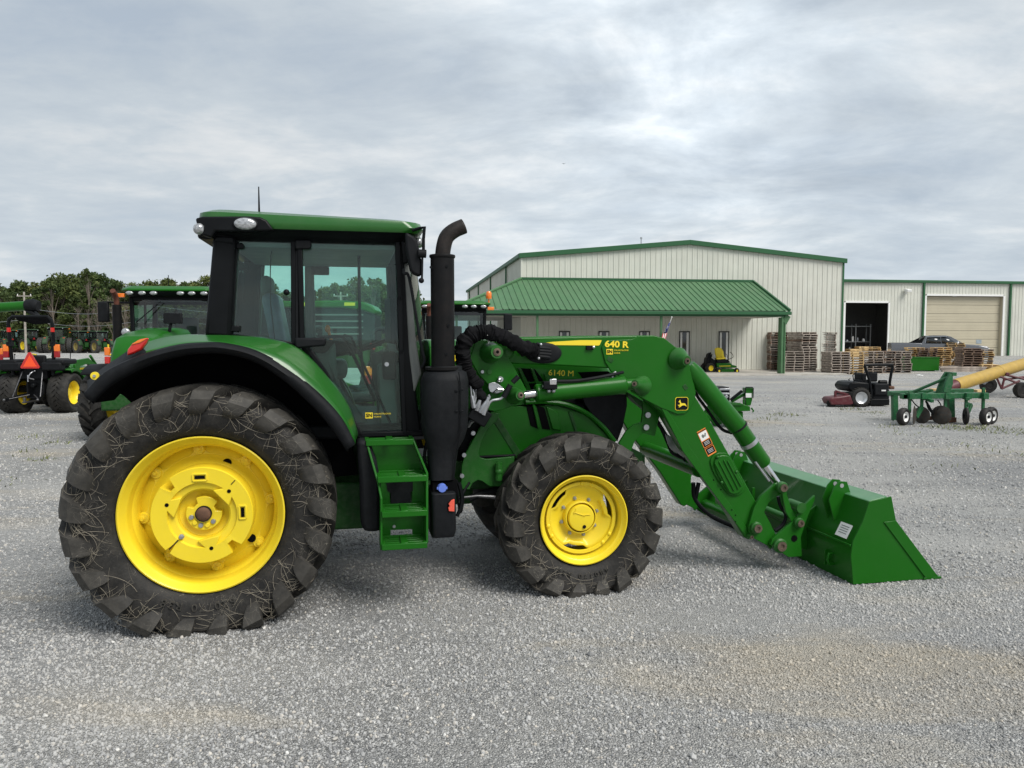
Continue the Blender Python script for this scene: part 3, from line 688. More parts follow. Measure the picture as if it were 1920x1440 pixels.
# storage rack standing inside
RACKM = pmat('grey_rack_paint', (0.20, 0.21, 0.21), 0.6, var=0.2)
E_ = Vector((math.cos(ALPHA), math.sin(ALPHA), 0)); D_ = Vector((-math.sin(ALPHA), math.cos(ALPHA), 0)); A0v = Vector((A0[0], A0[1], 0))
rk = empty('storage_rack', A0v + E_ * (cx + .2) + D_ * 2.2 + Vector((0, 0, zb)), 'grey steel storage rack crowded with parts inside the open doorway', 'rack', ALPHA)
for sx in (-1.5, .1, 1.5):
    for sy in (-.3, .3): part('upright', MB().box((sx, sy, 1.4), (.07, .06, 2.8)), RACKM, rk)
for z in (.35, 1.25, 2.6): part('shelf', MB().box((0, 0, z), (3.1, .7, .06)), RACKM, rk)
rr = random.Random(11)
for i in range(11):
    z = (.38, 1.28)[i % 2]; w = rr.uniform(.14, .34); h_ = rr.uniform(.12, .42)
    p = A0v + E_ * (cx + .2 - 1.35 + i * .26) + D_ * (2.2 - rr.uniform(0, .12)) + Vector((0, 0, zb + z))
    mb = MB().box((0, 0, h_ * .5), (w, w * .8, h_)).box((0, -.02, h_ + .02), (w * .5, w * .4, .06))
    if i % 3 == 0: mb = MB().lathe([(.0001, 0), (w / 2, 0), (w / 2, h_ * .7), (w * .3, h_), (.0001, h_)], n=14, axis='z')
    o = mb.build('storage_box' if i % 3 else 'canister', [GREYL, WHITE, WOOD_B, STEEL][i % 4], None, .01); o.location = p; o.rotation_euler = (0, 0, ALPHA)
    tag(o, '%s %s, %s from left on the %s shelf of the rack' % (['pale grey', 'white', 'brown', 'metallic'][i % 4], 'box' if i % 3 else 'canister', ['first', 'second', 'third', 'fourth', 'fifth', 'sixth'][i // 2], ('lower', 'upper')[i % 2]), 'box' if i % 3 else 'canister', 'goods on the storage rack')
# hoard of yellow material on the floor inside the doorway
o = MB().box((0, 0, .35), (1.9, .9, .18)).box((.1, .03, .56), (1.7, .8, .16)).box((.5, -.05, .75), (.9, .7, .2)).box((0, 0, .13), (1.9, .9, .24)).build('crate_pile', WOOD_Y, None, .02)
o.location = A0v + E_ * (cx - .3) + D_ * (.9) + Vector((0, 0, zb)); o.rotation_euler = (0, 0, ALPHA); tag(o, 'stacked tan wooden crate just inside the open doorway', 'crate')

# ------------------------------------------------------------------ flag, fan, clutter under the canopy
def canopy_pt(px, py_base, z=.08):
    return G(px, py_base, z)
fl = empty('flag', B0v if False else (Vector((B0[0], B0[1], 0)) + E_ * (6.53) + D_ * (-CP - .1) + Vector((0, 0, 0))), 'furled striped flag on a slanting pole fixed to a canopy post', 'flag', ALPHA)
part('flagpole', MB().tube([(0, .02, 1.35), (.38, -.25, 2.95)], .018, 8).ball((.39, -.255, 2.98), .035), WHITE, fl)
stripe = MB(); stripe2 = MB(); canton = MB()
for k_ in range(9):
    a = k_ / 9; p0 = Vector((.0, 0, 1.55)).lerp(Vector((.31, -.2, 2.62)), 0)
for j, (mbx, off) in enumerate(((stripe, 0), (stripe2, 1), (stripe, 2), (stripe2, 3), (stripe, 4))):
    a = Vector((.33, -.21, 2.72)); b2 = Vector((.02 - .035 * off, -.06, 1.45)); w = .035
    a = a.lerp(b2, .42)
    mbx.add([a + Vector((-.035 * off, -.01 * (off % 2), 0)), a + Vector((-.035 * (off + 1), -.01 * ((off + 1) % 2), 0)), b2 + Vector((-.05, -.03 * ((off + 1) % 2), -.02)), b2 + Vector((0, -.03 * (off % 2), 0))], [(0, 1, 2, 3)])
part('stripe', stripe, FLAGR, fl, solid=.006); part('stripe', stripe2, WHITE, fl, solid=.006)
canton.loft([[(.36, -.23, 2.80), (.30, -.24, 2.76)], [(.26, -.2, 2.45), (.10, -.2, 2.42)], [(.20, -.16, 2.20), (.02, -.17, 2.18)]]); part('canton', canton, FLAGB, fl, solid=.008)
st = MB(); rs_ = random.Random(2)
for k_ in range(14):
    q = rs_.uniform(0, 1); x_ = .30 - .14 * q - rs_.uniform(0, .14) * (.4 + q * .6); z_ = 2.74 - .5 * q; st.box((x_, -.235 + .05 * q, z_), (.02, .01, .02))
part('star', st, WHITE, fl)
p = canopy_pt(1413, 693)
fan = empty('pedestal_fan', p, 'old white round pedestal fan standing against the cream wall', 'fan', ALPHA)
part('base', MB().disc((0, 0, .03), .24, .06, axis='z'), GREYL, fan); part('stand', MB().tube([(0, 0, .04), (0, 0, .95)], .045), WHITE, fan)
cg = MB()
for r_ in (.06, .12, .18, .24): cg.lathe([(r_ - .006, -.03), (r_ + .006, -.03), (r_ + .006, -.018), (r_ - .006, -.018)], (0, -.05, 1.12), 24, close=True)
for k_ in range(12): cg.tube([(0, -.085, 1.12), (.24 * math.cos(k_ * .5236), -.07, 1.12 + .24 * math.sin(k_ * .5236))], .004, 4)
part('cage', cg, WHITE, fan); part('motor', MB().lathe([(.0001, -.04), (.08, -.04), (.09, .1), (.0001, .14)], (0, 0, 1.12)), GREYL, fan)
bl = MB()
for k_ in range(4):
    a = k_ * math.pi / 2; bl.box((.11 * math.cos(a), -.05, 1.12 + .11 * math.sin(a)), (.15, .012, .09), Matrix.Rotation(-a, 3, 'Y') @ Matrix.Rotation(.4, 3, 'X'))
part('blade', bl, GREYL, fan)
p = canopy_pt(1393, 692)
o = MB().lathe([(.0001, 0), (.2, 0), (.24, .1), (.24, .32), (.2, .4), (.12, .44), (.0001, .44)], n=20, axis='z').tube([(-.2, 0, .42), (-.1, 0, .52), (.1, 0, .52), (.2, 0, .42)], .012).build('shop_vacuum', GREYL, None, .01); o.location = p; tag(o, 'pale round tank with a handle on the slab near the fan', 'tank')
o = MB().box((0, 0, .09), (.5, .4, .18)).box((.1, 0, .23), (.3, .3, .12), Matrix.Rotation(.3, 3, 'Z')).tube([(-.3, .1, .15), (.2, .1, .36)], .03).build('scrap_pile', BLACK_M, None, .01); o.location = canopy_pt(1407, 692.5) + Vector((-.25, .1, 0)); tag(o, 'small dark heap of scrap on the slab between tank and fan', 'scrap')

# ------------------------------------------------------------------ trees
def foliage_mat():
    m = bpy.data.materials.new('foliage'); m.use_nodes = True; nt = m.node_tree; b = nt.nodes['Principled BSDF']; b.inputs['Roughness'].default_value = .65
    b.inputs['Specular IOR Level'].default_value = .25
    oi = nt.nodes.new('ShaderNodeObjectInfo'); at = nt.nodes.new('ShaderNodeAttribute'); at.attribute_name = 'tone'
    a = ramp(at.outputs['Fac'], [(0, (.034, .056, .020)), (.5, (.078, .108, .038)), (1, (.15, .18, .065))], nt.nodes, nt.links)
    t = ramp(oi.outputs['Random'], [(0, (.85, .95, .85)), (.5, (1.0, 1.0, .9)), (1, (1.25, 1.12, .85))], nt.nodes, nt.links)
    n = nt.nodes.new('ShaderNodeMix'); n.data_type = 'RGBA'; n.blend_type = 'MULTIPLY'; n.inputs['Factor'].default_value = 1
    nt.links.new(a, n.inputs['A']); nt.links.new(t, n.inputs['B']); nt.links.new(n.outputs['Result'], b.inputs['Base Color'])
    tr = nt.nodes.new('ShaderNodeBsdfTranslucent'); nt.links.new(n.outputs['Result'], tr.inputs[0]); ms = nt.nodes.new('ShaderNodeMixShader'); ms.inputs[0].default_value = .25
    nt.links.new(b.outputs[0], ms.inputs[1]); nt.links.new(tr.outputs[0], ms.inputs[2]); nt.links.new(ms.outputs[0], nt.nodes['Material Output'].inputs[0]); return m
LEAF = foliage_mat()
def leaf_mesh(name, seed, hgt, wid, low, nclump, per, size, openness=1.0):
    rg = np.random.default_rng(seed); cs = []
    for i in range(nclump):
        t = rg.uniform(0, 1) ** .85; z = hgt * (low + (1 - low) * t)
        env = wid * (math.sin(math.pi * min(.97, (.14 + .80 * t))) ** .65); a = rg.uniform(0, 6.28); d = env * rg.uniform(.25, 1) ** .6
        cs.append((d * math.cos(a), d * math.sin(a), z - .2, rg.uniform(.45, 1.0) * wid * .36 * openness, rg.uniform(0, 1)))
    V = []; T = []
    for cx_, cy_, cz_, cr, tone in cs:
        n = int(per * (cr / (wid * .3)) ** 1.5) + 8
        d = rg.normal(size=(n, 3)); d /= np.linalg.norm(d, axis=1)[:, None]; rad = cr * rg.uniform(.35, 1.08, n) ** .6
        c = np.array([cx_, cy_, cz_]) + d * rad[:, None] * np.array([1, 1, .75])
        u = rg.normal(size=(n, 3)); u /= np.linalg.norm(u, axis=1)[:, None]; w = np.cross(u, d + rg.normal(size=(n, 3)) * .7); w /= np.linalg.norm(w, axis=1)[:, None] + 1e-6
        s = size * rg.uniform(.5, 1.3, n)[:, None]
        V.append(np.stack([c - u * s, c - w * s * .55, c + u * s, c + w * s * .55], 1).reshape(-1, 3)); T.append(np.clip(tone * .6 + rg.uniform(0, .45, n), 0, 1))
    V = np.concatenate(V); T = np.concatenate(T); n = len(V) // 4
    me = bpy.data.meshes.new(name); me.vertices.add(len(V)); me.vertices.foreach_set('co', V.astype(np.float32).ravel())
    me.loops.add(n * 4); me.loops.foreach_set('vertex_index', np.arange(n * 4)); me.polygons.add(n); me.polygons.foreach_set('loop_start', np.arange(n) * 4); me.update(calc_edges=True)
    at = me.attributes.new('tone', 'FLOAT', 'FACE'); at.data.foreach_set('value', T.astype(np.float32)); me.materials.append(LEAF); return me, cs
def trunk_mesh(name, seed, hgt, cs, bare=False):
    rr = random.Random(seed); mb = MB(); pts = [(0, 0, -.1)]; x = y = 0
    for k_ in range(1, 7): x += rr.uniform(-.15, .15); y += rr.uniform(-.15, .15); pts.append((x, y, hgt * .88 * k_ / 6))
    r0 = .018 * hgt + .02; mb.tube(pts, [r0 * (1 - .14 * i) for i in range(7)], 6)
    for c in cs:
        zf = max(.2, min(.8, (c[2] / hgt) * .75)); i = min(5, int(zf * 6.8)); a = Vector(pts[i]); b_ = Vector(c[:3]); m_ = a.lerp(b_, .5) + Vector((0, 0, .1 * hgt * rr.random()))
        mb.tube([a, m_, b_], [r0 * .32, r0 * .2, r0 * .07], 4, caps=False)
        if bare:
            for _ in range(7):
                e = b_ + Vector((rr.uniform(-1, 1), rr.uniform(-1, 1), rr.uniform(-.2, 1.3))) * 1.1; q = m_.lerp(b_, rr.uniform(.2, 1)); mb.tube([q, q.lerp(e, .5) + Vector((0, 0, .1)), e], [r0 * .12, r0 * .08, r0 * .03], 3, caps=False)
    return mb.mesh(name, TRUNK, recalc=False)
TV = []
for i, (wid, low, nc, per, op) in enumerate([(2.6, .02, 46, 100, 1.0), (3.0, .0, 54, 100, 1.0), (2.2, .08, 36, 95, .9), (3.3, .0, 60, 95, 1.05), (1.7, .42, 18, 55, .75), (2.5, .0, 48, 100, 1.0)]):
    me, cs = leaf_mesh('crown', 40 + i, 10.0, wid, low, nc, per, .22, op); TV.append((me, trunk_mesh('trunk', 60 + i, 10.0, cs)))
bare_cs = [(rnd.uniform(-1.6, 1.6), rnd.uniform(-1.2, 1.2), rnd.uniform(4, 9.6), 1, 1) for _ in range(20)]
BARE = trunk_mesh('trunk', 99, 10.0, bare_cs, True)
tops = [(-150, 515), (-60, 520), (0, 530), (25, 532), (55, 528), (78, 530), (97, 516), (130, 522), (166, 503), (200, 519), (232, 535), (265, 530), (310, 520), (350, 526), (386, 520), (430, 520), (480, 524), (505, 524), (540, 552), (575, 548), (622, 534), (655, 530), (700, 520), (735, 520), (780, 525), (830, 530), (880, 528), (930, 540)]
def top_at(px):
    for (a, ya), (b_, yb) in zip(tops, tops[1:]):
        if a <= px <= b_: return ya + (yb - ya) * (px - a) / (b_ - a)
    return 530
def place_tree(px, Y, topy, v, label, name='tree', squash=1.0):
    base = W(px, 640, Y); hgt = CAMH + (HZ - topy) / F * Y; s = hgt / 10.2
    r = empty(name, (base.x, Y, 0), label, 'tree', rnd.uniform(0, 6.28), 'trees along the far edge of the yard'); r.scale = (s * squash, s * squash, s)
    if v is None:
        o = bpy.data.objects.new('trunk', BARE); COL.objects.link(o); o.parent = r
    else:
        for nm, me in (('crown', TV[v][0]), ('trunk', TV[v][1])): o = bpy.data.objects.new(nm, me); COL.objects.link(o); o.parent = r
    return r
KINDS = ['broad leafy green tree', 'wide rounded green tree', 'slim leafy green tree', 'large bushy green tree', 'tall thin open-crowned tree', 'low branching green tree']
def NUM(k_): return ['one', 'two', 'three', 'four', 'five', 'six', 'seven', 'eight', 'nine', 'ten', 'eleven', 'twelve', 'thirteen', 'fourteen', 'fifteen', 'sixteen', 'seventeen', 'eighteen', 'nineteen', 'twenty', 'twenty-one', 'twenty-two', 'twenty-three', 'twenty-four', 'twenty-five', 'twenty-six', 'twenty-seven', 'twenty-eight', 'twenty-nine', 'thirty', 'thirty-one', 'thirty-two', 'thirty-three', 'thirty-four', 'thirty-five', 'thirty-six', 'thirty-seven', 'thirty-eight', 'thirty-nine', 'forty', 'forty-one', 'forty-two'][k_]
px = -140; i = 0
while px < 750:
    v = [0, 1, 5, 3, 2, 1, 0, 3][i % 8]; ty = top_at(px) + rnd.uniform(-3, 6)
    place_tree(px, rnd.uniform(104, 109), ty, v, '%s, %s from the left in the front row of woods' % (KINDS[v], NUM(i))); px += rnd.uniform(30, 40); i += 1
px = -150; j = 0
while px < 760:
    v = rnd.choice([0, 1, 2, 3]); place_tree(px, rnd.uniform(113, 118), top_at(px) + rnd.uniform(4, 14), v, '%s, %s from the left in the back row of woods' % (KINDS[v], NUM(j)), squash=1.25); px += rnd.uniform(24, 32); j += 1
place_tree(166, 102, 503, 4, 'tallest open-crowned tree rising above the tree line at left'); place_tree(97, 103, 517, 2, 'dark pointed tree above the parked far tractors at left')
for px, ty, lb in ((186, 560, 'bare grey branching tree before the woods, left of the black exhaust stack'), (212, 552, 'bare grey branching tree directly left of the black exhaust stack'), (150, 575, 'leafless small grey tree above the row of far tractors'), (236, 566, 'bare grey tree behind the exhaust stack')):
    place_tree(px, 97, ty, None, lb, 'bare_tree')
me, cs = leaf_mesh('undergrowth', 5, 3.0, 3.0, 0.0, 16, 120, .2)
allV = []
und = MB()
rg = np.random.default_rng(9); n = 16000
X = rg.uniform(-80, -16, n); Yv = rg.uniform(99, 104, n) + rg.uniform(0, 8, n); Z = rg.uniform(0, 1, n) ** 1.3 * (2.2 + 1.2 * np.sin(X * .35) + 1.0 * np.sin(X * 1.1))
c = np.stack([X, Yv, np.abs(Z)], 1); u = rg.normal(size=(n, 3)); u /= np.linalg.norm(u, axis=1)[:, None]; w = np.cross(u, rg.normal(size=(n, 3))); w /= np.linalg.norm(w, axis=1)[:, None]
s = rg.uniform(.15, .4, n)[:, None]; V = np.stack([c - u * s, c - w * s * .6, c + u * s, c + w * s * .6], 1).reshape(-1, 3)
me = bpy.data.meshes.new('undergrowth'); me.vertices.add(len(V)); me.vertices.foreach_set('co', V.astype(np.float32).ravel()); me.loops.add(n * 4); me.loops.foreach_set('vertex_index', np.arange(n * 4)); me.polygons.add(n); me.polygons.foreach_set('loop_start', np.arange(n) * 4); me.update(calc_edges=True)
at = me.attributes.new('tone', 'FLOAT', 'FACE'); at.data.foreach_set('value', rg.uniform(0, .75, n).astype(np.float32)); me.materials.append(LEAF)
o = bpy.data.objects.new('undergrowth', me); COL.objects.link(o); tag(o, 'tangled brush at the foot of the far trees', kind='stuff')
ver = MB().box((-52, 101, .02), (70, 6, .06)).build('grass_verge', pmat('dull_grass', (.07, .085, .03), .9, var=.4, nscale=.8)); tag(ver, 'dull green verge at the foot of the trees', kind='structure')
# utility poles and wires
def pole(px, topy, Y, label, lean=0.0):
    b_ = W(px, 640, Y); h_ = CAMH + (HZ - topy) / F * Y; r = empty('utility_pole', (b_.x, Y, 0), label, 'utility pole')
    part('pole', MB().tube([(0, 0, -.05), (lean, 0, h_)], [.15, .10], 8), POLEW, r); part('crossarm', MB().box((lean, 0, h_ - .5), (1.8, .1, .12)), POLEW, r)
    part('insulator', MB().tube([(lean - .8, 0, h_ - .44), (lean - .8, 0, h_ - .25)], .05).tube([(lean + .8, 0, h_ - .44), (lean + .8, 0, h_ - .25)], .05), WHITE, r); return Vector((b_.x, Y, h_ - .3))
pa = pole(48, 548, 92, 'pale utility pole behind the leftmost far tractors', .05); pb = pole(288, 545, 92, 'pale leaning utility pole right of the black exhaust stack', -.4); pc = pole(-420, 548, 92, 'pale utility pole out beyond the left edge')
pd = pole(640, 548, 92, 'pale utility pole seen through the big tractor cab glass')
for nm, dz in (('upper', -1.6), ('lower', -3.1)):
    for a, b_, w_ in ((pc, pa, 'left of the pale pole'), (pa, pb, 'between the two pale poles'), (pb, pd, 'running behind the big tractor cab')):
        pts = [a.lerp(b_, k_ / 10) + Vector((0, 0, dz - .9 * math.sin(math.pi * k_ / 10))) for k_ in range(11)]
        o = MB().tube(pts, .022, 4).build('overhead_wire', STEEL); tag(o, '%s overhead wire %s before the tree line' % (nm, w_), 'wire')

# ================================================================== THE LOADER TRACTOR (nearest)
TR = empty('loader_tractor', T0, 'big green cab tractor with yellow rims and a front loader bucket resting on the gravel', 'tractor', TH)
def QP(pts, v): return [(q[0], q[2]) for q in (Q(x, y, v) for x, y in pts)]
def zoomed(pts, ox, oy, s): return [(ox + x / s, oy + y / s) for x, y in pts]
def pl(name, pts, v, thick, mat, parent=None, bevel=0.004, mirror=False):
    """plate whose near face lies on away = v, outline measured in the photograph"""
    P = QP(pts, v); o = MB().prism(P, v, v + thick).build(name, mat, parent or TR, bevel)
    if mirror: m2 = MB().prism(P, -v - thick, -v).build(name, mat, parent or TR, bevel)
    return o
def qt(pts, vs, r, n=10, **k):
    if not isinstance(vs, (list, tuple)): vs = [vs] * len(pts)
    return MB().tube([Q(x, y, v) for (x, y), v in zip(pts, vs)], r, n, **k)
def spline(pts, n=8):
    P = [Vector(p) for p in pts]; P = [P[0] * 2 - P[1]] + P + [P[-1] * 2 - P[-2]]; r = []
    for i in range(1, len(P) - 2):
        for k_ in range(n):
            t = k_ / n; a, b_, c, d = P[i - 1], P[i], P[i + 1], P[i + 2]
            r.append(.5 * ((2 * b_) + (-a + c) * t + (2 * a - 5 * b_ + 4 * c - d) * t * t + (-a + 3 * b_ - 3 * c + d) * t ** 3))
    r.append(P[-2]); return r

# ---------- rear wheels
RW = 0.795
def rear_rim():
    d = .0
    return MB().lathe([(.505, .03), (.538, .006), (.541, 0), (.541, -.010), (.532, -.014), (.520, -.004), (.508, .022), (.492, .035), (.484, .050), (.478, .10), (.474, .115), (.462, .125), (.452, .16), (.450, .235), (.448, .30), (.452, .34), (.478, .40), (.52, .44), (.541, .45), (.52, .40), (.49, .30), (.49, .06), (.505, .03)], (0, -1.08, 0), 96)
def rear_disc():
    mb = MB().lathe([(.452, .24), (.43, .225), (.405, .215), (.36, .195), (.335, .16), (.20, .10), (.165, .09), (.12, .11), (.0001, .11), (.0001, .14), (.15, .14), (.36, .24), (.45, .27)], (0, -1.08, 0), 72)
    return mb
def rear_wheel(side):
    w = rear_rim().build('rear_wheel', YELLOW, TR); w.location = (0, 0, RW)
    t = tyre(.888, .50, .545, 21, .060, sink=RW); ob = t.build('tyre', RUBBER, w, angle=28); ob.location = (0, -.90, 0)
    part('wheel_disc', rear_disc(), YELLOW, w)
    ring = MB()                              # scalloped rim flange with eight bolted ears
    n = 128; o_, i_ = [], []
    for j in range(n):
        a = 2 * math.pi * j / n; k_ = (math.cos(8 * (a - .12)) + 1) / 2
        r_ = .392 + .056 * k_ ** 6; o_.append((r_ * math.cos(a), r_ * math.sin(a))); i_.append((.36 * math.cos(a), .36 * math.sin(a)))
    vs = [(x, -.872, z) for x, z in o_] + [(x, -.872, z) for x, z in i_] + [(x, -.845, z) for x, z in o_]
    fs = [(j, (j + 1) % n, n + (j + 1) % n, n + j) for j in range(n)] + [(j, (j + 1) % n, 2 * n + (j + 1) % n, 2 * n + j) for j in range(n)]
    ring.add(vs, fs); part('rim_flange', ring, YELLOW, w)
    for j in range(8):
        a = 2 * math.pi * j / 8 + .12
        b_ = MB().lathe([(.0001, -.035), (.012, -.035), (.014, -.02), (.021, -.018), (.024, 0)], (.432 * math.cos(a), -.872, .432 * math.sin(a)), 12)
        b_.lathe([(.0001, -.015), (.034, -.012), (.045, .012)], (.425 * math.cos(a), -.872, .425 * math.sin(a)), 14); part('ear_bolt', b_, YELLOW, w)
    # wheel weight: heavy disc with notches, split lines, lifting slots and triangular bosses
    wt = MB(); n = 120; out_, inn = [], []
    for j in range(n):
        a = 2 * math.pi * (j + .5) / n; dg = math.degrees(a) % 360; r_ = .331
        if 128 < dg < 140 or 305 < dg < 318: r_ = .262
        if 224.5 < dg < 227.5: r_ = .24
        out_.append((r_ * math.cos(a), r_ * math.sin(a))); inn.append((.168 * math.cos(a), .168 * math.sin(a)))
    secs = []
    for (rs, yy, fo) in ((inn, -.905, 0), (inn, -1.045, 0), ([(x * 1.07, z * 1.07) for x, z in inn], -1.060, 0), ([(x * 1.30, z * 1.30) for x, z in inn], -1.066, 0), ([(x * 1.345, z * 1.345) for x, z in inn], -1.088, 0), ([(x * .985, z * .985) for x, z in out_], -1.092, 1), (out_, -1.085, 1), (out_, -.915, 1)):
        secs.append([(x, yy, z) for x, z in rs])
    # keep the middle rings inside the notches
    for q in (2, 3, 4):
        secs[q] = [(x, y, z) if math.hypot(x, z) < math.hypot(*out_[j]) - .004 else (out_[j][0] * .97, y, out_[j][1] * .97) for j, (x, y, z) in enumerate(secs[q])]
    wt.loft(secs, closed=True); ww = part('wheel_weight', wt, YELLOW, w, angle=30)
    for a, (sx, sz) in ((92, (.066, .022)), (2, (.022, .066))):
        a = R(a); c = (.262 * math.cos(a), -1.086, .262 * math.sin(a))
        fr = MB(); W_, H_ = sx + .022, sz + .024
        fr.box((c[0], c[1] - .004, c[2] + H_ / 2), (W_, .016, .012)).box((c[0], c[1] - .004, c[2] - H_ / 2), (W_, .016, .012)).box((c[0] - W_ / 2, c[1] - .004, c[2]), (.012, .016, H_)).box((c[0] + W_ / 2, c[1] - .004, c[2]), (.012, .016, H_))
        part('slot_frame', fr, YELLOW, ww, .003); part('slot', MB().box((c[0], c[1] - .003, c[2]), (sx, .010, sz)), BLACK_DEEP, ww)
    for a in (42, 160, 283):
        a = R(a); c = Vector((.225 * math.cos(a), 0, .225 * math.sin(a))); d = Vector((math.cos(a), 0, math.sin(a))); e = Vector((-math.sin(a), 0, math.cos(a)))
        P = [c + d * .045, c + d * .020 + e * .028, c - d * .06 + e * .075, c - d * .06 - e * .075, c + d * .020 - e * .028]
        part('boss', MB().prism([(p.x, p.z) for p in P], -1.088, -1.05), YELLOW, ww, .006); part('boss_hole', MB().disc((c.x + d.x * .012, -1.089, c.z + d.z * .012), .013, .004), BLACK_DEEP, ww)
    a = R(226); part('split_slot', MB().box((.268 * math.cos(a), -1.085, .268 * math.sin(a)), (.085, .02, .008), Matrix.Rotation(-a, 3, 'Y')), BLACK_M, ww)
    a = R(47); part('split_slot', MB().box((.30 * math.cos(a), -1.0905, .30 * math.sin(a)), (.04, .006, .006), Matrix.Rotation(-a, 3, 'Y')), BLACK_M, ww)
    a = R(226); part('hex_bolt', MB().lathe([(.0001, -.05), (.011, -.05), (.011, -.03), (.018, -.028), (.018, 0)], (.20 * math.cos(a), -1.05, .20 * math.sin(a)), 6), STEEL, ww)
    # cast hub inside the bore
    hb = MB(); P = []
    for j in range(72):
        dg = j * 5; r_ = .118
        if 120 <= dg <= 152: r_ = .078
        if 6 <= dg <= 36: r_ = .078
        P.append((r_ * math.cos(R(dg)), r_ * math.sin(R(dg))))
    hb.prism(P, -1.03, -.96); h_ = part('hub', hb, YELLOW, w, .005)
    part('axle_end', MB().lathe([(.0001, -.0), (.03, -.0), (.045, .01), (.051, .014), (.053, .06)], (0, -1.062, 0), 24), RUST, h_)
    part('axle_collar', MB().lathe([(.049, .0), (.054, 0), (.054, .03), (.049, .03)], (0, -1.052, 0), 24, close=True), BLACK_M, h_)
    for j, dg in enumerate((196, 226, 256, 286, 316)):
        a = R(dg); part('hub_bolt', MB().lathe([(.0001, -.012), (.014, -.012), (.017, -.006), (.019, .01)], (.084 * math.cos(a), -1.032, .084 * math.sin(a)), 16), STEEL if j % 2 == 0 else YELLOW, h_)
    for dg, r_ in ((67, .355), (-38, .372)): a = R(dg); part('disc_hole', MB().disc((r_ * math.cos(a) * .99, -.892, r_ * math.sin(a) * .99), .030, .006), BLACK_DEEP, w)
    sidewall = MB()
    return w
RUBBER_L = pmat('raised_rubber', (.006, .006, .006), .5, spec=.2)
rw = rear_wheel(1)
straw_on(rw, .888, .50, .545, .06, -.90, 420, 1, RW)
# raised size figures on the sidewall
for i, ch in enumerate('520/70 R38'):
    a = R(-72 - i * 4.6); rr_ = .618
    if ch != ' ': text('sidewall_lettering', ch, .075, RUBBER, rw, (rr_ * math.cos(a), -1.146, rr_ * math.sin(a)), (R(90), R(90) - a, 0), .0, 1.1, .004)
rw2 = copy_tree(rw, TR); rw2.scale = (1, -1, 1)
# ---------- front wheels
FWX, FW = 2.77, .575
def front_wheel():
    w = MB().lathe([(.335, .03), (.352, .010), (.356, 0), (.356, -.010), (.348, -.013), (.338, 0), (.328, .02), (.318, .026), (.312, .04), (.306, .085), (.300, .10), (.285, .108), (.282, .15), (.285, .25), (.30, .33), (.345, .37), (.356, .38), (.34, .32), (.31, .24), (.315, .06), (.335, .03)], (0, -.91, 0), 80).build('front_wheel', YELLOW, TR)
    w.location = (FWX, 0, FW)
    t = tyre(.658, .46, .362, 18, .052, sink=FW, lw=.95, ang=.34).build('tyre', RUBBER, w, angle=28); t.location = (0, -.735, 0)
    # pressed disc with three openings between its rim and the drum
    n = 96; ro, rm = [], []
    for j in range(n):
        a = 2 * math.pi * j / n; c3 = math.cos(3 * (a - R(80))); r_ = .262 if c3 > -.35 else   .262 - .036 * min(1, (-c3 - .35) / .3)
        ro.append((r_ * math.cos(a), -.815, r_ * math.sin(a)))
    d = MB(); rings = [ro, [(x * .9, -.800, z * .9) for x, y, z in ro]]
    for rr_, yy in ((.195, -.775), (.18, -.77), (.165, -.765), (.135, -.768), (.128, -.80), (.122, -.83)): rings.append([(rr_ * math.cos(2 * math.pi * j / n), yy, rr_ * math.sin(2 * math.pi * j / n)) for j in range(n)])
    d.loft(rings, closed=True); part('wheel_disc', d, YELLOW, w, solid=.010)
    part('rim_ring', MB().lathe([(.286, -.018), (.262, -.018), (.258, -.008), (.262, .004), (.286, .004)], (0, -.818, 0), 72), YELLOW, w)
    part('brake_drum', MB().lathe([(.0001, .06), (.24, .06), (.24, .16), (.0001, .16)], (0, -.80, 0), 40), BLACK_M, w)
    for j in range(8):
        a = R(j * 45 + 14); part('wheel_nut', MB().lathe([(.0001, -.03), (.009, -.03), (.010, -.012), (.015, -.012), (.016, 0)], (.152 * math.cos(a), -.768, .152 * math.sin(a)), 6), STEEL, w)
    for j in range(3):
        for dd in (-9, 9):
            a = R(80 + j * 120 + dd); part('rivet', MB().ball((.274 * math.cos(a), -.836, .274 * math.sin(a)), .017, .010, .017, 12, 6), YELLOW, w)
    h_ = part('hub_cap', MB().lathe([(.0001, 0), (.07, 0), (.100, .004), (.106, .012), (.108, .07), (.125, .085)], (0, -.852, 0), 40), YELLOW, w)
    part('hub_rib', MB().box((-.02, -.855, .035), (.10, .006, .006), Matrix.Rotation(.35, 3, 'Y')).box((-.055, -.855, .06), (.05, .006, .006), Matrix.Rotation(-1.2, 3, 'Y')).box((.035, -.855, .028), (.07, .006, .006)), YELLOW, h_, .002)
    part('drain_plug', MB().lathe([(.0001, -.010), (.006, -.010), (.006, -.004), (.012, -.006), (.015, 0)], (.02, -.855, -.068), 14), BLACK_M, h_)
    return w
fw = front_wheel(); straw_on(fw, .658, .46, .362, .052, -.735, 260, 2, FW); fw2 = copy_tree(fw, TR); fw2.scale = (1, -1, 1); fw2.location = (FWX, 0, FW)
for i, ch in enumerate('480/70 R24'):
    a = R(-66 - i * 6.0); rr_ = .425
    if ch != ' ': text('sidewall_lettering', ch, .055, RUBBER, fw, (rr_ * math.cos(a), -.962, rr_ * math.sin(a)), (R(90), R(90) - a, 0), .0, 1.1, .003)

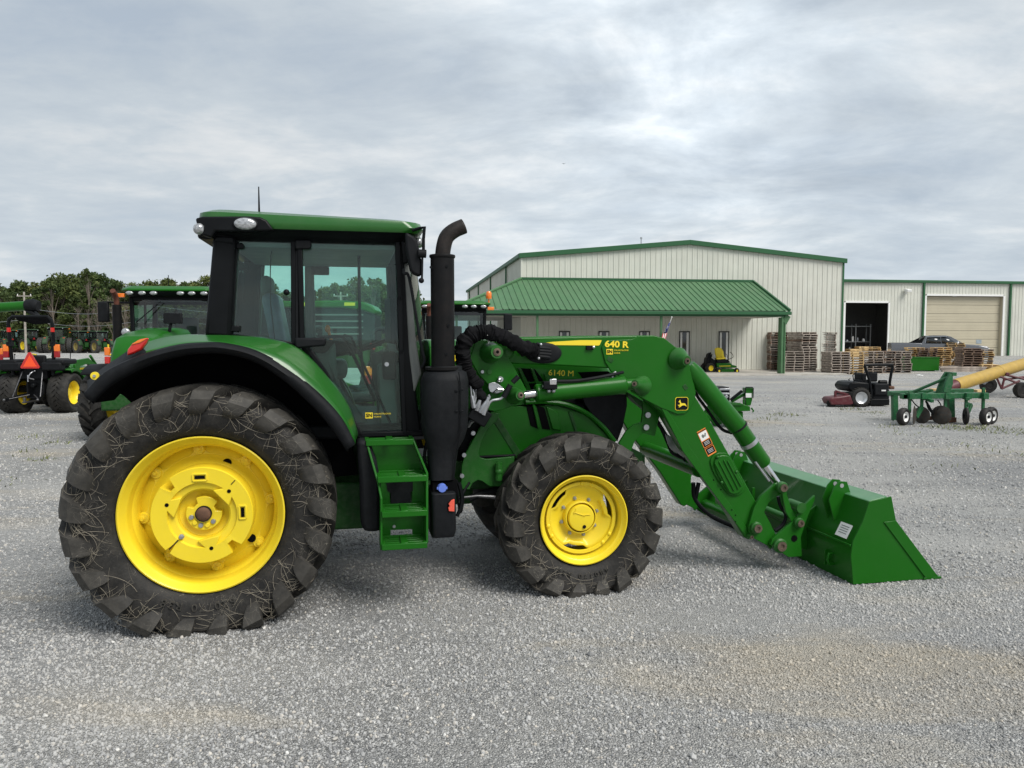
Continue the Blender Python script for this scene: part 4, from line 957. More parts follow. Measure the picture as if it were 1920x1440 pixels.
# ---------- chassis
part('rear_axle', MB().tube([(0, -.86, RW), (0, .86, RW)], .10, 16).lathe([(.22, -.35), (.25, -.1), (.25, .1), (.22, .35)], (0, 0, RW), 20).tube([(0, -.62, RW), (0, -.50, RW)], .17, 16), GREEN_DK, TR, .005)
part('transmission', MB().box((.55, 0, .86), (1.5, .62, .62)).box((1.55, 0, .80), (.9, .5, .42)), GREEN_DK, TR, .03)
part('engine', MB().box((2.45, 0, 1.12), (1.5, .50, .62)).box((2.3, -.28, 1.2), (.9, .14, .3)).box((2.8, -.30, 1.32), (.3, .10, .24)), BLACK_M, TR, .03)
part('rear_frame_panel', MB().box((.98, -.66, .72), (.55, .05, .36)).box((.5, -.55, 1.08), (1.2, .05, .30)), GREEN_DK, TR, .02)
part('frame_rail', MB().box((2.35, -.33, .86), (2.3, .05, .24)).box((2.35, .33, .86), (2.3, .05, .24)), GREEN_DK, TR, .01)
part('front_axle', MB().tube([(FWX, -.66, FW + .02), (FWX, -.3, FW + .05), (FWX, .3, FW + .05), (FWX, .66, FW + .02)], [.10, .085, .085, .10], 14).ball((FWX, -.60, FW), .17).ball((FWX, .60, FW), .17).box((FWX, 0, FW + .10), (.5, .5, .22)), GREEN_DK, TR, .01)
part('drive_shaft', qt([(880, 935), (905, 925), (945, 915)], -.42, .028), BLACK_M, TR)
part('steering_rod', qt([(858, 934), (895, 930), (925, 932), (950, 940)], -.55, [.010, .010, .018, .018]), STEEL_DK, TR)
part('tie_hose', MB().tube(spline([Q(862, 905, -.55), Q(868, 935, -.6), Q(862, 960, -.6), Q(856, 900, -.6)], 6), .012, 6), BLACK, TR)
part('drawbar', MB().box((-.75, 0, .42), (1.0, .10, .06)).box((-.55, -.3, .6), (.7, .06, .12)).box((-.55, .3, .6), (.7, .06, .12)), GREEN_DK, TR, .01)
part('hitch_arm', MB().tube([(-.2, -.42, .62), (-1.0, -.48, .80)], .03).tube([(-.2, .42, .62), (-1.0, .48, .80)], .03).lathe([(.04, -.02), (.06, -.02), (.06, .02), (.04, .02)], (-1.02, -.48, .80), 14, close=True), GREEN_IMP, TR)
part('engine_side_shield', MB().prism(QP([(878, 838), (902, 800), (915, 775), (960, 762), (1045, 760), (1100, 778), (1160, 838), (1170, 880), (1150, 905), (1000, 905), (965, 856), (897, 858)], -.44), -.44, -.40), GREEN, TR, .006)
part('shield_rib', MB().prism(QP([(925, 790), (935, 782), (978, 850), (966, 856)], -.444), -.446, -.43), GREEN_DK, TR, .004)
part('shield_rib', MB().prism(QP([(1066, 772), (1072, 770), (1084, 812), (1080, 814)], -.447), -.450, -.43), GREEN_DK, TR, .002)
# curved bonnet edge
arc = spline([Q(985, 754, -.455), Q(1020, 753, -.455), Q(1060, 758, -.455), Q(1098, 774, -.455), Q(1130, 800, -.455), Q(1152, 828, -.455)], 6)
part('shield_edge', MB().tube(arc, .022, 8), GREEN, TR)
for i, pts in enumerate(([(986, 758), (1000, 763), (1009, 804), (995, 798)], [(1006, 760), (1021, 764), (1032, 806), (1017, 804)])):
    part('shield_vent', MB().prism(QP(pts, -.445), -.448, -.43), BLACK_DEEP, TR, .004)
for pts in ([(998, 758), (1003, 759), (1013, 803), (1008, 803)], [(1024, 762), (1046, 772), (1053, 807), (1036, 805)]):
    part('shield_fin', MB().prism(QP(pts, -.455), -.462, -.43), GREEN, TR, .006)
# loader mounting frame on the near side
pl('mount_frame', [(866, 872), (872, 852), (890, 820), (905, 793), (922, 772), (938, 776), (930, 790), (914, 806), (903, 828), (897, 850), (900, 858), (912, 861), (965, 856), (962, 900), (945, 912), (918, 912), (904, 902), (896, 900), (886, 906), (880, 918), (864, 917)], -.52, .03, GREEN_CAST, mirror=True)
part('frame_boss', MB().tube([Q(935, 868, -.56), Q(935, 900, -.56)], .03).ball(Q(935, 884, -.56), .035), GREEN_CAST, TR)
for x, y in ((870, 853), (866, 892), (887, 812), (935, 868), (934, 893)): part('frame_bolt', MB().disc(Q(x, y, -.53), .018, .03, 8), STEEL if x < 890 else GREEN_CAST, TR)
part('frame_rail_edge', MB().tube([Q(898, 857, -.45), Q(966, 854, -.45)], .012), BLACK, TR)

# ---------- bonnet
hx = [1.62, 2.1, 2.55, 2.85, 3.08, 3.20]
ht = [1.985, 1.985, 1.965, 1.93, 1.87, 1.76]
hwid = [.44, .43, .42, .40, .37, .31]; hb_ = [1.42, 1.42, 1.46, 1.50, 1.52, 1.45]
secs = []
for x, t, w, b_ in zip(hx, ht, hwid, hb_):
    secs.append([(x, -w, b_), (x, -w, t - .26), (x, -w * .985, t - .16), (x, -w * .90, t - .06), (x, -w * .68, t - .012), (x, -w * .35, t), (x, w * .35, t), (x, w * .68, t - .012), (x, w * .90, t - .06), (x, w * .985, t - .16), (x, w, t - .26), (x, w, b_)])
bon = part('bonnet', MB().loft(secs, caps=True), GREEN, TR, .008, angle=40)
part('bonnet_stripe', MB().prism(QP([(846, 664), (950, 666), (950, 678), (846, 677)], -.446), -.449, -.44), YEL_DECAL, bon)
# louvres in the bonnet side
part('louvre_opening', MB().prism(QP([(972, 690), (1003, 692), (1018, 712), (1024, 745), (992, 750), (985, 716)], -.447), -.452, -.44), BLACK_DEEP, bon, .003)
for pts in ([(970, 690), (977, 692), (992, 722), (1001, 752), (993, 752), (984, 724)], [(994, 690), (1000, 693), (1010, 716), (1020, 742), (1013, 742), (1003, 718)], [(1019, 700), (1030, 712), (1032, 745), (1026, 745), (1023, 716)]):
    part('louvre', MB().prism(QP(pts, -.46), -.478, -.44), GREEN, bon, .005)
part('louvre', MB().box(Q(1010, 717, -.46), (.30, .02, .012)), GREEN, bon, .003)
p = Q(1052, 700, -.446); pt = text('model_number', '6140 M', .068, YEL_DECAL, bon, (p[0], -.450, p[2]), (R(90), R(3), 0), .0, 1.07)
pl('grille_screen', [(1090, 736), (1175, 732), (1176, 760), (1168, 800), (1158, 828), (1140, 806), (1112, 780), (1096, 756)], -.41, .03, BLACK_M, TR)
pl('grille_screen', [(1084, 698), (1140, 696), (1170, 714), (1100, 718)], -.445, .02, BLACK_DEEP, TR)
part('nose', MB().box((3.12, 0, 1.30), (.16, .60, .62)), BLACK_M, TR, .04)
part('front_support', MB().box((3.02, 0, .84), (.60, .60, .26)), GREEN_CAST, TR, .02)
pl('front_support_plate', [(1175, 835), (1205, 850), (1206, 890), (1175, 880)], -.36, .06, GREEN_CAST, TR)

# ---------- cab
FT = [(158, 740), (187, 709), (217, 689), (275, 666), (333, 651), (380, 647), (421, 648), (479, 662), (537, 694), (596, 741), (639, 788), (664, 834)]
GT = [(165, 716), (190, 694), (216, 676), (262, 648), (325, 631), (380, 630), (435, 631), (500, 637), (560, 657), (618, 716), (652, 765), (670, 815)]
FB = [(170, 752), (199, 722), (230, 702), (284, 676), (338, 661), (380, 656), (420, 657), (474, 671), (528, 704), (584, 754), (624, 800), (652, 842)]
def arcpts(L, v): return [Vector(q) for q in spline([Q(x, y, v) for x, y in L], 4)]
a0 = arcpts(FB, -1.185); a1 = arcpts(FT, -1.19); mid_ = [a.lerp(b_, .35) + Vector((0, .05, 0)) for a, b_ in zip(a1, arcpts(GT, -.98))]; g1 = arcpts(GT, -.97); g2 = [p + Vector((0, .24, .004)) for p in g1]
k0 = 12                                     # the rear stretch is the black extension
part('fender', MB().loft([[tuple(p) for p in q[k0 - 1:]] for q in (a1, mid_, g1, g2)]), GREEN_SHELL, TR, angle=60, solid=.012)
flr = part('fender_flare', MB().loft([[tuple(p) for p in q] for q in ([p + Vector((0, .03, -.02)) for p in a0], a0, [a.lerp(b_, .5) + Vector((0, -.018, 0)) for a, b_ in zip(a0, a1)], a1, [p + Vector((0, .03, .012)) for p in a1])]), BLACK_M, TR, angle=70, solid=.014)
ext = part('fender_extension', MB().loft([[tuple(p) for p in q[:k0 + 1]] for q in (a1, mid_, g1, g2)]), BLACK_M, TR, angle=60, solid=.014)
p = Q(176, 705, -1.15); part('reflector', MB().disc((p[0] - .0, p[1] + .02, p[2]), .026, .012), YEL_DECAL, ext)
part('bolt', MB().disc((p[0], p[1] + .012, p[2]), .009, .016), STEEL, ext)
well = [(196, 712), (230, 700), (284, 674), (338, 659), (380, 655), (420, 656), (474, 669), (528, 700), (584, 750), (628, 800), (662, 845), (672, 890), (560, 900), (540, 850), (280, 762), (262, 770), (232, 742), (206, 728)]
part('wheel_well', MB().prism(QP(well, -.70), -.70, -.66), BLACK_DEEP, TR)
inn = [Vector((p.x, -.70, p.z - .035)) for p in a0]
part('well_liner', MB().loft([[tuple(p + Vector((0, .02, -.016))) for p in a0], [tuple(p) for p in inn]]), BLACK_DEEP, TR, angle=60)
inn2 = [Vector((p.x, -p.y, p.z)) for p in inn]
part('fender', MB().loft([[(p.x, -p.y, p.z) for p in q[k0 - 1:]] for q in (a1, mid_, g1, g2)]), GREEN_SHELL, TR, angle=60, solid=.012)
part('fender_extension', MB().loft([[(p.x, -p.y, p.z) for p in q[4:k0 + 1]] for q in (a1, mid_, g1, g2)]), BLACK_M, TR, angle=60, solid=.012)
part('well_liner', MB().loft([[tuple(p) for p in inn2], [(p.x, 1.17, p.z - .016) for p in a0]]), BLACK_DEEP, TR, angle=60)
# tail lamp set in the fender
tl_ = zoomed([(475, 985), (480, 945), (510, 905), (560, 878), (612, 868), (600, 905), (570, 945), (520, 970)], 100, 380, 3.43)
part('tail_light', MB().prism(QP(tl_, -1.10), -1.115, -1.06), REDLENS, TR, .012)
part('turn_lens', MB().prism(QP(zoomed([(500, 915), (545, 884), (606, 872), (560, 900)], 100, 380, 3.43), -1.118), -1.121, -1.11), ORANGE, TR, .003)
# floor, fuel tank, steps
part('cab_floor', MB().box((.98, 0, 1.30), (1.25, 1.56, .10)).box((.35, 0, 1.62), (.5, 1.28, .5)), BLACK_M, TR, .02)
part('cab_rear_wall', MB().box((.22, 0, 1.80), (.05, 1.28, .30)), BLACK, TR, .01)
pl('fuel_tank', [(668, 826), (692, 826), (706, 862), (714, 905), (714, 998), (682, 998), (676, 980), (674, 905)], -1.00, .45, BLACK_M, TR, .03)
st_back = MB()
def lad(x, y, v): return Vector(Q(x, y, v))
lt = [(684, 824, -.98), (707, 905, -1.12), (713, 935, -1.17), (713, 1032, -1.20)]; rt = [(776, 822, -.98), (803, 887, -1.12), (803, 1018, -1.20)]
lp = [lad(*q) for q in lt]; rp_ = [lad(*q) for q in rt]
ldr = MB()
def rail(P, dirx):
    for a, b_ in zip(P, P[1:]):
        vs = []
        for p in (a, b_): vs += [p, p + Vector((dirx * .016, 0, 0)), p + Vector((dirx * .016, .26, 0)), p + Vector((0, .26, 0))]
        ldr.add(vs, [(0, 4, 5, 1), (1, 5, 6, 2), (2, 6, 7, 3), (3, 7, 4, 0), (0, 1, 2, 3), (4, 7, 6, 5)])
rail(lp, 1); rail(rp_, -1); ladder = part('ladder', ldr, GREEN, TR, .004)
def tread(xl, yl, xr, yr, v, dep=.21):
    a, b_ = lad(xl, yl, v), lad(xr, yr, v); z = (a.z + b_.z) / 2 + .0; mb = MB()
    w = b_.x - a.x; cx_ = (a.x + b_.x) / 2
    mb.box((cx_, v, z - .012), (w, .022, .042)); mb.box((cx_, v + dep, z), (w, .02, .03))
    mb.box((cx_, v + dep / 2, z + .006), (.05, dep, .014))
    mb.box((a.x + .012, v + dep / 2, z), (.024, dep, .02)); mb.box((b_.x - .012, v + dep / 2, z), (.024, dep, .02))
    for k_ in (.33, .6, .82): mb.box((cx_, v + dep * k_, z - .004), (w, .016, .014))
    part('tread', mb, GREEN, ladder, .004)
tread(686, 829, 775, 824, -1.00); tread(708, 899, 801, 891, -1.15); tread(716, 965, 801, 955, -1.21); tread(716, 1028, 801, 1014, -1.22)
part('back_panel', MB().prism(QP([(686, 832), (778, 826), (792, 890), (700, 898)], -.90), -.90, -.88), GREEN, ladder)
bp_ = MB().prism(QP([(712, 905), (800, 897), (801, 1012), (714, 1028)], -.96), -.955, -.95)
P4 = lambda L, v: QP(L, v)
part('back_panel', MB().prism(P4([(706, 898), (730, 898), (733, 1020), (716, 1022)], -.97), -.97, -.955).prism(P4([(773, 898), (803, 890), (803, 1010), (773, 1012)], -.97), -.97, -.955).prism(P4([(730, 948), (773, 944), (773, 992), (731, 994)], -.97), -.971, -.956), GREEN, ladder)
part('rubber_panel', MB().prism(P4([(724, 902), (774, 900), (774, 920), (770, 922), (770, 947), (733, 949), (733, 925), (727, 920)], -.975), -.978, -.97), BLACK_M, ladder)
part('bolt', MB().disc(Q(739, 987, -.975), .011, .015, 10), STEEL, ladder)
# cab glass and frame
V0 = -.80
roof_line = -.90
# lower door frame
def frame_strip(name, pts, v, w, mat, parent, thick=.05, closed=False):
    P = [Vector(Q(x, y, v)) for x, y in pts]
    if closed: P.append(P[0])
    mb = MB()
    for a, b_ in zip(P, P[1:]): 
        d = (b_ - a).normalized() * w * .35; mb.beam(a - d, b_ + d, w, thick)
    # orient the thin side outward
    return part(name, mb, mat, parent, .006)
door_o = [(562, 446), (745, 452), (749, 560), (752, 660), (758, 812), (675, 815), (650, 776), (614, 706), (580, 656), (567, 640)]
door = frame_strip('door_frame', door_o, V0 - .01, .058, BLACK, TR, .035, closed=True)
part('pane', MB().prism(QP(door_o, V0 + .01), V0 + .008, V0 + .014), GLASS, door)
door2 = MB().beam(Q(572, 652, V0), Q(668, 813, V0), .05, .05); 
rw_o = [(443, 447), (550, 447), (551, 646), (432, 630)]
rwin = frame_strip('rear_side_window_frame', rw_o, V0, .045, BLACK, TR, .035, closed=True)
part('pane', MB().prism(QP(rw_o, V0 + .01), V0 + .008, V0 + .014), GLASS, rwin)
for pts in ([(443, 455), (456, 456), (458, 466), (442, 467)], [(433, 611), (450, 610), (449, 623), (432, 622)]): part('hinge', MB().prism(QP(pts, V0 - .03), V0 - .035, V0), BLACK, rwin, .008)
part('knob', MB().ball(Q(537, 548, V0 - .01), .022), BLACK, rwin)
pl('b_pillar', [(549, 446), (567, 446), (566, 640), (563, 655), (550, 650)], V0 - .015, .06, BLACK, TR, .012)
part('pillar_strip', MB().beam(Q(557, 470, V0 - .02), Q(557, 636, V0 - .02), .012, .02), BLACK_M, TR, .004)
pl('door_handle', zoomed([(65, 335), (190, 335), (208, 350), (208, 400), (185, 417), (65, 417)], 540, 380, 4.8), V0 - .05, .05, BLACK_M, TR, .012)
pl('door_latch_cover', zoomed([(60, 1215), (330, 1215), (338, 1235), (335, 1290), (90, 1312), (60, 1300)], 540, 380, 4.8), V0 - .05, .06, BLACK_M, TR, .014)
part('lock', MB().disc(Q(725, 683, V0 - .0), .016, .02), STEEL, TR)
pl('inner_latch', [(715, 661), (742, 659), (743, 712), (718, 712)], V0 + .02, .05, BLACK, TR, .014)
pl('sill', [(563, 650), (580, 652), (680, 812), (800, 806), (800, 818), (668, 824), (655, 800), (600, 708)], V0 - .005, .10, BLACK, TR, .01)
pl('a_pillar', [(744, 440), (762, 440), (766, 520), (770, 660), (790, 812), (755, 815), (750, 640), (746, 520)], V0 + .004, .09, BLACK, TR, .012)
# body-coloured rear corner pillar
rp0 = [(399, 442), (443, 442), (441, 470), (433, 634), (382, 632), (386, 590)]
pl('rear_pillar', rp0, V0 - .06, .22, BLACK, TR, .03, mirror=True)
pl('rear_pillar_trim', [(403, 444), (437, 445), (437, 456), (404, 452)], V0 - .075, .03, BLACK_M, TR, .006)
# far-side frame and glass
for nm, pts, vv in (('far_door_frame', door_o, .80), ('far_window_frame', rw_o, .80)):
    P = QP(pts, V0); mb = MB(); P3 = [Vector((a, .80, b_)) for a, b_ in P]; P3.append(P3[0])
    for a, b_ in zip(P3, P3[1:]): mb.beam(a, b_, .06, .035)
    o = part(nm, mb, GREYP, TR, .006)
    part('pane', MB().prism(P, .79, .796), GLASS, o)
P = QP([(549, 446), (567, 446), (566, 640), (550, 650)], V0); part('far_b_pillar', MB().prism(P, .74, .80), GREYP, TR, .01)
part('far_door_handle', MB().box((P[1][0] + .06, .74, P[0][1] - .10), (.16, .05, .08)), BLACK, TR, .012)
P = QP([(744, 440), (766, 440), (790, 812), (755, 815)], V0); part('far_a_pillar', MB().prism(P, .72, .80), BLACK, TR, .01)
# windscreen, bowed forward
pa_, pb_ = Q(752, 446, V0), Q(778, 812, V0); sec0, sec1, sec2 = [], [], []
for k_ in range(13):
    y = -.79 + 1.58 * k_ / 12; bow = .16 * (1 - (y / .79) ** 2)
    sec0.append((pa_[0] + bow, y, pa_[2])); sec1.append(((pa_[0] + pb_[0]) / 2 + bow + .03, y, (pa_[2] + pb_[2]) / 2)); sec2.append((pb_[0] + bow, y, pb_[2]))
part('windscreen', MB().loft([sec0, sec1, sec2]), GLASS, TR, angle=60)
part('windscreen_frame', MB().tube(sec0, .02, 6).tube(sec2, .03, 6), BLACK, TR)
part('dash_front', MB().loft([[(x, y, z) for x, y, z in sec2], [(x, y, z + .40 * 0 + .38) for x, y, z in sec2]]), GREYP, TR, solid=.02) if False else None
rg_ = Q(405, 446, V0)
part('rear_window', MB().box((rg_[0] - .02, 0, 2.30), (.012, 1.35, .62)), GLASS, TR)
part('rear_window_frame', MB().box((rg_[0], 0, 2.62), (.05, 1.5, .05)).box((rg_[0], 0, 1.97), (.05, 1.5, .05)).box((rg_[0] - .05, -.1, 2.3), (.02, .02, .6)), BLACK, TR, .008)
# roof: a black base tray under a moulded green cap
def plan(x0, x1, hw, rc, z): 
    pts = []
    for cx_, cy_, a0_ in ((x1 - rc, hw - rc, 0), (x0 + rc, hw - rc, 90), (x0 + rc, -hw + rc, 180), (x1 - rc, -hw + rc, 270)):
        for k_ in range(5): a = R(a0_ + k_ * 22.5); pts.append((cx_ + rc * math.cos(a), cy_ + rc * math.sin(a), z(cx_ + rc * math.cos(a)) if callable(z) else z))
    return pts
rl, rr2 = Q(367, 408, -.88)[0], Q(796, 425, -.88)[0]
ztop = lambda x: 2.865 - .020 * (x - .3) ** 2 - .012 * x
zlow = lambda x: 2.765 - .012 * x
zl_ = Q(600, 432, -.93)[2]; zt_ = Q(600, 404, -.80)[2]
cap = MB().loft([plan(rl + .02, rr2 - .03, .925, .12, lambda x: zl_ + .002), plan(rl, rr2, .945, .14, lambda x: zl_ + .035), plan(rl + .01, rr2 - .02, .93, .15, lambda x: zl_ + .085 + .02 * (1.2 - x)), plan(rl + .06, rr2 - .09, .86, .15, lambda x: zl_ + .105 + .028 * (1.2 - x)), plan(rl + .25, rr2 - .3, .6, .15, lambda x: zl_ + .128 + .03 * (1.2 - x))], closed=True, caps=True)
roof = part('cab_roof', cap, GREEN_SHELL, TR, angle=50)
zb0 = Q(600, 448, -.86)[2]
part('roof_base', MB().loft([plan(rl + .16, rr2 - .12, .82, .10, zb0 - .02), plan(rl + .10, rr2 - .08, .875, .12, zb0 + .015), plan(rl + .03, rr2 - .04, .925, .12, zl_)], closed=True, caps=True), BLACK, TR, angle=40)
# black lamp panel at the rear corner of the roof
lampp = zoomed([(912, 100), (960, 88), (1250, 86), (1330, 92), (1372, 112), (1400, 150), (1420, 178), (1180, 185), (1040, 182), (1020, 225), (950, 205), (925, 150)], 100, 380, 3.43)
lp_ = pl('lamp_panel', lampp, -.962, .12, BLACK, TR, .012)
c = Q(460, 420, -.967); part('work_light_bezel', MB().ball(c, .085, .02, .052, 28, 12), BLACK_M, lp_); part('work_light_lens', MB().ball((c[0], c[1] - .010, c[2]), .074, .022, .041, 28, 12), LAMP, lp_)
c = Q(378, 430, -.93); rl_ = part('rear_work_light', MB().ball(c, .045, .045, .045, 20, 12), BLACK, TR); part('lens', MB().ball((c[0] - .012, c[1] - .018, c[2]), .040, .038, .040, 20, 12), LAMP, rl_)
part('rear_tray', MB().box((rl + .12, 0, zl_ - .035), (.24, 1.7, .07)), BLACK, TR, .02)
part('antenna', MB().tube([Q(486, 402, -.5), Q(485, 350, -.5)], [.008, .004], 6).tube([Q(484, 401, -.5), Q(500, 402, -.5)], .008, 6), BLACK, TR)
part('roof_light', MB().ball((rr2 - .02, -.55, zl_ - .02), .05, .07, .045), LAMP, TR); part('roof_light', MB().ball((rr2 - .02, .55, zl_ - .02), .05, .07, .045), LAMP, TR)
# mirror and its folding arm at the front corner
mir = zoomed([(1055, 265), (1085, 275), (1130, 300), (1165, 345), (1185, 430), (1205, 530), (1205, 640), (1190, 668), (1125, 640), (1100, 610), (1085, 540), (1060, 400)], 540, 380, 4.8)
mr_ = pl('mirror', mir, -.99, .07, BLACK_M, TR, .018)
part('mirror_arm', MB().tube([Q(773, 432, -.95), Q(787, 428, -.97), Q(796, 426, -1.0), Q(794, 448, -1.0), Q(794, 474, -1.0)], .012, 8), BLACK, mr_)
part('mirror_joint', MB().tube([Q(784, 475, -1.0), Q(799, 476, -1.0)], .030, 12).ball(Q(790, 526, -1.0), .02).tube([Q(792, 482, -1.0), Q(791, 526, -1.0)], .008, 6), BLACK_M, mr_)
pl('pillar_grille', [(752, 448), (768, 462), (770, 492), (756, 494)], -.85, .05, BLACK, TR, .01)
part('grab_rail', MB().tube(spline([Q(756, 505, -.90), Q(758, 513, -.92), Q(765, 515, -.92), Q(772, 545, -.92), Q(790, 650, -.92), Q(796, 675, -.92), Q(791, 690, -.9)], 6), .011, 8), BLACK_M, TR)
pl('corner_shroud', [(757, 492), (768, 494), (780, 640), (790, 700), (776, 740), (766, 660)], -.80, .06, GREYP, TR, .012)
part('wiper', MB().tube([Q(756, 490, -.4), Q(782, 660, -.2)], .008, 6), BLACK, TR)
# interior
seat = part('operator_seat', MB().box((.72, .02, 1.74), (.50, .52, .16)).box((.70, .02, 1.58), (.4, .4, .2)), GREYP, TR, .05)
part('seat_back', MB().box((.42, .02, 2.06), (.13, .48, .60), Matrix.Rotation(R(-10), 3, 'Y')), SEATB, seat, .05)
part('headrest', MB().box((.34, .02, 2.42), (.09, .28, .16)), GREYP, seat, .04)
part('armrest_console', MB().prism([(.58, 1.86), (.80, 1.99), (1.02, 1.96), (1.05, 1.88), (.66, 1.80)], -.40, -.22), BLACK, TR, .03)
part('lever', MB().tube([(.86, -.36, 1.95), (.83, -.36, 2.06)], .012).ball((.825, -.36, 2.07), .022, .016, .03), ORANGE, TR)
part('side_console', MB().prism(QP([(583, 662), (610, 664), (628, 640), (633, 720), (700, 806), (668, 806), (640, 760)], -.62), -.62, -.50), GREYP, TR, .03)
sc_ = part('steering_column', MB().tube([(1.32, 0, 1.30), (1.22, 0, 1.88)], [.10, .06], 14).box((1.38, 0, 1.52), (.22, .42, .52)), GREYP, TR, .02)
Rw = Matrix.Rotation(R(-22), 3, 'Y'); swm = MB(); ring_ = [(Vector((1.17, 0, 1.93)) + Rw @ Vector((.19 * math.cos(a), .19 * math.sin(a), 0))) for a in [i * math.pi / 12 for i in range(25)]]
swm.tube(ring_, .014, 8, caps=False)
for k_ in range(3): a = k_ * 2.094; swm.tube([Vector((1.17, 0, 1.91)), Vector((1.17, 0, 1.93)) + Rw @ Vector((.19 * math.cos(a), .19 * math.sin(a), 0))], .010, 6)
part('steering_wheel', swm, BLACK, sc_)
part('dash_hood', MB().loft([[(1.30, y, 1.95 - .5 * y * y) for y in (-.3, -.15, 0, .15, .3)], [(1.48, y, 1.90 - .6 * y * y) for y in (-.3, -.15, 0, .15, .3)], [(1.52, y, 1.62) for y in (-.3, -.15, 0, .15, .3)]]), GREYL, TR, solid=.02)
pl('corner_console', [(708, 684), (742, 682), (748, 800), (712, 802)], -.70, .20, GREYP, TR, .02)
part('monitor', MB().box((1.30, -.62, 2.13), (.04, .18, .34), Matrix.Rotation(R(12), 3, 'Z')).tube([(1.36, -.66, 1.9), (1.32, -.62, 2.1)], .014), BLACK, TR, .012)
part('door_bar', MB().tube([Q(598, 632, -.74), Q(640, 631, -.74), Q(650, 640, -.74), Q(704, 752, -.74)], .012, 8).tube([Q(644, 628, -.70), Q(658, 632, -.70), Q(735, 800, -.70)], .010, 8), BLACK, TR)
part('headliner', MB().box(((rl + rr2) / 2, 0, zb0 - .03), (rr2 - rl - .4, 1.45, .05)), GREYL, TR, .01)
part('cab_cable', MB().tube(spline([Q(517, 450, -.5), Q(508, 480, -.5), Q(507, 560, -.5), Q(511, 600, -.5), Q(516, 644, -.5)], 5), .004, 5), BLACK, TR)
part('cab_cable', MB().tube(spline([Q(676, 452, -.3), Q(673, 480, -.3), Q(676, 640, -.3), Q(681, 700, -.3)], 5), .012, 6), BLACK, TR)
# dealer sticker on the door glass
def sn_sticker(parent, px, py, v, w, tilt=0.0):
    c = Q(px, py, v); h_ = w * .35
    part('dealer_sticker', MB().box((c[0], v, c[2]), (h_ * 1.25, .002, h_)), YEL_DECAL, parent)
    text('dealer_sticker', 'SN', h_ * .85, BLACK, parent, (c[0], v - .0025, c[2]), (R(90), 0, 0), .001, 1.0, .0008)
    text('dealer_sticker', 'STRUNSTRUCKER', h_ * .36, YEL_DECAL, parent, (c[0] + h_ * .8, v - .001, c[2] + h_ * .24), (R(90), 0, 0), .0, 1.0, .0008, 'LEFT')
    text('dealer_sticker', 'HORNE', h_ * .36, YEL_DECAL, parent, (c[0] + h_ * .8, v - .001, c[2] - h_ * .26), (R(90), 0, 0), .0, 1.0, .0008, 'LEFT')
sn_sticker(TR, 692, 779, V0 + .002, .125)

# ---------- exhaust stack and aftertreatment canister
ex = Vector(Q(830, 600, -1.0)); ex0 = Q(830, 690, -1.0)[2]; ex1 = Q(830, 484, -1.0)[2]
stack = part('exhaust_stack', MB().lathe([(.0001, ex0 - .1), (.086, ex0 - .1), (.086, ex1), (.092, ex1 + .002), (.095, ex1 + .012), (.092, ex1 + .022), (.06, ex1 + .028)], (ex.x, ex.y, 0), 32, 'z'), PIPE, TR)
tipc = spline([(ex.x, ex.y, ex1), Q(832, 462, -1.0), Q(838, 444, -1.0), Q(852, 432, -1.0), Q(870, 424, -1.0)], 6)
tip = MB(); tip.tube(tipc, .052, 20, caps=False)
# slanted cut at the mouth
part('stack_tip', tip, PIPE_TIP, stack, solid=.006)
for x, y in ((838, 499), (808, 501), (841, 610), (837, 664)): part('stack_bolt', MB().disc(Q(x, y, -1.085), .010, .012, 10), BLACK, stack)
can = []
def plan2(x0, x1, y0, y1, rc, z):
    pts = []
    for cx_, cy_, a0_ in ((x1 - rc, y1 - rc, 0), (x0 + rc, y1 - rc, 90), (x0 + rc, y0 + rc, 180), (x1 - rc, y0 + rc, 270)):
        for k_ in range(5): a = R(a0_ + k_ * 22.5); pts.append((cx_ + rc * math.cos(a), cy_ + rc * math.sin(a), z))
    return pts
def xr(a, b_, y): return Q(a, y, -1.16)[0], Q(b_, y, -1.16)[0], Q(a, y, -1.16)[2]
for a, b_, y, dd, rc in ((812, 872, 688, .10, .08), (812, 872, 696, .11, .08), (800, 880, 700, .15, .12), (794, 883, 716, .17, .12), (793, 883, 760, .17, .12), (795, 882, 806, .17, .12), (800, 876, 828, .15, .11), (806, 864, 848, .13, .09), (808, 858, 880, .13, .06), (808, 855, 904, .13, .05)):
    x0, x1, z = xr(a, b_, y); can.append(plan2(x0, x1, -.99 - dd, -.99 + dd, min(rc, (x1 - x0) / 2.1, dd * .95), z))
cn = part('exhaust_canister', MB().loft(can, closed=True, caps=True), BLACK_M, TR, angle=50)
part('seam', MB().tube([Q(860, 698, -1.158), Q(863, 720, -1.163), Q(863, 806, -1.163), Q(858, 835, -1.145), Q(853, 860, -1.125), Q(850, 900, -1.12)], .004, 5), BLACK, cn)
for x, y in ((856, 733), (866, 731), (856, 771), (866, 771)): part('clip', MB().box(Q(x, y, -1.163), (.022, .008, .014)), BLACK, cn, .002)
part('collar', MB().lathe([(.092, 0), (.13, .0), (.13, .02), (.092, .02)], (ex.x, ex.y, ex0 - .012), 28, 'z', close=True), PIPE, cn)
x0, x1, z1 = xr(810, 856, 925); z0 = xr(810, 856, 1012)[2]
deft = part('additive_tank', MB().loft([plan2(x0, x1 - .01, -1.13, -.80, .03, z0), plan2(x0, x1, -1.15, -.80, .03, z0 + .05), plan2(x0, x1, -1.15, -.80, .03, z1 - .01), plan2(x0 + .02, x1 - .02, -1.12, -.82, .03, z1)], closed=True, caps=True), BLACK_M, TR, .006, angle=50)
part('tank_neck', MB().box(Q(832, 912, -1.02), (.18, .16, .10)), BLACK_DEEP, deft)
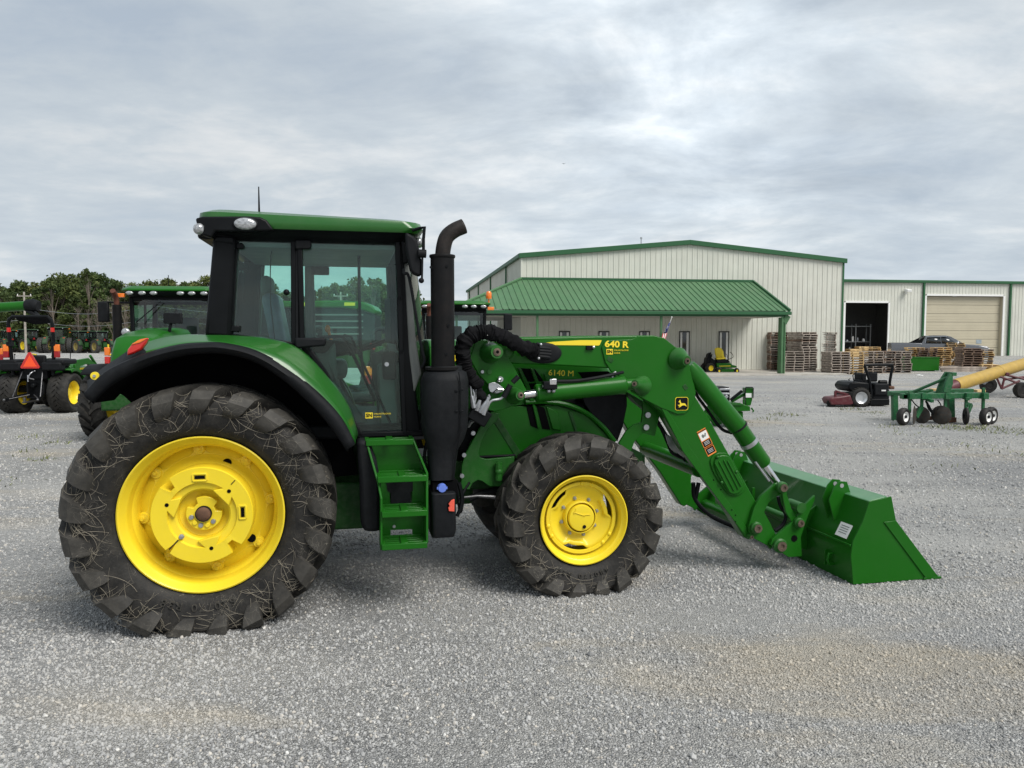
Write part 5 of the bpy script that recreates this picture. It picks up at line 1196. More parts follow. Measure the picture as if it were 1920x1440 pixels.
part('filler_cap', MB().lathe([(.0001, -.02), (.028, -.02), (.033, 0), (.033, .02)], Q(829, 915, -1.12), 16).box(Q(829, 915, -1.13), (.075, .012, .016)), BLUECAP, deft)
part('recess', MB().prism(QP(zoomed([(1025, 1080), (1025, 1040), (1045, 1020), (1068, 1015), (1068, 1095), (1035, 1098)], 540, 640, 3.43), -1.152), -1.154, -1.14), BLACK_DEEP, deft)
part('release_clip', MB().prism(QP(zoomed([(1034, 1092), (1030, 1070), (1040, 1060), (1032, 1045), (1050, 1022), (1070, 1014), (1070, 1094)], 540, 640, 3.43), -1.158), -1.165, -1.15), REDCLIP, deft, .003)
part('hose_bundle', MB().tube(spline([Q(860, 905, -.95), Q(866, 930, -.95), Q(864, 950, -.95), Q(857, 968, -.95)], 5), .014, 6).tube(spline([Q(800, 830, -.95), Q(796, 860, -.95), Q(805, 900, -.95)], 5), .012, 6).tube(spline([Q(880, 905, -.7), Q(868, 925, -.8), Q(860, 945, -.9)], 5), .010, 6), BLACK, TR)

# ---------- loader: mast, arms, cylinders
ZB = lambda pts: zoomed(pts, 880, 640, 9.0)
mast = pl('loader_mast', ZB([(10, 285), (100, 10), (150, -2), (590, 5), (640, 60), (660, 260), (800, 520), (985, 860), (985, 960), (800, 1060), (580, 1150), (430, 1180), (330, 1165), (300, 1120), (340, 1050), (350, 760), (150, 550)]), -.76, .035, GREEN, TR, .004, mirror=True)
part('mast_flange', MB().prism(QP(ZB([(10, 285), (-10, 270), (-5, 120), (60, -10), (150, -22), (600, -15), (590, 5), (150, -2), (100, 10)]), -.76), -.76, -.60), GREEN, mast, .004)
def boss(parent, px, py, v, r0, r1, ln, pin=.55, pinmat=PINBRASS, shift=(0, 0)):
    c = Q(px, py, v); b_ = MB().lathe([(.0001, -ln), (r1 * .8, -ln), (r1, -ln * .97), (r0 * .97, -.01), (r0, 0)], c, 28); o = part('pivot_boss', b_, GREEN_CAST, parent)
    part('pin', MB().lathe([(.0001, -ln - .002), (r1 * pin * .35, -ln - .002), (r1 * pin * .36, -ln - .010), (r1 * pin, -ln - .012), (r1 * pin, -ln + .004)], c, 18), pinmat, o); return o
def conebush(parent, p0, v0_, p1, v1_, r0, r1, mat=GREEN_CAST):
    a, b_ = Vector(Q(*p0, v0_)), Vector(Q(*p1, v1_)); o = part('pivot_boss', MB().tube([a, a.lerp(b_, .93), b_], [r0, r1 * 1.06, r1], 28), mat, parent)
    d = (b_ - a).normalized(); part('pin', MB().tube([b_ - d * .01, b_ + d * .008], r1 * .62, 20).tube([b_, b_ + d * .012], r1 * .45, 16), PINBRASS, o); part('pin_bore', MB().tube([b_, b_ + d * .0135], r1 * .26, 14), BLACK_DEEP, o); return o
conebush(mast, (919, 661), -.76, (932, 660), -.93, .085, .048)
conebush(mast, (963, 742), -.76, (976, 741), -.90, .068, .038)
part('mast_boss', MB().ball(Q(952, 660, -.74), .05, .03, .06), GREEN_CAST, mast)
for x, y in ((906, 697), (918, 697)): part('plug', MB().disc(Q(x, y, -.765), .018, .008, 16), GREEN_CAST, mast)
part('mast_bolt', MB().disc(Q(904.5, 696.5 + 0, -.765), .008, .01), STEEL, mast)
for x, y, r_ in ((904, 697, .012), (938, 711, .022)): part('mast_bolt', MB().disc(Q(x, y + (0), -.775), r_, .03, 14), STEEL, mast)
part('lock_plate', MB().prism(QP(ZB([(320, 780), (330, 710), (400, 690), (460, 700), (570, 780), (570, 850), (470, 880), (400, 870), (345, 850)]), -.79), -.795, -.775), STEEL, mast, .003)
part('lock_pin', MB().tube([Q(926, 736, -.80), Q(934, 729, -.82), Q(944, 731, -.82)], .010).ball(Q(936, 712, -.80), .018), CHROME, mast)
part('lock_lever', MB().tube(spline([Q(903, 789, -.85), Q(913, 766, -.85), Q(921, 752, -.85), Q(938, 748, -.85), Q(946, 740, -.85)], 4), .010), STEEL, mast)
part('lever_grip', MB().tube([Q(944, 745, -.85), Q(957, 722, -.85)], .022, 12).tube([Q(961, 717, -.85), Q(972, 706, -.85)], .020, 12), BLACK_M, mast)
# valve coupler with hydraulic fittings between canister and mast
cp = part('hose_coupler', MB().box(Q(897, 778, -.80), (.16, .12, .12), Matrix.Rotation(R(32), 3, 'Y')), BLACK, TR, .01)
for k_, (x0, y0, x1, y1) in enumerate(((893, 770, 900, 750), (900, 774, 912, 752), (888, 765, 884, 742), (906, 778, 916, 744))):
    part('fitting', MB().tube([Q(x0, y0, -.86), Q((x0 + x1) / 2, (y0 + y1) / 2, -.86), Q(x1, y1, -.86)], [.018, .020, .012], 8), STEEL, cp)
for pts in ([(884, 742), (882, 724), (879, 705)], [(888, 765), (893, 738), (890, 712), (888, 708)], [(912, 752), (918, 746), (916, 740)], [(884, 760), (889, 742), (884, 722)]):
    part('hydraulic_pipe', MB().tube(spline([Q(x, y, -.86) for x, y in pts], 4), .008, 7), STEEL, cp)
part('fitting', MB().tube([Q(878, 800, -.72), Q(884, 790, -.75), Q(893, 786, -.78)], [.012, .016, .012], 8), STEEL, cp)
# black nylon hose sleeves
def sleeve(pts, vs, r, thin=False):
    P = spline([Q(x, y, v) for (x, y), v in zip(pts, vs)], 12); rs = [r * (1 + .07 * math.sin(i * 2.3 + 2 * math.sin(i * .9)) + .07 * math.sin(i * .61)) for i in range(len(P))]
    rs = [r_ * (.62 if i < 10 and thin else 1) for i, r_ in enumerate(rs)]; mb = MB().tube(P, rs, 20)
    mb.v = [tuple(Vector(p) + mnoise.noise_vector(Vector(p) * 14) * .014 + mnoise.noise_vector(Vector(p) * 45) * .007) for p in mb.v]; return mb
part('hose_sleeve', sleeve([(904, 750), (893, 722), (878, 700), (870, 676), (868, 650), (878, 632), (898, 623), (922, 624), (948, 634), (972, 648), (992, 656), (1004, 660)], [-.84] * 4 + [-.86] * 5 + [-.82, -.78, -.76], .056, True), CLOTH, TR)
part('hose_sleeve', sleeve([(880, 706), (872, 690), (866, 668), (864, 650), (872, 634), (886, 626)], [-.80] * 6, .045), CLOTH, TR)
part('hose_sleeve', sleeve([(884, 715), (897, 735), (902, 758), (896, 772)], [-.82] * 4, .035), CLOTH, TR)
part('cable_tie', MB().tube([Q(918, 612, -.84), Q(922, 624, -.90), Q(916, 644, -.86)], .005, 5).tube([Q(914, 628, -.9), Q(915, 640, -.8)], .004, 5), WHITE, TR)
# boom
VA = -.70; TA = .13
boom_pts = [(925, 640), (975, 633), (1040, 632), (1125, 630), (1196, 629), (1225, 629), (1250, 638), (1215, 700), (1150, 691), (1060, 686), (962, 682), (930, 672)]
leg_pts = [(1178, 722), (1215, 700), (1250, 640), (1275, 655), (1297, 690), (1305, 735), (1304, 744), (1330, 786), (1362, 843), (1391, 893), (1420, 945), (1417, 985), (1412, 1006), (1404, 1012), (1396, 1008), (1351, 936), (1282, 845), (1240, 772)]
arm = part('loader_arm', MB().prism(QP(boom_pts, VA), VA, VA + TA).prism(QP(leg_pts, VA + .001), VA + .001, VA + TA - .001), GREEN, TR, .010)
arm_far = part('loader_arm', MB().prism(QP(boom_pts, VA), -VA - TA, -VA).prism(QP(leg_pts, VA + .001), -VA - TA + .001, -VA - .001), GREEN, TR, .010)
knee = [(1128, 652), (1133, 641), (1144, 637.5), (1183, 636), (1191, 633), (1196, 629.5), (1226, 629), (1246, 634), (1272, 655), (1290, 674), (1297, 704), (1305, 736), (1303, 748), (1293, 769), (1284, 776), (1270, 777), (1239, 765), (1206, 748), (1184, 735), (1174, 718), (1160, 705), (1146, 697), (1135, 680)]
kn = part('knee_plate', MB().prism(QP(knee, VA - .012), VA - .012, VA), GREEN, arm, .006)
part('knee_plate', MB().prism(QP(knee, VA - .012), -VA, -VA + .012), GREEN, arm_far, .006)
# formed flange strip with bolts on the inner edge of the lower leg
part('leg_flange', MB().prism(QP([(1240, 765), (1252, 770), (1296, 842), (1358, 930), (1412, 1006), (1403, 1012), (1349, 940), (1280, 846)], VA - .006), VA - .008, VA), GREEN, arm, .003)
for x, y in ((1372, 956), (1379, 966), (1379, 978), (1352, 918), (1338, 900)): part('hole', MB().disc(Q(x, y, VA - .009), .006, .003), BLACK_DEEP, arm)
part('crossbar_arm', MB().tube([Q(1312, 880, -.60), (Q(1312, 880, -.60)[0], .60, Q(1312, 880, -.60)[2])], .07, 20), GREEN, TR)
for pts in (((1139, 671), (1149, 678)), ((1282, 722), (1288, 730))): 
    a, b_ = Vector(Q(*pts[0], VA - .013)), Vector(Q(*pts[1], VA - .013)); part('recess', MB().beam(a, b_, .004, .035), GREEN_DK, arm, .002)
part('decal_stripe', MB().prism(QP(zoomed([(690, 305), (900, 278), (1130, 264), (1318, 264), (1300, 305), (1290, 310), (900, 306), (760, 316), (700, 318)], 840, 580, 4.571), VA - .003), VA - .003, VA - .0005), YEL_DECAL, arm)
part('lamp', MB().box(Q(1106, 652, VA - .01), (.06, .02, .035)), BLACK, arm, .004); part('lamp_bolt', MB().ball(Q(1113, 651, VA - .02), .014), CHROME, arm)
c = Q(1156, 646, VA - .014); text('model_number', '640 R', .070, YEL_DECAL, arm, (c[0], VA - .0145, c[2]), (R(90), R(2.5), 0), .0022, 1.20, .001)
sn_sticker(arm, 1143, 659.5, VA - .0145, .125)
ov = part('hose_port', MB().ball(Q(1019, 662, VA - .012), .15, .02, .083, 32, 12), BLACK_M, arm)
for k_ in range(4):
    y0 = 653 + k_ * 5.5; part('hose', MB().tube(spline([Q(998, y0, VA - .05), Q(1010, y0 - 1, VA - .045), Q(1024, y0, VA - .03), Q(1033 - abs(k_ - 1.5) * 2, y0 + 1, VA - .02)], 4), .017, 8), BLACK_M, ov)
part('clamp_bracket', MB().beam(Q(1007, 644, VA - .06), Q(1008, 673, VA - .06), .02, .035).ball(Q(1008, 645, VA - .07), .014).ball(Q(1010, 672, VA - .07), .014), BLACK_M, ov, .003)
for x, y in ((1014, 646), (1010, 672)): part('clamp_bolt', MB().ball(Q(x, y, VA - .08), .012), STEEL, ov)
conebush(arm, (1272, 673), VA - .012, (1288, 676.5), VA - .12, .095, .040)
conebush(arm, (1203, 723), VA - .0, (1190, 720), VA - .13, .085, .032)
# emblem: black rounded square, gold edge, leaping animal
def emblem(parent, px, py, v, s):
    c = Q(px, py, v)
    def rs(w, rc):
        pts = []
        for cx_, cy_, a0_ in ((w - rc, w - rc, 0), (-w + rc, w - rc, 90), (-w + rc, -w + rc, 180), (w - rc, -w + rc, 270)):
            for k_ in range(6): a = R(a0_ + 18 * k_); pts.append((c[0] + cx_ + rc * math.cos(a), c[2] + (cy_ + rc * math.sin(a)) * .95))
        return pts
    e = part('emblem', MB().prism(rs(s, s * .35), v - .002, v), YEL_DECAL, parent); part('emblem_field', MB().prism(rs(s * .93, s * .31), v - .003, v - .002), BLACK, e)
    D = [(-.52, .30), (-.42, .34), (-.36, .46), (-.30, .60), (-.20, .50), (-.24, .38), (-.14, .26), (-.08, .06), (.14, .08), (.40, .06), (.56, -.02), (.66, -.22), (.80, -.40), (.62, -.34), (.46, -.24), (.26, -.22), (.02, -.26), (-.10, -.36), (-.34, -.50), (-.52, -.46), (-.36, -.38), (-.26, -.26), (-.50, -.28), (-.64, -.14), (-.50, -.16), (-.30, -.12), (-.26, .04), (-.32, .20), (-.44, .22)]
    part('emblem_figure', MB().prism([(c[0] + x * s, c[2] + z * s) for x, z in D], v - .004, v - .0032), YEL_DECAL, e)
emblem(arm, 1278, 757, VA - .013, .058)
# warning decals down the leg
def tilted(px, py, v, w, h_, ang, name, mat, parent, off=0.0):
    c = Vector(Q(px, py, v)); Rm = Matrix.Rotation(ang, 3, 'Y'); o = MB().box((0, 0, 0), (w, .0016, h_)).build(name, mat, parent); o.location = (c.x, v - off, c.z); o.rotation_euler = (0, ang, 0); return o
AG = R(-27)
ax_, ay_ = (1316, 818), (1334, 848)
dw = .085
dec = tilted(1325, 829, VA - .001, dw, .235, AG, 'warning_decal', pmat('decal_orange', (.85, .26, .05), .4, var=.02), arm)
for z, h_, mt in ((.062, .072, WHITE), (-.006, .05, BLACK), (-.078, .055, BLACK)): 
    o = MB().box((0, -.0014, z), (dw * .88, .0012, h_)).build('decal_panel', mt, dec)
for z in (.105, -.042):
    text('decal_text', 'WARNING', .018, BLACK, dec, (0, -.0016, z), (R(90), 0, 0), .0005, 1.0, .0004)
for j in range(3): MB().box((0, -.0022, -.066 - .012 * j), (dw * .6, .0008, .003)).build('decal_line', WHITE, dec); MB().box((0, -.0022, .008 - .012 * j), (dw * .6, .0008, .003)).build('decal_line', WHITE, dec)
part('decal_figure', MB().ball((-.008, -.0022, .062), .012, .001, .016).box((.014, -.0022, .064), (.012, .001, .03), Matrix.Rotation(.5, 3, 'Y')), GREYP, dec)
# oval ribbed cover
ovp = spline([Q(x, y, VA) for x, y in zoomed([(325, 210), (312, 150), (345, 105), (400, 98), (440, 120), (500, 230), (535, 300), (530, 345), (480, 375), (430, 365), (385, 310), (340, 240)], 1240, 820, 3.43)], 4)
cov = part('arm_cover', MB().prism([(p.x, p.z) for p in ovp], VA - .012, VA), GREEN, arm, .005)
ovi = [(p.x, p.z) for p in ovp]; cx_ = sum(p[0] for p in ovi) / len(ovi); cz_ = sum(p[1] for p in ovi) / len(ovi)
part('cover_plate', MB().prism([(cx_ + (x - cx_) * .82, cz_ + (z - cz_) * .90) for x, z in ovi], VA - .028, VA - .012), GREEN, cov, .009)
for (x0, y0), (x1, y1) in (((345, 165), (435, 340)), ((370, 155), (468, 345)), ((400, 145), (495, 335)), ((425, 150), (512, 315))):
    q = zoomed([(x0, y0), (x1, y1)], 1240, 820, 3.43); part('cover_rib', MB().beam(Q(*q[0], VA - .029), Q(*q[1], VA - .029), .016, .012), GREEN, cov, .004)
for x, y in zoomed([(362, 128), (482, 222), (388, 290)], 1240, 820, 3.43): part('cover_bolt', MB().ball(Q(x, y, VA - .03), .014, .012, .014), GREEN_CAST, cov)
# lift cylinder
def cyl(name, p0, p1, v, r, rodp, rodr, parent):
    a, b_ = Vector(Q(*p0, v)), Vector(Q(*p1, v)); d = (b_ - a).normalized()
    o = part(name, MB().tube([a, a + d * .012, a + d * .06, b_ - d * .05, b_ - d * .01, b_], [r * .9, r * 1.06, r, r, r * 1.02, r * .9], 28), GREEN, parent)
    part('rod', MB().tube([b_, Vector(Q(*rodp, v))], rodr, 20), CHROME, o); return o
lc = cyl('lift_cylinder', (1172, 721.5), (1004, 738), VA - .07, .072, (982, 741), .033, TR)
part('cylinder_end', MB().tube([Q(1170, 721.5, VA - .07), Q(1192, 720, VA - .07)], .045, 14), GREEN, lc)
part('valve_block', MB().box(Q(1030, 722, VA - .15), (.11, .08, .06)), BLACK, lc, .006); part('valve_plate', MB().box(Q(1037, 716, VA - .19), (.055, .012, .045)), CHROME, lc, .004)
for x, y in ((1022, 719), (1020, 724), (1029, 733), (1038, 733)): part('valve_fitting', MB().ball(Q(x, y, VA - .16), .016), STEEL, lc)
part('cylinder_hose', MB().tube(spline([Q(1042, 715, VA - .12), Q(1080, 714, VA - .12), Q(1120, 708, VA - .12), Q(1150, 702, VA - .1), Q(1168, 698, VA - .05)], 8), .013, 8), BLACK_M, lc)
part('hose_elbow', MB().tube([Q(1148, 714, VA - .08), Q(1148, 702, VA - .08), Q(1154, 698, VA - .06)], .010), STEEL, lc)
a_ = Vector(Q(1172, 721.5, VA - .07)); lcm = MB().tube([(a_.x, .77, a_.z), (Q(1004, 738, VA - .07)[0], .77, Q(1004, 738, VA - .07)[2])], .072, 20); part('lift_cylinder', lcm, GREEN, TR)
# bucket cylinder on top of the leg
VC = VA + .05
bc = part('bucket_cylinder', MB().tube([Q(1290, 684, VC), Q(1300, 700, VC), Q(1383, 800, VC), Q(1384, 801, VC), Q(1430, 868, VC), Q(1432, 871, VC)], [.055, .080, .080, .074, .074, .062], 28), GREEN, TR)
part('band', MB().tube([Q(1402, 827, VC), Q(1406, 833, VC)], .080, 24).box(Q(1409, 821, VC), (.03, .02, .025)), STEEL, bc)
part('ring', MB().tube([Q(1383, 799, VC), Q(1385, 802, VC)], .082, 24), BLACK_M, bc)
part('rod', MB().tube([Q(1430, 868, VC), Q(1456, 905, VC)], .034, 18), CHROME, bc)
part('sensor_rod', MB().tube([Q(1416, 866, VC - .05), Q(1442, 902, VC - .05)], .010, 8), STEEL, bc)
part('hose', MB().tube(spline([Q(1296, 700, VA + .12), Q(1302, 733, VA + .1), Q(1326, 768, VA + .1), Q(1352, 803, VA + .1), Q(1372, 812, VA + .1)], 6), .014, 8), BLACK, bc)
bm = MB()
P = [Q(1290, 684, VC), Q(1300, 700, VC), Q(1430, 868, VC)]; bm.tube([(p[0], -p[1], p[2]) for p in P], [.055, .08, .074], 20); bcf = part('bucket_cylinder', bm, GREEN, TR)
part('rod', MB().tube([(Q(1430, 868, VC)[0], .65, Q(1430, 868, VC)[2]), (Q(1456, 905, VC)[0], .65, Q(1456, 905, VC)[2])], .034, 14), CHROME, bcf)
# inner self-levelling linkage between the arms
pl('parking_stand', [(1160, 832), (1175, 808), (1188, 797), (1203, 792), (1206, 770), (1205, 752), (1222, 742), (1240, 768), (1232, 800), (1228, 818), (1205, 812), (1190, 828), (1182, 850), (1172, 842)], -.55, .03, GREEN, TR, .004)
for x, y in ((1214, 778), (1211, 801)): part('stand_pin', MB().disc(Q(x, y, -.56), .024, .03, 16), STEEL, TR)
part('mast_bracket', MB().prism(QP([(1178, 735), (1235, 768), (1222, 790), (1215, 770), (1195, 755)], -.56), -.53, -.40), GREEN_DK, TR, .005)
part('hose_run', MB().tube(spline([Q(1216, 775, -.50), Q(1238, 800, -.5), Q(1252, 830, -.48), Q(1262, 850, -.46), Q(1290, 862, -.4)], 6), .016, 8).tube(spline([Q(1225, 775, -.52), Q(1250, 815, -.5), Q(1270, 848, -.46), Q(1290, 870, -.4)], 6), .010, 8), BLACK, TR)
for k_ in range(4): part('hydraulic_pipe', MB().tube(spline([Q(1247 + 3 * k_, 812 + 2 * k_, -.5), Q(1257 + 4 * k_, 838, -.5), Q(1272 + 5 * k_, 850 + 3 * k_, -.45)], 4), .009, 7), STEEL, TR)
part('latch_arm', MB().beam(Q(1264, 816, -.60), Q(1284, 842, -.60), .03, .04).ball(Q(1284, 837, -.62), .03), GREEN, TR, .005)
pl('hose_guard', [(1264, 812), (1270, 812), (1288, 838), (1290, 846), (1278, 846)], -.66, .05, GREEN, TR, .004)
part('lower_hose', MB().tube(spline([Q(1300, 905, -.2), Q(1303, 935, -.2), Q(1330, 965, -.3), Q(1370, 985, -.4), Q(1410, 1000, -.5)], 6), .020, 8).tube(spline([Q(1310, 905, -.2), Q(1306, 925, -.2), Q(1304, 935, -.2)], 4), .02, 8), BLACK, TR)

# ---------- bucket linkage and bucket
ZK = lambda pts: zoomed(pts, 1240, 820, 3.4286)
VK = -.74
def mir_part(name, pts, v, th, mat, bev=.004):
    o = pl(name, pts, v, th, mat, TR, bev); P = QP(pts, v); MB().prism(P, -v - th, -v).build(name, mat, TR, bev); return o
la = mir_part('bell_crank', ZK([(575, 640), (560, 580), (598, 450), (640, 380), (735, 298), (790, 290), (795, 345), (690, 420), (662, 480), (700, 550), (742, 640), (705, 722), (690, 700)]), VK, .035, GREEN)
lb = mir_part('tilt_link', ZK([(755, 300), (800, 330), (812, 380), (838, 460), (892, 540), (860, 560), (838, 545), (800, 480), (778, 370)]), VK - .04, .03, GREEN)
ca = mir_part('bucket_carrier', ZK([(702, 690), (715, 655), (870, 520), (890, 470), (960, 400), (988, 373), (985, 410), (950, 490), (928, 550), (898, 640), (905, 765), (820, 772), (770, 740)]), VK - .05, .03, GREEN)
def pin(parent, px, py, v, r): 
    c = Q(px, py, v); part('pivot_collar', MB().lathe([(r, 0), (r * 1.0, -.03), (r * .8, -.04), (r * .8, -.048), (r * .45, -.05)], c, 24), GREEN_CAST, parent)
    part('pin', MB().lathe([(.0001, -.046), (r * .3, -.046), (r * .34, -.056), (r * .68, -.056), (r * .70, -.04)], c, 20), PINBRASS, parent)
for (x, y), pr, v, r in ((ZK([(603, 578)])[0], la, VK, .052), (ZK([(768, 318)])[0], la, VK - .04, .048), (ZK([(755, 692)])[0], ca, VK - .05, .062), (ZK([(876, 546)])[0], ca, VK - .05, .045), (ZK([(562, 632)])[0], la, VA - .01, .022)): pin(pr, x, y, v, r)
x, y = ZK([(855, 650)])[0]; part('hole', MB().disc(Q(x, y, VK - .052), .03, .004, 8), BLACK_DEEP, ca)
cc = Q(*ZK([(890, 450)])[0], VK - .05); part('latch_roller', MB().tube([(cc[0], VK - .08, cc[2]), (cc[0], VK + .1, cc[2])], .045, 16), GREEN_CAST, ca)
ccx = Q(*ZK([(755, 692)])[0], VK); part('carrier_tube', MB().tube([(ccx[0] + .05, -.72, ccx[2] + .02), (ccx[0] + .05, .72, ccx[2] + .02)], .06, 18), GREEN, TR)
cc2 = Q(*ZK([(876, 546)])[0], VK); part('carrier_tube', MB().tube([(cc2[0] - .02, -.72, cc2[2]), (cc2[0] - .02, .72, cc2[2])], .04, 18), GREEN, TR)
part('lower_hose', MB().tube(spline([Q(*q, VK + .02) for q in ZK([(750, 380), (765, 440), (800, 500), (780, 560), (730, 600)])], 5), .015, 8), BLACK, TR)
# bucket shell
VE = -1.21; side = ZK([(1338, 413), (1480, 380), (1510, 537), (1780, 893), (1700, 914), (1440, 968), (1232, 972), (1219, 760), (1232, 668), (1296, 540)])
SP = QP(side, VE)
SP = [(a, max(b_, .006)) for a, b_ in SP]
inner_edge = [SP[0], SP[9], SP[8], SP[7], SP[6]]
bk_prof = [SP[1][0:2]]  # open mouth at the front
TB = .014
prof = [SP[0], SP[9], SP[8], SP[7], SP[6], (SP[5][0], .006), (SP[3][0], .010)]
def offs(p, q): return (p[0] + q[0], p[1] + q[1])
outer = prof; inn_ = [(SP[0][0] + .02, SP[0][1]), (SP[9][0] + .018, SP[9][1]), (SP[8][0] + .016, SP[8][1]), (SP[7][0] + .016, SP[7][1] + .01), (SP[6][0] + .016, SP[6][1] + .016), (SP[5][0], .022), (SP[3][0] - .06, .024)]
bucket = part('bucket', MB().prism(outer + inn_[::-1], -1.20, 1.20), GREEN, TR, .003, angle=30)
for v in (VE, 1.20): part('end_plate', MB().prism(SP, v, v + .012), GREEN, bucket, .003)
wear = ZK([(1432, 545), (1510, 535), (1782, 895), (1705, 912)]); part('wear_strip', MB().prism(QP(wear, VE - .010), VE - .010, VE), GREEN, bucket, .004)
tz = SP[0][1]; tx = SP[0][0]
part('top_lip', MB().prism([(tx - .005, tz - .045), (tx + .16, tz - .005), (tx + .17, tz + .035), (tx - .0, tz + .004)], -1.20, 1.20), pmat('bucket_lip_green', (.045, .18, .06), .38, coat=.2, var=.08, dust=.25, dcol=(.35, .40, .34)), bucket, .006)
part('cutting_edge', MB().box((SP[3][0] - .06, 0, .012), (.17, 2.44, .018)), GREEN, bucket, .003)
e0, e1 = ZK([(1700, 915)])[0], ZK([(1815, 905)])[0]
# creased back: pressed ribs
zc = SP[7][1]
part('back_rib', MB().box(((SP[7][0] + SP[8][0]) / 2 - .006, 0, (SP[7][1] + SP[8][1]) / 2 + .02), (.012, 2.40, .02)), GREEN, bucket, .004)
part('back_rib', MB().beam((SP[0][0] - .004, -1.2, tz - .08), (SP[0][0] - .004, 1.2, tz - .08), .018, .02), GREEN, bucket, .004)
# mounting ears on the bucket back
def backx(z):
    L = [SP[0], SP[9], SP[8], SP[7], SP[6]]
    for a, b_ in zip(L, L[1:]):
        if b_[1] <= z <= a[1]: t = (a[1] - z) / (a[1] - b_[1] + 1e-9); return a[0] + (b_[0] - a[0]) * t
    return SP[6][0]
ears = [(-.86, 1), (-.72, 1), (.72, 1), (.86, 1)]
for v0_ in (-.90, .78):
    for dv in (0, .09):
        v = v0_ + dv; zt = tz + .08
        P = [(backx(tz - .22) - .002, tz - .24), (backx(tz - .05) - .13, tz - .05), (tx - .10, zt - .02), (tx - .05, zt + .03), (tx + .02, zt + .02), (tx + .06, tz)]
        e_ = part('hook_ear', MB().prism(P, v, v + .014), GREEN, bucket, .003); part('ear_hole', MB().disc((tx - .03, v - .001, zt - .01), .018, .003), GREYL, e_)
for v in (-.60, .60): part('back_gusset', MB().prism([(backx(.50), .52), (backx(.5) - .10, .45), (backx(.2) - .10, .16), (backx(.2), .12)], v - .008, v + .008), GREEN, bucket, .003)
for v in (-.98,): part('tie_ring', MB().tube([(backx(.16), v, .20), (backx(.16) - .05, v, .20), (backx(.16) - .06, v, .15), (backx(.12) - .05, v, .11), (backx(.1), v, .11)], .012, 8).box((backx(.15) - .02, v + .07, .15), (.04, .012, .13)), GREEN, bucket, .002)
for v in (-.3, .3): part('back_gusset', MB().box((backx(.35) - .015, v, .35), (.03, .02, .30)), GREEN, bucket, .004)
c = Vector(Q(1585, 991, -1.02)); zz_ = c.z; bx = backx(zz_)
lab = part('bucket_label', MB().box((0, 0, 0), (.0015, .15, .12)), WHITE, bucket); lab.location = (bx - .005, -1.06, zz_); 
dz = Vector((SP[9][0] - SP[8][0], 0, SP[9][1] - SP[8][1])); lab.rotation_euler = (0, math.atan2(dz.x, dz.z), 0)
for j in range(4): o = MB().box((-.0014, 0, .035 - .02 * j), (.0006, .10, .006)).build('label_line', GREYP, lab)

# ================================================================== OTHER MACHINES
def wheel_set(parent, x, y, R_, w, rim, lugs, name, mat, near=-1, lh=.045, deep=.5, rimmat=None, lw=1.0):
    """wheel whose outer face looks to sign(near) y"""
    rimmat = rimmat or YELLOW
    o = MB().lathe([(rim * 1.0, -w * .42), (rim * 1.03, -w * .44), (rim * .98, -w * .40), (rim * .90, -w * .32), (rim * .86, -w * .1), (rim * .70, -w * .04 * deep), (rim * .45, -w * .12), (rim * .28, -w * .20), (.0001, -w * .20), (.0001, -w * .1), (rim * .9, w * .2), (rim * .95, w * .42), (rim * 1.03, w * .44), (rim * 1.0, w * .42)], (0, 0, 0), 36).build(name, rimmat, parent)
    o.location = (x, y, R_ - .01)
    key = (R_, w, rim, lugs, lh)
    if key not in TY: TY[key] = tyre(R_, w, rim * .97, lugs, lh, sink=R_ - .01, lw=lw).mesh('tyre', None, angle=28)
    me = TY[key]
    if mat not in [m for m in me.materials]: me = me.copy() if me.materials else me; me.materials.clear(); me.materials.append(mat)
    t = bpy.data.objects.new('tyre', me); COL.objects.link(t); t.parent = o
    if near > 0: o.scale = (1, -1, 1)
    return o
TY = {}
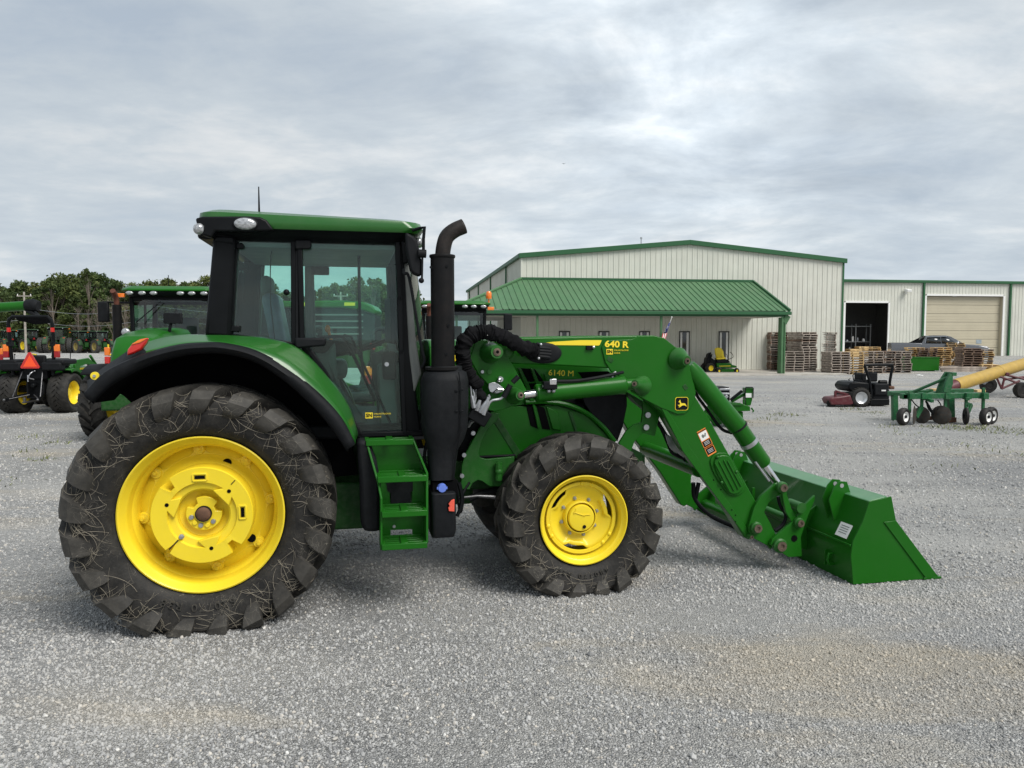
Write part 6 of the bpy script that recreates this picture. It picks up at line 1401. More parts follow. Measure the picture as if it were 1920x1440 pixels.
def row_tractor(name, loc, rz, label, cat='tractor', group=None, hood=0.0, s=1.0, stripe=True, beacon=False, exh=1, tmat=None, loader=False, roofmat=None, mirror=1, GREEN=GREEN, rimmat=None):
    """cab tractor facing +x, origin under the rear axle"""
    tm = tmat or RUBBER_C; t = empty(name, loc, label, cat, rz, group); t.scale = (s, s, s)
    for y in (-.88, .88): wheel_set(t, 0, y, .88, .48, .50, 20, 'rear_wheel', tm, 1 if y > 0 else -1, rimmat=rimmat)
    for y in (-.84, .84): wheel_set(t, 2.7, y, .64, .40, .34, 18, 'front_wheel', tm, 1 if y > 0 else -1, rimmat=rimmat)
    part('chassis', MB().box((.6, 0, .85), (1.8, .6, .6)).box((2.2, 0, .85), (1.9, .5, .35)).tube([(0, -.7, .85), (0, .7, .85)], .12).tube([(2.7, -.7, .62), (2.7, .7, .62)], .09), GREEN_DK, t, .02)
    part('fuel_tank', MB().box((1.35, -.62, .78), (.9, .42, .50)), GREEN, t, .05); part('fuel_tank', MB().box((1.35, .62, .78), (.9, .42, .50)), BLACK_M, t, .05)
    secs = []
    for x, tp, w, b_ in ((1.5, 1.93, .44, 1.2), (2.2, 1.92, .43, 1.2), (2.9, 1.86, .41, 1.2), (3.4, 1.76, .38, 1.25), (3.62, 1.62, .34, 1.3), (3.70, 1.45, .30, 1.3)):
        tp += hood * (1 if x < 3.5 else .6)
        secs.append([(x, -w, b_), (x, -w, tp - .24), (x, -w * .96, tp - .13), (x, -w * .82, tp - .04), (x, -w * .4, tp), (x, w * .4, tp), (x, w * .82, tp - .04), (x, w * .96, tp - .13), (x, w, tp - .24), (x, w, b_)])
    h = part('bonnet', MB().loft(secs, caps=True), GREEN, t, .008, angle=45)
    for y in (-1, 1):
        if stripe: part('bonnet_stripe', MB().loft([[(x, y * (w + .004), z - .03), (x, y * (w * .985 + .004), z + .03)] for x, w, z in ((1.6, .44, 1.70), (2.3, .428, 1.69), (2.9, .41, 1.66), (3.3, .39, 1.58))]), YEL_DECAL, h)
        part('headlight', MB().box((3.66, y * .19, 1.40), (.14, .17, .12)).box((3.60, y * .27, 1.40), (.14, .05, .12)), LAMP, h, .02)
        part('side_grille', MB().box((2.9, y * .405, 1.38), (.9, .03, .20)), BLACK_M, h, .01)
    part('grille', MB().box((3.62, 0, 1.22), (.18, .60, .50)), BLACK_M, t, .03)
    fr = MB()
    for k_ in range(5): fr.box((3.72, 0, 1.04 + .09 * k_), (.01, .5, .02))
    part('grille_bar', fr, BLACK, t)
    part('front_weight', MB().box((3.8, 0, .78), (.3, .8, .30)), GREEN_DK, t, .03)
    # cab
    c0, c1 = .0, 1.45; cab = MB()
    for y in (-.78, .78):
        cab.beam((c0 + .05, y * .96, 1.35), (c0 - .02, y, 2.72), .09, .09); cab.beam((c0 + .62, y, 1.5), (c0 + .60, y, 2.72), .06, .06); cab.beam((c1, y * .92, 1.35), (c1 - .12, y, 2.72), .07, .07)
        cab.beam((c0 - .02, y, 2.70), (c1 - .1, y, 2.70), .07, .09); cab.beam((c0, y, 1.42), (c1, y * .92, 1.32), .07, .1)
    cab.beam((c1 - .12, -.78, 2.70), (c1 - .12, .78, 2.70), .06, .12); cab.beam((c1, -.74, 1.40), (c1, .74, 1.40), .06, .1); cab.beam((0, -.78, 2.68), (0, .78, 2.68), .06, .12)
    cf = part('cab_frame', cab, BLACK, t, .01)
    part('windscreen', MB().loft([[(c1 - .12 + .10 * (1 - (y / .74) ** 2), y, 2.66) for y in (-.74, -.4, 0, .4, .74)], [(c1 + .10 * (1 - (y / .74) ** 2), y * .96, 1.45) for y in (-.74, -.4, 0, .4, .74)]]), GLASS_F, cf, angle=60)
    for y in (-.77, .77): part('side_pane', MB().loft([[(c0, y, 1.45), (c1, y * .93, 1.45)], [(c0, y, 2.66), (c1 - .12, y, 2.66)]]), GLASS_F, cf)
    part('rear_pane', MB().loft([[(c0 - .02, -.72, 1.5), (c0 - .02, .72, 1.5)], [(c0 - .03, -.72, 2.62), (c0 - .03, .72, 2.62)]]), GLASS_F, cf)
    part('seat', MB().box((.5, 0, 1.75), (.5, .5, .15)).box((.28, 0, 2.05), (.12, .46, .55)), GREYP, cf, .04)
    part('steering_wheel', MB().tube([(1.12, .19 * math.cos(a), 1.93 + .08 * math.sin(a)) if 0 else (1.1 + .16 * math.sin(a), .19 * math.cos(a), 1.95 + .06 * math.sin(a)) for a in [i * math.pi / 8 for i in range(17)]], .012, 6).tube([(1.25, 0, 1.4), (1.1, 0, 1.94)], .03), BLACK, cf)
    part('headliner', MB().box((.65, 0, 2.70), (1.3, 1.45, .04)), GREYL, cf)
    pr = lambda x0, x1, hw, z: [(x0 + .12, -hw, z), (x0, -hw + .14, z), (x0, hw - .14, z), (x0 + .12, hw, z), (x1 - .12, hw, z), (x1, hw - .14, z), (x1, -hw + .14, z), (x1 - .12, -hw, z)]
    rfm = roofmat or GREEN
    part('roof_base', MB().loft([pr(-.10, 1.52, .80, 2.72), pr(-.15, 1.60, .88, 2.83)], closed=True, caps=True), BLACK, t, .02)
    rf_ = part('cab_roof', MB().loft([pr(-.17, 1.62, .90, 2.83), pr(-.17, 1.62, .91, 2.87), pr(-.10, 1.50, .82, 2.94)], closed=True, caps=True), rfm, t, .02)
    for y in (-.72, -.48, -.26, .26, .48, .72): part('roof_light', MB().ball((1.60, y, 2.79), .03, .075, .042, 16, 8), LAMP, rf_)
    for y in (-.75, .75): part('rear_light', MB().ball((-.14, y, 2.79), .03, .07, .04, 12, 6), LAMP, rf_)
    if beacon: part('beacon', MB().lathe([(.0001, 0), (.07, 0), (.07, .03), (.075, .04), (.07, .14), (.05, .18), (.0001, .19)], (1.45, .86, 2.99), 16, 'z').tube([(1.45, .86, 2.86), (1.45, .86, 3.02)], .02), ORANGE, rf_)
    for y in (-1, 1):
        part('marker_light', MB().box((1.58, y * .90, 2.74), (.08, .16, .08)), ORANGE, rf_, .01)
        # rear fenders
        P = [(math.cos(a) * 1.0, .88 + math.sin(a) * 1.0) for a in [R(170 - 14 * k_) for k_ in range(12)]]
        part('fender', MB().loft([[(px_, y * .62, pz) for px_, pz in P], [(px_ * 1.0, y * 1.12, pz - .03) for px_, pz in P], [(px_ * .98, y * 1.13, pz - .07) for px_, pz in P]]), GREEN, t, solid=.02, angle=60)
        P = [(2.7 + math.cos(a) * .76, .64 + math.sin(a) * .76) for a in [R(155 - 13 * k_) for k_ in range(9)]]
        part('front_fender', MB().loft([[(px_, y * .64, pz) for px_, pz in P], [(px_, y * 1.04, pz - .01) for px_, pz in P]]), BLACK_M, t, solid=.02, angle=60)
        if mirror:
            m_ = part('mirror', MB().box((1.25, y * 1.36, 2.42), (.08, .22, .42)), BLACK_M, t, .03); part('mirror_arm', MB().tube([(1.36, y * .80, 2.60), (1.25, y * 1.36, 2.62), (1.25, y * 1.36, 2.5)], .018), BLACK, m_)
    part('tail_light', MB().box((-.55, -.95, 1.70), (.06, .2, .1)), REDLENS, t, .01); part('tail_light', MB().box((-.55, .95, 1.70), (.06, .2, .1)), REDLENS, t, .01)
    if exh:
        e_ = part('exhaust_stack', MB().tube([(1.62, -.62 * exh, 1.2), (1.62, -.62 * exh, 2.55)], .085, 16), PIPE, t); part('stack_tip', MB().tube([(1.62, -.62 * exh, 2.52), (1.63, -.62 * exh, 2.66), (1.70, -.62 * exh, 2.76), (1.80, -.62 * exh, 2.82)], .052, 12), RUSTPIPE, e_)
    part('wiper', MB().beam((1.52, -.15, 2.62), (1.56, -.62, 2.20), .012, .02), BLACK, t)
    part('antenna', MB().tube([(1.0, -.15, 2.94), (1.0, -.15, 3.2)], .008, 5), BLACK, t)
    part('hitch', MB().beam((-.3, -.4, .7), (-1.05, -.42, .55), .05, .08).beam((-.3, .4, .7), (-1.05, .42, .55), .05, .08).box((-.55, 0, 1.1), (.3, .5, .6)), GREEN_DK, t, .01)
    return t
# --- left background: tractor A, its nose towards us
pA = G(182, 826); yawA = R(-83)
A = row_tractor('row_crop_tractor', (0, 0, 0), yawA, 'green cab tractor standing nose-on behind the big one, with tall exhaust and long mirror', exh=1.55, s=1.05, hood=.16)
# put its near front wheel on the measured ground point
def put(o, local, world_pt):
    m = Matrix.Rotation(o.rotation_euler.z, 3, 'Z'); l = m @ (Vector(local) * o.scale[0]); o.location = (world_pt.x - l.x, world_pt.y - l.y, 0)
put(A, (3.05, -.84, 0), pA)
m_ = MB().tube([(2.35, -.78, 1.1), (2.3, -.80, 1.65)], .05); part('lamp_post', MB().tube([(1.75, -.72, 1.5), (1.78, -.74, 1.9)], .03), BLACK, A)
part('work_light', MB().ball((1.85, -.72, 2.0), .05, .085, .085, 16, 8), LAMP, A)
part('front_mirror', MB().box((2.6, .42, 2.26), (.12, .32, .20)).tube([(2.6, .38, 2.18), (2.6, .34, 2.0)], .03), BLACK_M, A, .05)
part('turn_signal', MB().box((2.0, -1.02, 1.62), (.06, .10, .16)), ORANGE, A, .01); part('reflector', MB().box((2.0, -1.02, 1.45), (.06, .10, .14)), REDLENS, A, .01)
part('signal_rail', MB().tube([(2.0, -.5, 1.55), (2.0, -1.0, 1.55), (2.0, -1.0, 1.76)], .018), YELLOW, A)

# --- tractor C behind the exhaust stack, nose towards us with beacon
C_ = row_tractor('loader_yard_tractor', (0, 0, 0), R(-84), 'green cab tractor with amber corner lamps and beacon, half hidden behind the black exhaust stack', beacon=True, exh=1, s=.98)
pC = W(852, 640, 18.2); put(C_, (1.5, 0, 0), Vector((pC.x, 18.2, 0)))
part('loader_frame', MB().box((2.2, -.62, 1.2), (.12, .12, 1.4)).box((2.2, .62, 1.2), (.12, .12, 1.4)), GREEN, C_, .01)

# --- tractor B seen through the cab: high bonnet side-on
B_ = empty('articulated_tractor', (0, 0, 0), 'large green machine seen side-on through the big cab, its long bonnet with yellow badge', 'tractor', R(2))
YB = 15.0; pB = W(560, 640, YB); B_.location = (pB.x, YB, 0)
def WB_(x, y, dy=0.0):
    p = W(x, y, YB + dy) - Vector((pB.x, YB, 0)); return p
def xzB(L, dy): return [(WB_(x, y, dy).x, WB_(x, y, dy).z) for x, y in L]
bonB = part('bonnet', MB().prism(xzB([(440, 566), (560, 564), (640, 563), (680, 566), (697, 573), (705, 583), (702, 590), (680, 582), (640, 577), (440, 577)], 0), 0, .9), GREEN_IMP if 0 else GREEN, B_, .03)
part('badge', MB().prism(xzB([(645, 567), (665, 567), (665, 573), (645, 573)], 0), -.004, 0), YEL_DECAL, bonB); part('badge', MB().prism(xzB([(560, 567), (578, 567), (578, 574), (560, 574)], 0), -.004, 0), YEL_DECAL, bonB)
part('engine_side', MB().prism(xzB([(440, 577), (640, 577), (680, 583), (703, 592), (706, 650), (440, 650)], .05), .04, .86), BLACK_M, B_, .03)
gr_ = MB()
for k_ in range(4): a = xzB([(600, 590 + 12 * k_)], 0)[0]; gr_.box((a[0] + .3, .035, a[1]), (1.1, .03, .03))
part('vent_bar', gr_, GREYP, B_)
part('frame', MB().prism(xzB([(430, 650), (710, 650), (712, 690), (430, 690)], .1), .1, .8), GREEN_DK, B_, .02)
for wx in (-.9, 2.2):
    for wy in (-.25, 1.15): wheel_set(B_, wx, wy, .95, .50, .55, 20, 'wheel', RUBBER_C, 1 if wy > 0 else -1)
part('exhaust', MB().tube([(.25, .2, 2.4), (.25, .2, 2.95)], .06), PIPE, B_)

# --- compact tractor
def compact_tractor(loc, rz, label, s=1.0, loader=True, smv=True, name='compact_tractor'):
    t = empty(name, loc, label, 'compact tractor', rz); t.scale = (s, s, s)
    for y in (-.56, .56): wheel_set(t, 0, y, .48, .42, .27, 24, 'rear_wheel', RUBBER_C, 1 if y > 0 else -1, lh=.03, lw=1.15)
    for y in (-.55, .55): wheel_set(t, 1.65, y, .36, .26, .19, 16, 'front_wheel', RUBBER_C, 1 if y > 0 else -1, lh=.025, lw=.9)
    part('chassis', MB().box((.3, 0, .55), (1.1, .40, .40)).box((1.3, 0, .52), (1.2, .3, .2)).tube([(0, -.5, .56), (0, .5, .56)], .09).tube([(1.65, -.5, .36), (1.65, .5, .36)], .06), BLACK_M, t, .02)
    part('transaxle', MB().box((-.12, 0, .62), (.26, .34, .50)).box((-.15, 0, .95), (.3, .62, .28)).tube([(-.2, 0, .66), (-.36, 0, .66)], .05), BLACK, t, .02)
    h = part('bonnet', MB().loft([[(x, -w, .72), (x, -w, tp - .10), (x, -w * .7, tp), (x, w * .7, tp), (x, w, tp - .10), (x, w, .72)] for x, w, tp in ((.85, .30, 1.12), (1.4, .30, 1.10), (1.9, .28, 1.02), (2.05, .24, .9))], caps=True), GREEN, t, .02, angle=50)
    for y in (-1, 1): part('bonnet_stripe', MB().box((1.35, y * .302, .98), (.9, .006, .05)), YEL_DECAL, h)
    part('dash', MB().box((.84, 0, 1.15), (.16, .50, .22)), BLACK_M, t, .03)
    part('seat', MB().box((.08, 0, .98), (.42, .46, .10)).box((-.14, 0, 1.18), (.10, .44, .36)), SEATB if 0 else BLACK_M, t, .04)
    part('grab_bar', MB().tube([(.02, .08, 1.36), (.05, .18, 1.38), (.08, .28, 1.33), (.10, .33, 1.10)], .018), YELLOW, t)
    for y in (-1, 1):
        P = [(math.cos(a) * .57, .50 + math.sin(a) * .555) for a in [R(108 - 11 * k_) for k_ in range(9)]]
        part('fender', MB().loft([[(x, y * .34, z) for x, z in P], [(x, y * .78, z - .02) for x, z in P], [(x * .98, y * .79, z - .08) for x, z in P]]), GREEN, t, solid=.02, angle=60)
        part('fender_console', MB().box((-.05, y * .52, 1.20), (.66, .40, .12)).box((-.3, y * .45, 1.10), (.22, .45, .2)), BLACK_M, t, .04)
        part('turn_signal', MB().box((-.33, y * .56, 1.53), (.06, .12, .16)), ORANGE, t, .012); part('tail_light', MB().box((-.33, y * .56, 1.38), (.06, .12, .15)), REDDK, t, .012)
    rp = MB().tube([(-.30, -.44, .9), (-.30, -.48, 1.62), (-.34, -.48, 2.08), (-.34, -.46, 2.18), (-.34, -.38, 2.25), (-.34, .38, 2.25), (-.34, .46, 2.18), (-.34, .48, 2.08), (-.30, .48, 1.62), (-.30, .44, .9)], .040, 10)
    ro = part('roll_bar', rp, BLACK, t)
    for y in (-1, 1): part('roll_bar_joint', MB().box((-.30, y * .48, 1.62), (.12, .12, .10)).tube([(-.40, y * .48, 1.66), (-.2, y * .48, 1.66)], .015).tube([(-.30, y * .58, 1.58), (-.30, y * .38, 1.58)], .012), BLACK_M, ro, .01); part('reflective_band', MB().tube([(-.336, y * .48, 1.90), (-.34, y * .48, 2.0)], .043, 10), REDLENS, ro)
    part('canopy_bag', MB().loft([[(-.38, -.42, 2.23), (-.33, -.42, 2.10), (-.30, -.42, 2.22)], [(-.38, -.1, 2.22), (-.30, -.1, 2.07), (-.28, -.1, 2.22)], [(-.38, .3, 2.23), (-.33, .3, 2.17), (-.30, .3, 2.22)]], closed=True, caps=True), CLOTH, ro)
    if smv:
        sm = part('slow_vehicle_sign', MB().prism_x([(-.19, 1.06), (.19, 1.06), (.215, 1.09), (.03, 1.43), (-.03, 1.43), (-.215, 1.09)], -.425, -.415), REDLENS, t, .002)
        part('sign_triangle', MB().prism_x([(-.15, 1.10), (.15, 1.10), (0, 1.365)], -.431, -.426), REDSMV, sm)
        part('sign_bracket', MB().box((-.38, 0, 1.12), (.05, .12, .2)), BLACK, sm)
    hk = MB()
    for y in (-1, 1):
        hk.beam((-.25, y * .20, .45), (-.85, y * .36, .36), .04, .06)
        part('lift_link', MB().tube([(-.33, y * .22, .98), (-.62, y * .30, .42)], .013, 8), STEEL_DK, t); part('stabiliser', MB().tube([(-.4, y * .05, .45), (-.75, y * .33, .38)], .012, 8).ball((-.85, y * .36, .37), .03), STEEL_DK, t)
    part('hitch_arm', hk, BLACK, t); part('drawbar', MB().box((-.5, 0, .30), (.5, .07, .03)).box((-.7, 0, .36), (.03, .05, .1)), STEEL_DK, t)
    part('hydraulic_hose', MB().tube(spline([(-.32, -.05, 1.0), (-.40, 0, .95), (-.42, .04, .85), (-.34, -.03, .8)], 4), .014).tube([(-.34, .1, .9), (-.38, .08, .75)], .014), STEEL, t)
    if loader:
        for y in (-1, 1):
            part('loader_arm', MB().prism([(.65, 1.10), (.80, 1.22), (1.35, 1.25), (1.75, 1.08), (2.25, .45), (2.15, .38), (1.65, .95), (1.30, 1.10), (.9, 1.06), (.75, .5), (.62, .5)], y * .46 - .03, y * .46 + .03), GREEN, t, .01)
            part('loader_cylinder', MB().tube([(1.5, y * .46, 1.30), (2.2, y * .46, .75)], .035), GREEN, t)
        part('loader_bucket', MB().prism([(2.15, .52), (2.20, .10), (2.75, .03), (2.76, .06), (2.26, .16), (2.20, .5)], -.8, .8).prism([(2.15, .52), (2.20, .06), (2.75, .03), (2.5, .3)], -.81, -.79).prism([(2.15, .52), (2.20, .06), (2.75, .03), (2.5, .3)], .79, .81), GREEN, t, .005)
    part('control_lever', MB().tube([(.55, -.42, 1.15), (.50, -.46, 1.42)], .009).ball((.50, -.46, 1.43), .022), BLACK, t)
    return t
# rear towards the camera; right tyre base around px 120, left tyre base px 30, y 775
c1 = G(30, 776); c2 = G(125, 773); hd = math.atan2((c2 - c1).y, (c2 - c1).x) + R(90) - R(14)
mid = (G(80, 772)); span = (c2 - c1).length
mid = G(74, 774)
CT = compact_tractor((mid.x, mid.y + .1, 0), R(95), 'small green tractor with roll bar and red triangle sign, seen from behind at left', s=1.12)
CT2 = compact_tractor((mid.x - 2.0, mid.y + .9, 0), R(95), 'small green tractor cut off by the left edge of the picture', s=1.05, smv=False)
pq = G(700, 780); CT3 = compact_tractor((0, 0, 0), R(25), 'small green and yellow tractor glimpsed low through the big tractor door glass', s=.95, smv=False); CT3.location = (W(640, 640, 11.2).x, 11.2, 0)
CT4 = compact_tractor((W(735, 640, 12.6).x, 12.6, 0), R(120), 'small green tractor behind the big tractor dashboard, seen through the glass', s=.95, smv=True)

# --- combine with its unloading tube reaching in from the left
CBY = 33.0
cb = empty('combine_harvester', (W(-210, 640, CBY).x, CBY, 0), 'green combine beyond the left edge with its long unloading tube swung to the right', 'combine', 0.0)
tb = W(52, 573, CBY) - Vector((cb.location.x, CBY, 0))
tbp = part('unloading_tube', MB().tube([(.8, 0, tb.z - .35), (tb.x, 0, tb.z)], .21, 20), GREEN, cb)
part('tube_spout', MB().tube([(tb.x - .05, 0, tb.z), (tb.x + .25, 0, tb.z + .02), (tb.x + .48, 0, tb.z - .02)], [.25, .28, .22], 16).prism([(tb.x - .1, tb.z - .2), (tb.x + .25, tb.z - .25), (tb.x + .66, tb.z - .58), (tb.x + .55, tb.z - .60)], -.18, .18), BLACK_M, tbp, .02)
part('body', MB().box((0, 1.2, 2.0), (3.4, 2.6, 2.2)).prism([(-1.7, 3.1), (1.7, 3.1), (1.3, 3.6), (-1.3, 3.6)], 0, 2.4), GREEN, cb, .1)
for x_ in (-1.3, 1.4): wheel_set(cb, x_, -.3, .9, .6, .5, 18, 'wheel', RUBBER_C)
for x_ in (-1.3, 1.4): wheel_set(cb, x_, 2.6, .9, .6, .5, 18, 'wheel', RUBBER_C, 1)

# --- far row of tractors (rear three-quarter views)
def far_tractor(px, base, rz, label, s, dual=False, rim=None, tm=None, sign=True):
    p = G(px, base); t = row_tractor('far_tractor', (p.x, p.y, 0), rz, label, group='tractors parked along the tree line', s=s, tmat=tm or RUBBER_D, exh=1, mirror=0, GREEN=GREEN_OLD, rimmat=rim or YELLOW_OLD, stripe=False)
    if dual:
        for y in (-1.5, 1.5): wheel_set(t, 0, y, .88, .48, .50, 20, 'dual_wheel', tm or RUBBER_D, 1 if y > 0 else -1, rimmat=GREEN_DK)
    if sign: part('slow_vehicle_sign', MB().prism_x([(-.14, 1.66), (.14, 1.66), (0, 1.90)], -.62, -.6), REDDK, t)
    return t
far_tractor(60, 661, R(150), 'far green tractor with bright yellow rear rims seen between the roll bar posts', 1.0, rim=YELLOW)
far_tractor(106, 662, R(104), 'far tall green tractor with big dual rear tyres, right of the roll bar', 1.08, dual=True)
far_tractor(158, 662, R(148), 'far muddy green tractor with grey dusty tyres, left one of the pair by the exhaust', .92)
far_tractor(192, 662, R(150), 'far muddy green tractor with grey dusty tyres, right one of the pair by the exhaust', .92)
far_tractor(22, 661, R(140), 'far green tractor partly hidden at the left behind the nearer roll bar', .96)
far_tractor(-30, 661, R(80), 'far green tractor parked beyond the left edge', .96, sign=False)

# --- red and black stand-on mower
def local_builder(name, px, py, label, cat, rz=0.0, group=None, z=0.0):
    p = G(px, py, z); r = empty(name, (p.x, p.y, z), label, cat, 0.0, group)
    def X(x, y, dy=0.0):
        q = W(x, y, p.y + dy); return (q.x - p.x, dy, q.z - z)
    return r, X, p
rm, X, p0 = local_builder('zero_turn_mower', 1640, 763, 'black and dark red riding mower with a folded roll bar, beside the green toolbar', 'mower')
def box_px(mb, x0, y0, x1, y1, d0, d1):
    a, b_ = X(x0, y0, d0), X(x1, y1, d0); return mb.box(((a[0] + b_[0]) / 2, (d0 + d1) / 2, (a[2] + b_[2]) / 2), (abs(b_[0] - a[0]), abs(d1 - d0), abs(a[2] - b_[2])))
deck = MB(); P = [X(*q) for q in ((1552, 750), (1556, 745), (1568, 744), (1592, 740), (1598, 757), (1590, 759), (1556, 759))]; deck.prism([(q[0], q[2]) for q in P], -.1, .45); part('mower_deck', deck, REDMETAL, rm, .03)
P = [X(*q) for q in ((1564, 733), (1570, 731), (1590, 736), (1600, 740), (1598, 746), (1566, 742))]; part('deck_lift_frame', MB().beam(X(1566, 733, .1), X(1600, 743, .1), .06, .06).beam(X(1566, 733, .1), X(1566, 746, .1), .06, .06).beam(X(1575, 727, .9), X(1592, 728, .9), .3, .05).beam(X(1566, 733, .9), X(1600, 743, .9), .06, .06), REDMETAL, rm, .008)
part('caster_wheel', MB().lathe([(.0001, -.06), (.10, -.06), (.13, -.03), (.13, .03), (.10, .06), (.0001, .06)], X(1559, 756, .0), 16), BLACK_M, rm)
for dy in (.0, 1.05):
    c = X(1606, 749, dy); w = MB().lathe([(.0001, -.02), (.10, -.02), (.12, -.06), (.17, -.09)], (0, 0, 0), 24).build('drive_wheel', SILVER, rm); w.location = (c[0] + .1, dy, .27)
    part('tyre', MB().lathe([(.125, -.10), (.16, -.13), (.22, -.145), (.26, -.13), (.285, -.08), (.29, 0), (.285, .08), (.26, .13), (.2, .14)], (0, .05, 0), 28), RUBBER_C, w)
    tl2 = MB()
    for k_ in range(24): a = k_ * math.pi / 12; tl2.box((.29 * math.cos(a), .05, .29 * math.sin(a)), (.02, .2, .03), Matrix.Rotation(-a, 3, 'Y'))
    part('tread_block', tl2, RUBBER_C, w)
P = [X(*q) for q in ((1592, 724), (1598, 717), (1612, 716), (1632, 718), (1632, 728), (1628, 734), (1600, 736), (1593, 730))]
part('body', MB().prism([(q[0], q[2]) for q in P], .05, 1.0), BLACK, rm, .04)
part('engine', box_px(box_px(MB(), 1640, 719, 1667, 742, .15, .9), 1636, 730, 1668, 750, .2, .85), BLACK_M, rm, .04)
part('engine_badge', box_px(MB(), 1653, 731, 1661, 733.5, .135, .15), WHITE, rm); part('air_filter', MB().tube([X(1648, 717, .3), X(1662, 717, .3)], .07, 12), BLACK, rm)
part('frame', box_px(box_px(MB(), 1620, 748, 1668, 760, .15, 1.0), 1590, 738, 1625, 748, .15, 1.0), BLACK, rm, .02)
part('seat', box_px(box_px(MB(), 1616, 700, 1625, 718, .3, .8), 1614, 712, 1634, 720, .3, .8), BLACK_M, rm, .04)
part('seat_back', box_px(MB(), 1629, 698, 1646, 716, .25, .35), BLACK_M, rm, .04)
part('roll_bar', MB().tube([X(1632, 758, .1), X(1633, 735, .1), X(1630, 712, .1), X(1621, 686, .1)], .04).tube([X(1669, 728, .3) , X(1668, 718, .3), X(1671, 700, .3), X(1674, 686, .3)], .04).tube([X(1621, 685, .1), X(1640, 684, .15), X(1674, 684, .3)], .04, 10), BLACK, rm)
part('control_lever', MB().tube([X(1602, 720, .1), X(1599, 704, .1), X(1606, 697, .1)], .014).tube([X(1598, 722, .8), X(1591, 711, .8), X(1594, 710, .8)], .014), BLACK, rm)
part('muffler', box_px(MB(), 1668, 724, 1678, 730, .2, .5), RUST, rm, .03)

# --- green toolbar implement
ti, X, p0 = local_builder('bedding_toolbar', 1750, 795, 'dark green wheeled toolbar implement with discs and white-rimmed gauge wheels', 'farm implement')
part('front_bar', MB().beam(X(1690, 743, 0), X(1850, 741, 0), .17, .12).beam(X(1690, 743, -.02), X(1700, 743, -.02), .13, .10), GREEN_IMP, ti, .008)
part('rear_bar', MB().beam(X(1667, 738, .7), X(1740, 735, .7), .17, .11).beam(X(1740, 734, .7), X(1822, 733, .7), .17, .11), GREEN_IMP, ti, .008)
for a, b_ in (((1672, 738, .6), (1705, 740, .0)), ((1710, 738, .7), (1748, 752, -.25)), ((1790, 737, .6), (1815, 748, -.2)), ((1740, 740, 0), (1770, 733, .7))): part('cross_brace', MB().beam(X(*a), X(*b_), .08, .07), GREEN_IMP, ti, .006)
part('hitch_tower', MB().prism([(q[0], q[2]) for q in [X(*z) for z in ((1768, 735), (1774, 712), (1781, 700), (1786, 702), (1786, 720), (1780, 737))]], -.02, .05).prism([(q[0], q[2]) for q in [X(*z) for z in ((1786, 735), (1788, 700), (1794, 701), (1790, 735))]], .25, .30).box(X(1782, 701, .14), (.10, .34, .08)), GREEN_IMP, ti, .006)
part('hitch_tower', MB().prism([(q[0], q[2]) for q in [X(*z) for z in ((1766, 738), (1776, 710), (1784, 698), (1789, 700), (1786, 715), (1778, 737))]], .22, .28), GREEN_IMP, ti, .006)
part('top_brace', MB().tube([X(1712, 735, .5), X(1781, 706, .1)], .035, 10), GREEN_TRIM, ti)
for x, y0, y1, dy, w in ((1677, 738, 788, .65, .12), (1782, 745, 785, .3, .13)): part('parking_leg', MB().beam(X(x, y0, dy), X(x + 1, y1, dy), w, w), GREEN_IMP, ti, .006)
for x, y0, y1, dy in ((1706, 733, 774, -.08), (1729, 740, 765, .0), (1773, 740, 765, .0), (1812, 740, 765, -.05), (1844, 727, 772, -.08)): part('shank', MB().beam(X(x, y0, dy), X(x - 1, y1, dy), .05, .06).box(X(x, 742, dy), (.12, .22, .14)), GREEN_IMP, ti, .005)
def small_wheel(px, dy, R_, w, rimr, rz, nm='gauge_wheel', rmat=WHITE, tmat=None):
    c = X(px, 780, dy); o = MB().lathe([(.0001, -.02), (.04, -.05), (.05, -.02), (rimr * .8, -.01), (rimr, -w * .36), (rimr * 1.05, -w * .40)], (0, 0, 0), 24).build(nm, rmat, ti); o.location = (c[0], dy, R_ + .0); o.rotation_euler = (0, 0, R(rz))
    part('tyre', MB().lathe([(rimr, -w * .42), (rimr + (R_ - rimr) * .5, -w * .5), (R_ - .02, -w * .42), (R_, -w * .22), (R_, w * .22), (R_ - .02, w * .42), (rimr + (R_ - rimr) * .5, w * .5), (rimr, w * .42)], (0, 0, 0), 32), tmat or RUBBER_C, o)
    part('hub', MB().lathe([(.0001, -.07), (.035, -.07), (.04, .05)], (0, 0, 0), 12), BLACK_M, o); return o
small_wheel(1694, -.25, .20, .15, .115, 32); small_wheel(1849, -.28, .20, .15, .115, 30); small_wheel(1858, -.02, .20, .15, .115, 30); small_wheel(1811, -.10, .195, .08, .05, 72, 'press_wheel', GREEN_IMP)
DISC = pmat('worn_disc_steel', (.06, .06, .055), .5, metal=.5, var=.4, nscale=8, dust=.5, dcol=(.14, .07, .04))
for px, dy, rz, r_ in ((1716, -.1, 55, .22), (1727, .15, -60, .20), (1764, -.05, -50, .22), (1770, .2, 60, .2)):
    c = X(px, 780, dy); o = MB().lathe([(.0001, -.03), (r_ * .5, -.02), (r_, .02), (r_, .026), (r_ * .5, -.012), (.0001, -.02)], (0, 0, 0), 28).build('disc_blade', DISC, ti); o.location = (c[0], dy, r_ - .01); o.rotation_euler = (0, 0, R(rz))
part('disc_arm', MB().beam(X(1729, 762, 0), X(1718, 782, -.1), .05, .1).beam(X(1773, 762, 0), X(1766, 780, -.05), .05, .1).beam(X(1822, 758, 0), X(1813, 779, -.12), .04, .09).beam(X(1812, 762, -.05), X(1818, 756, -.05), .05, .06), GREEN_IMP, ti, .004)
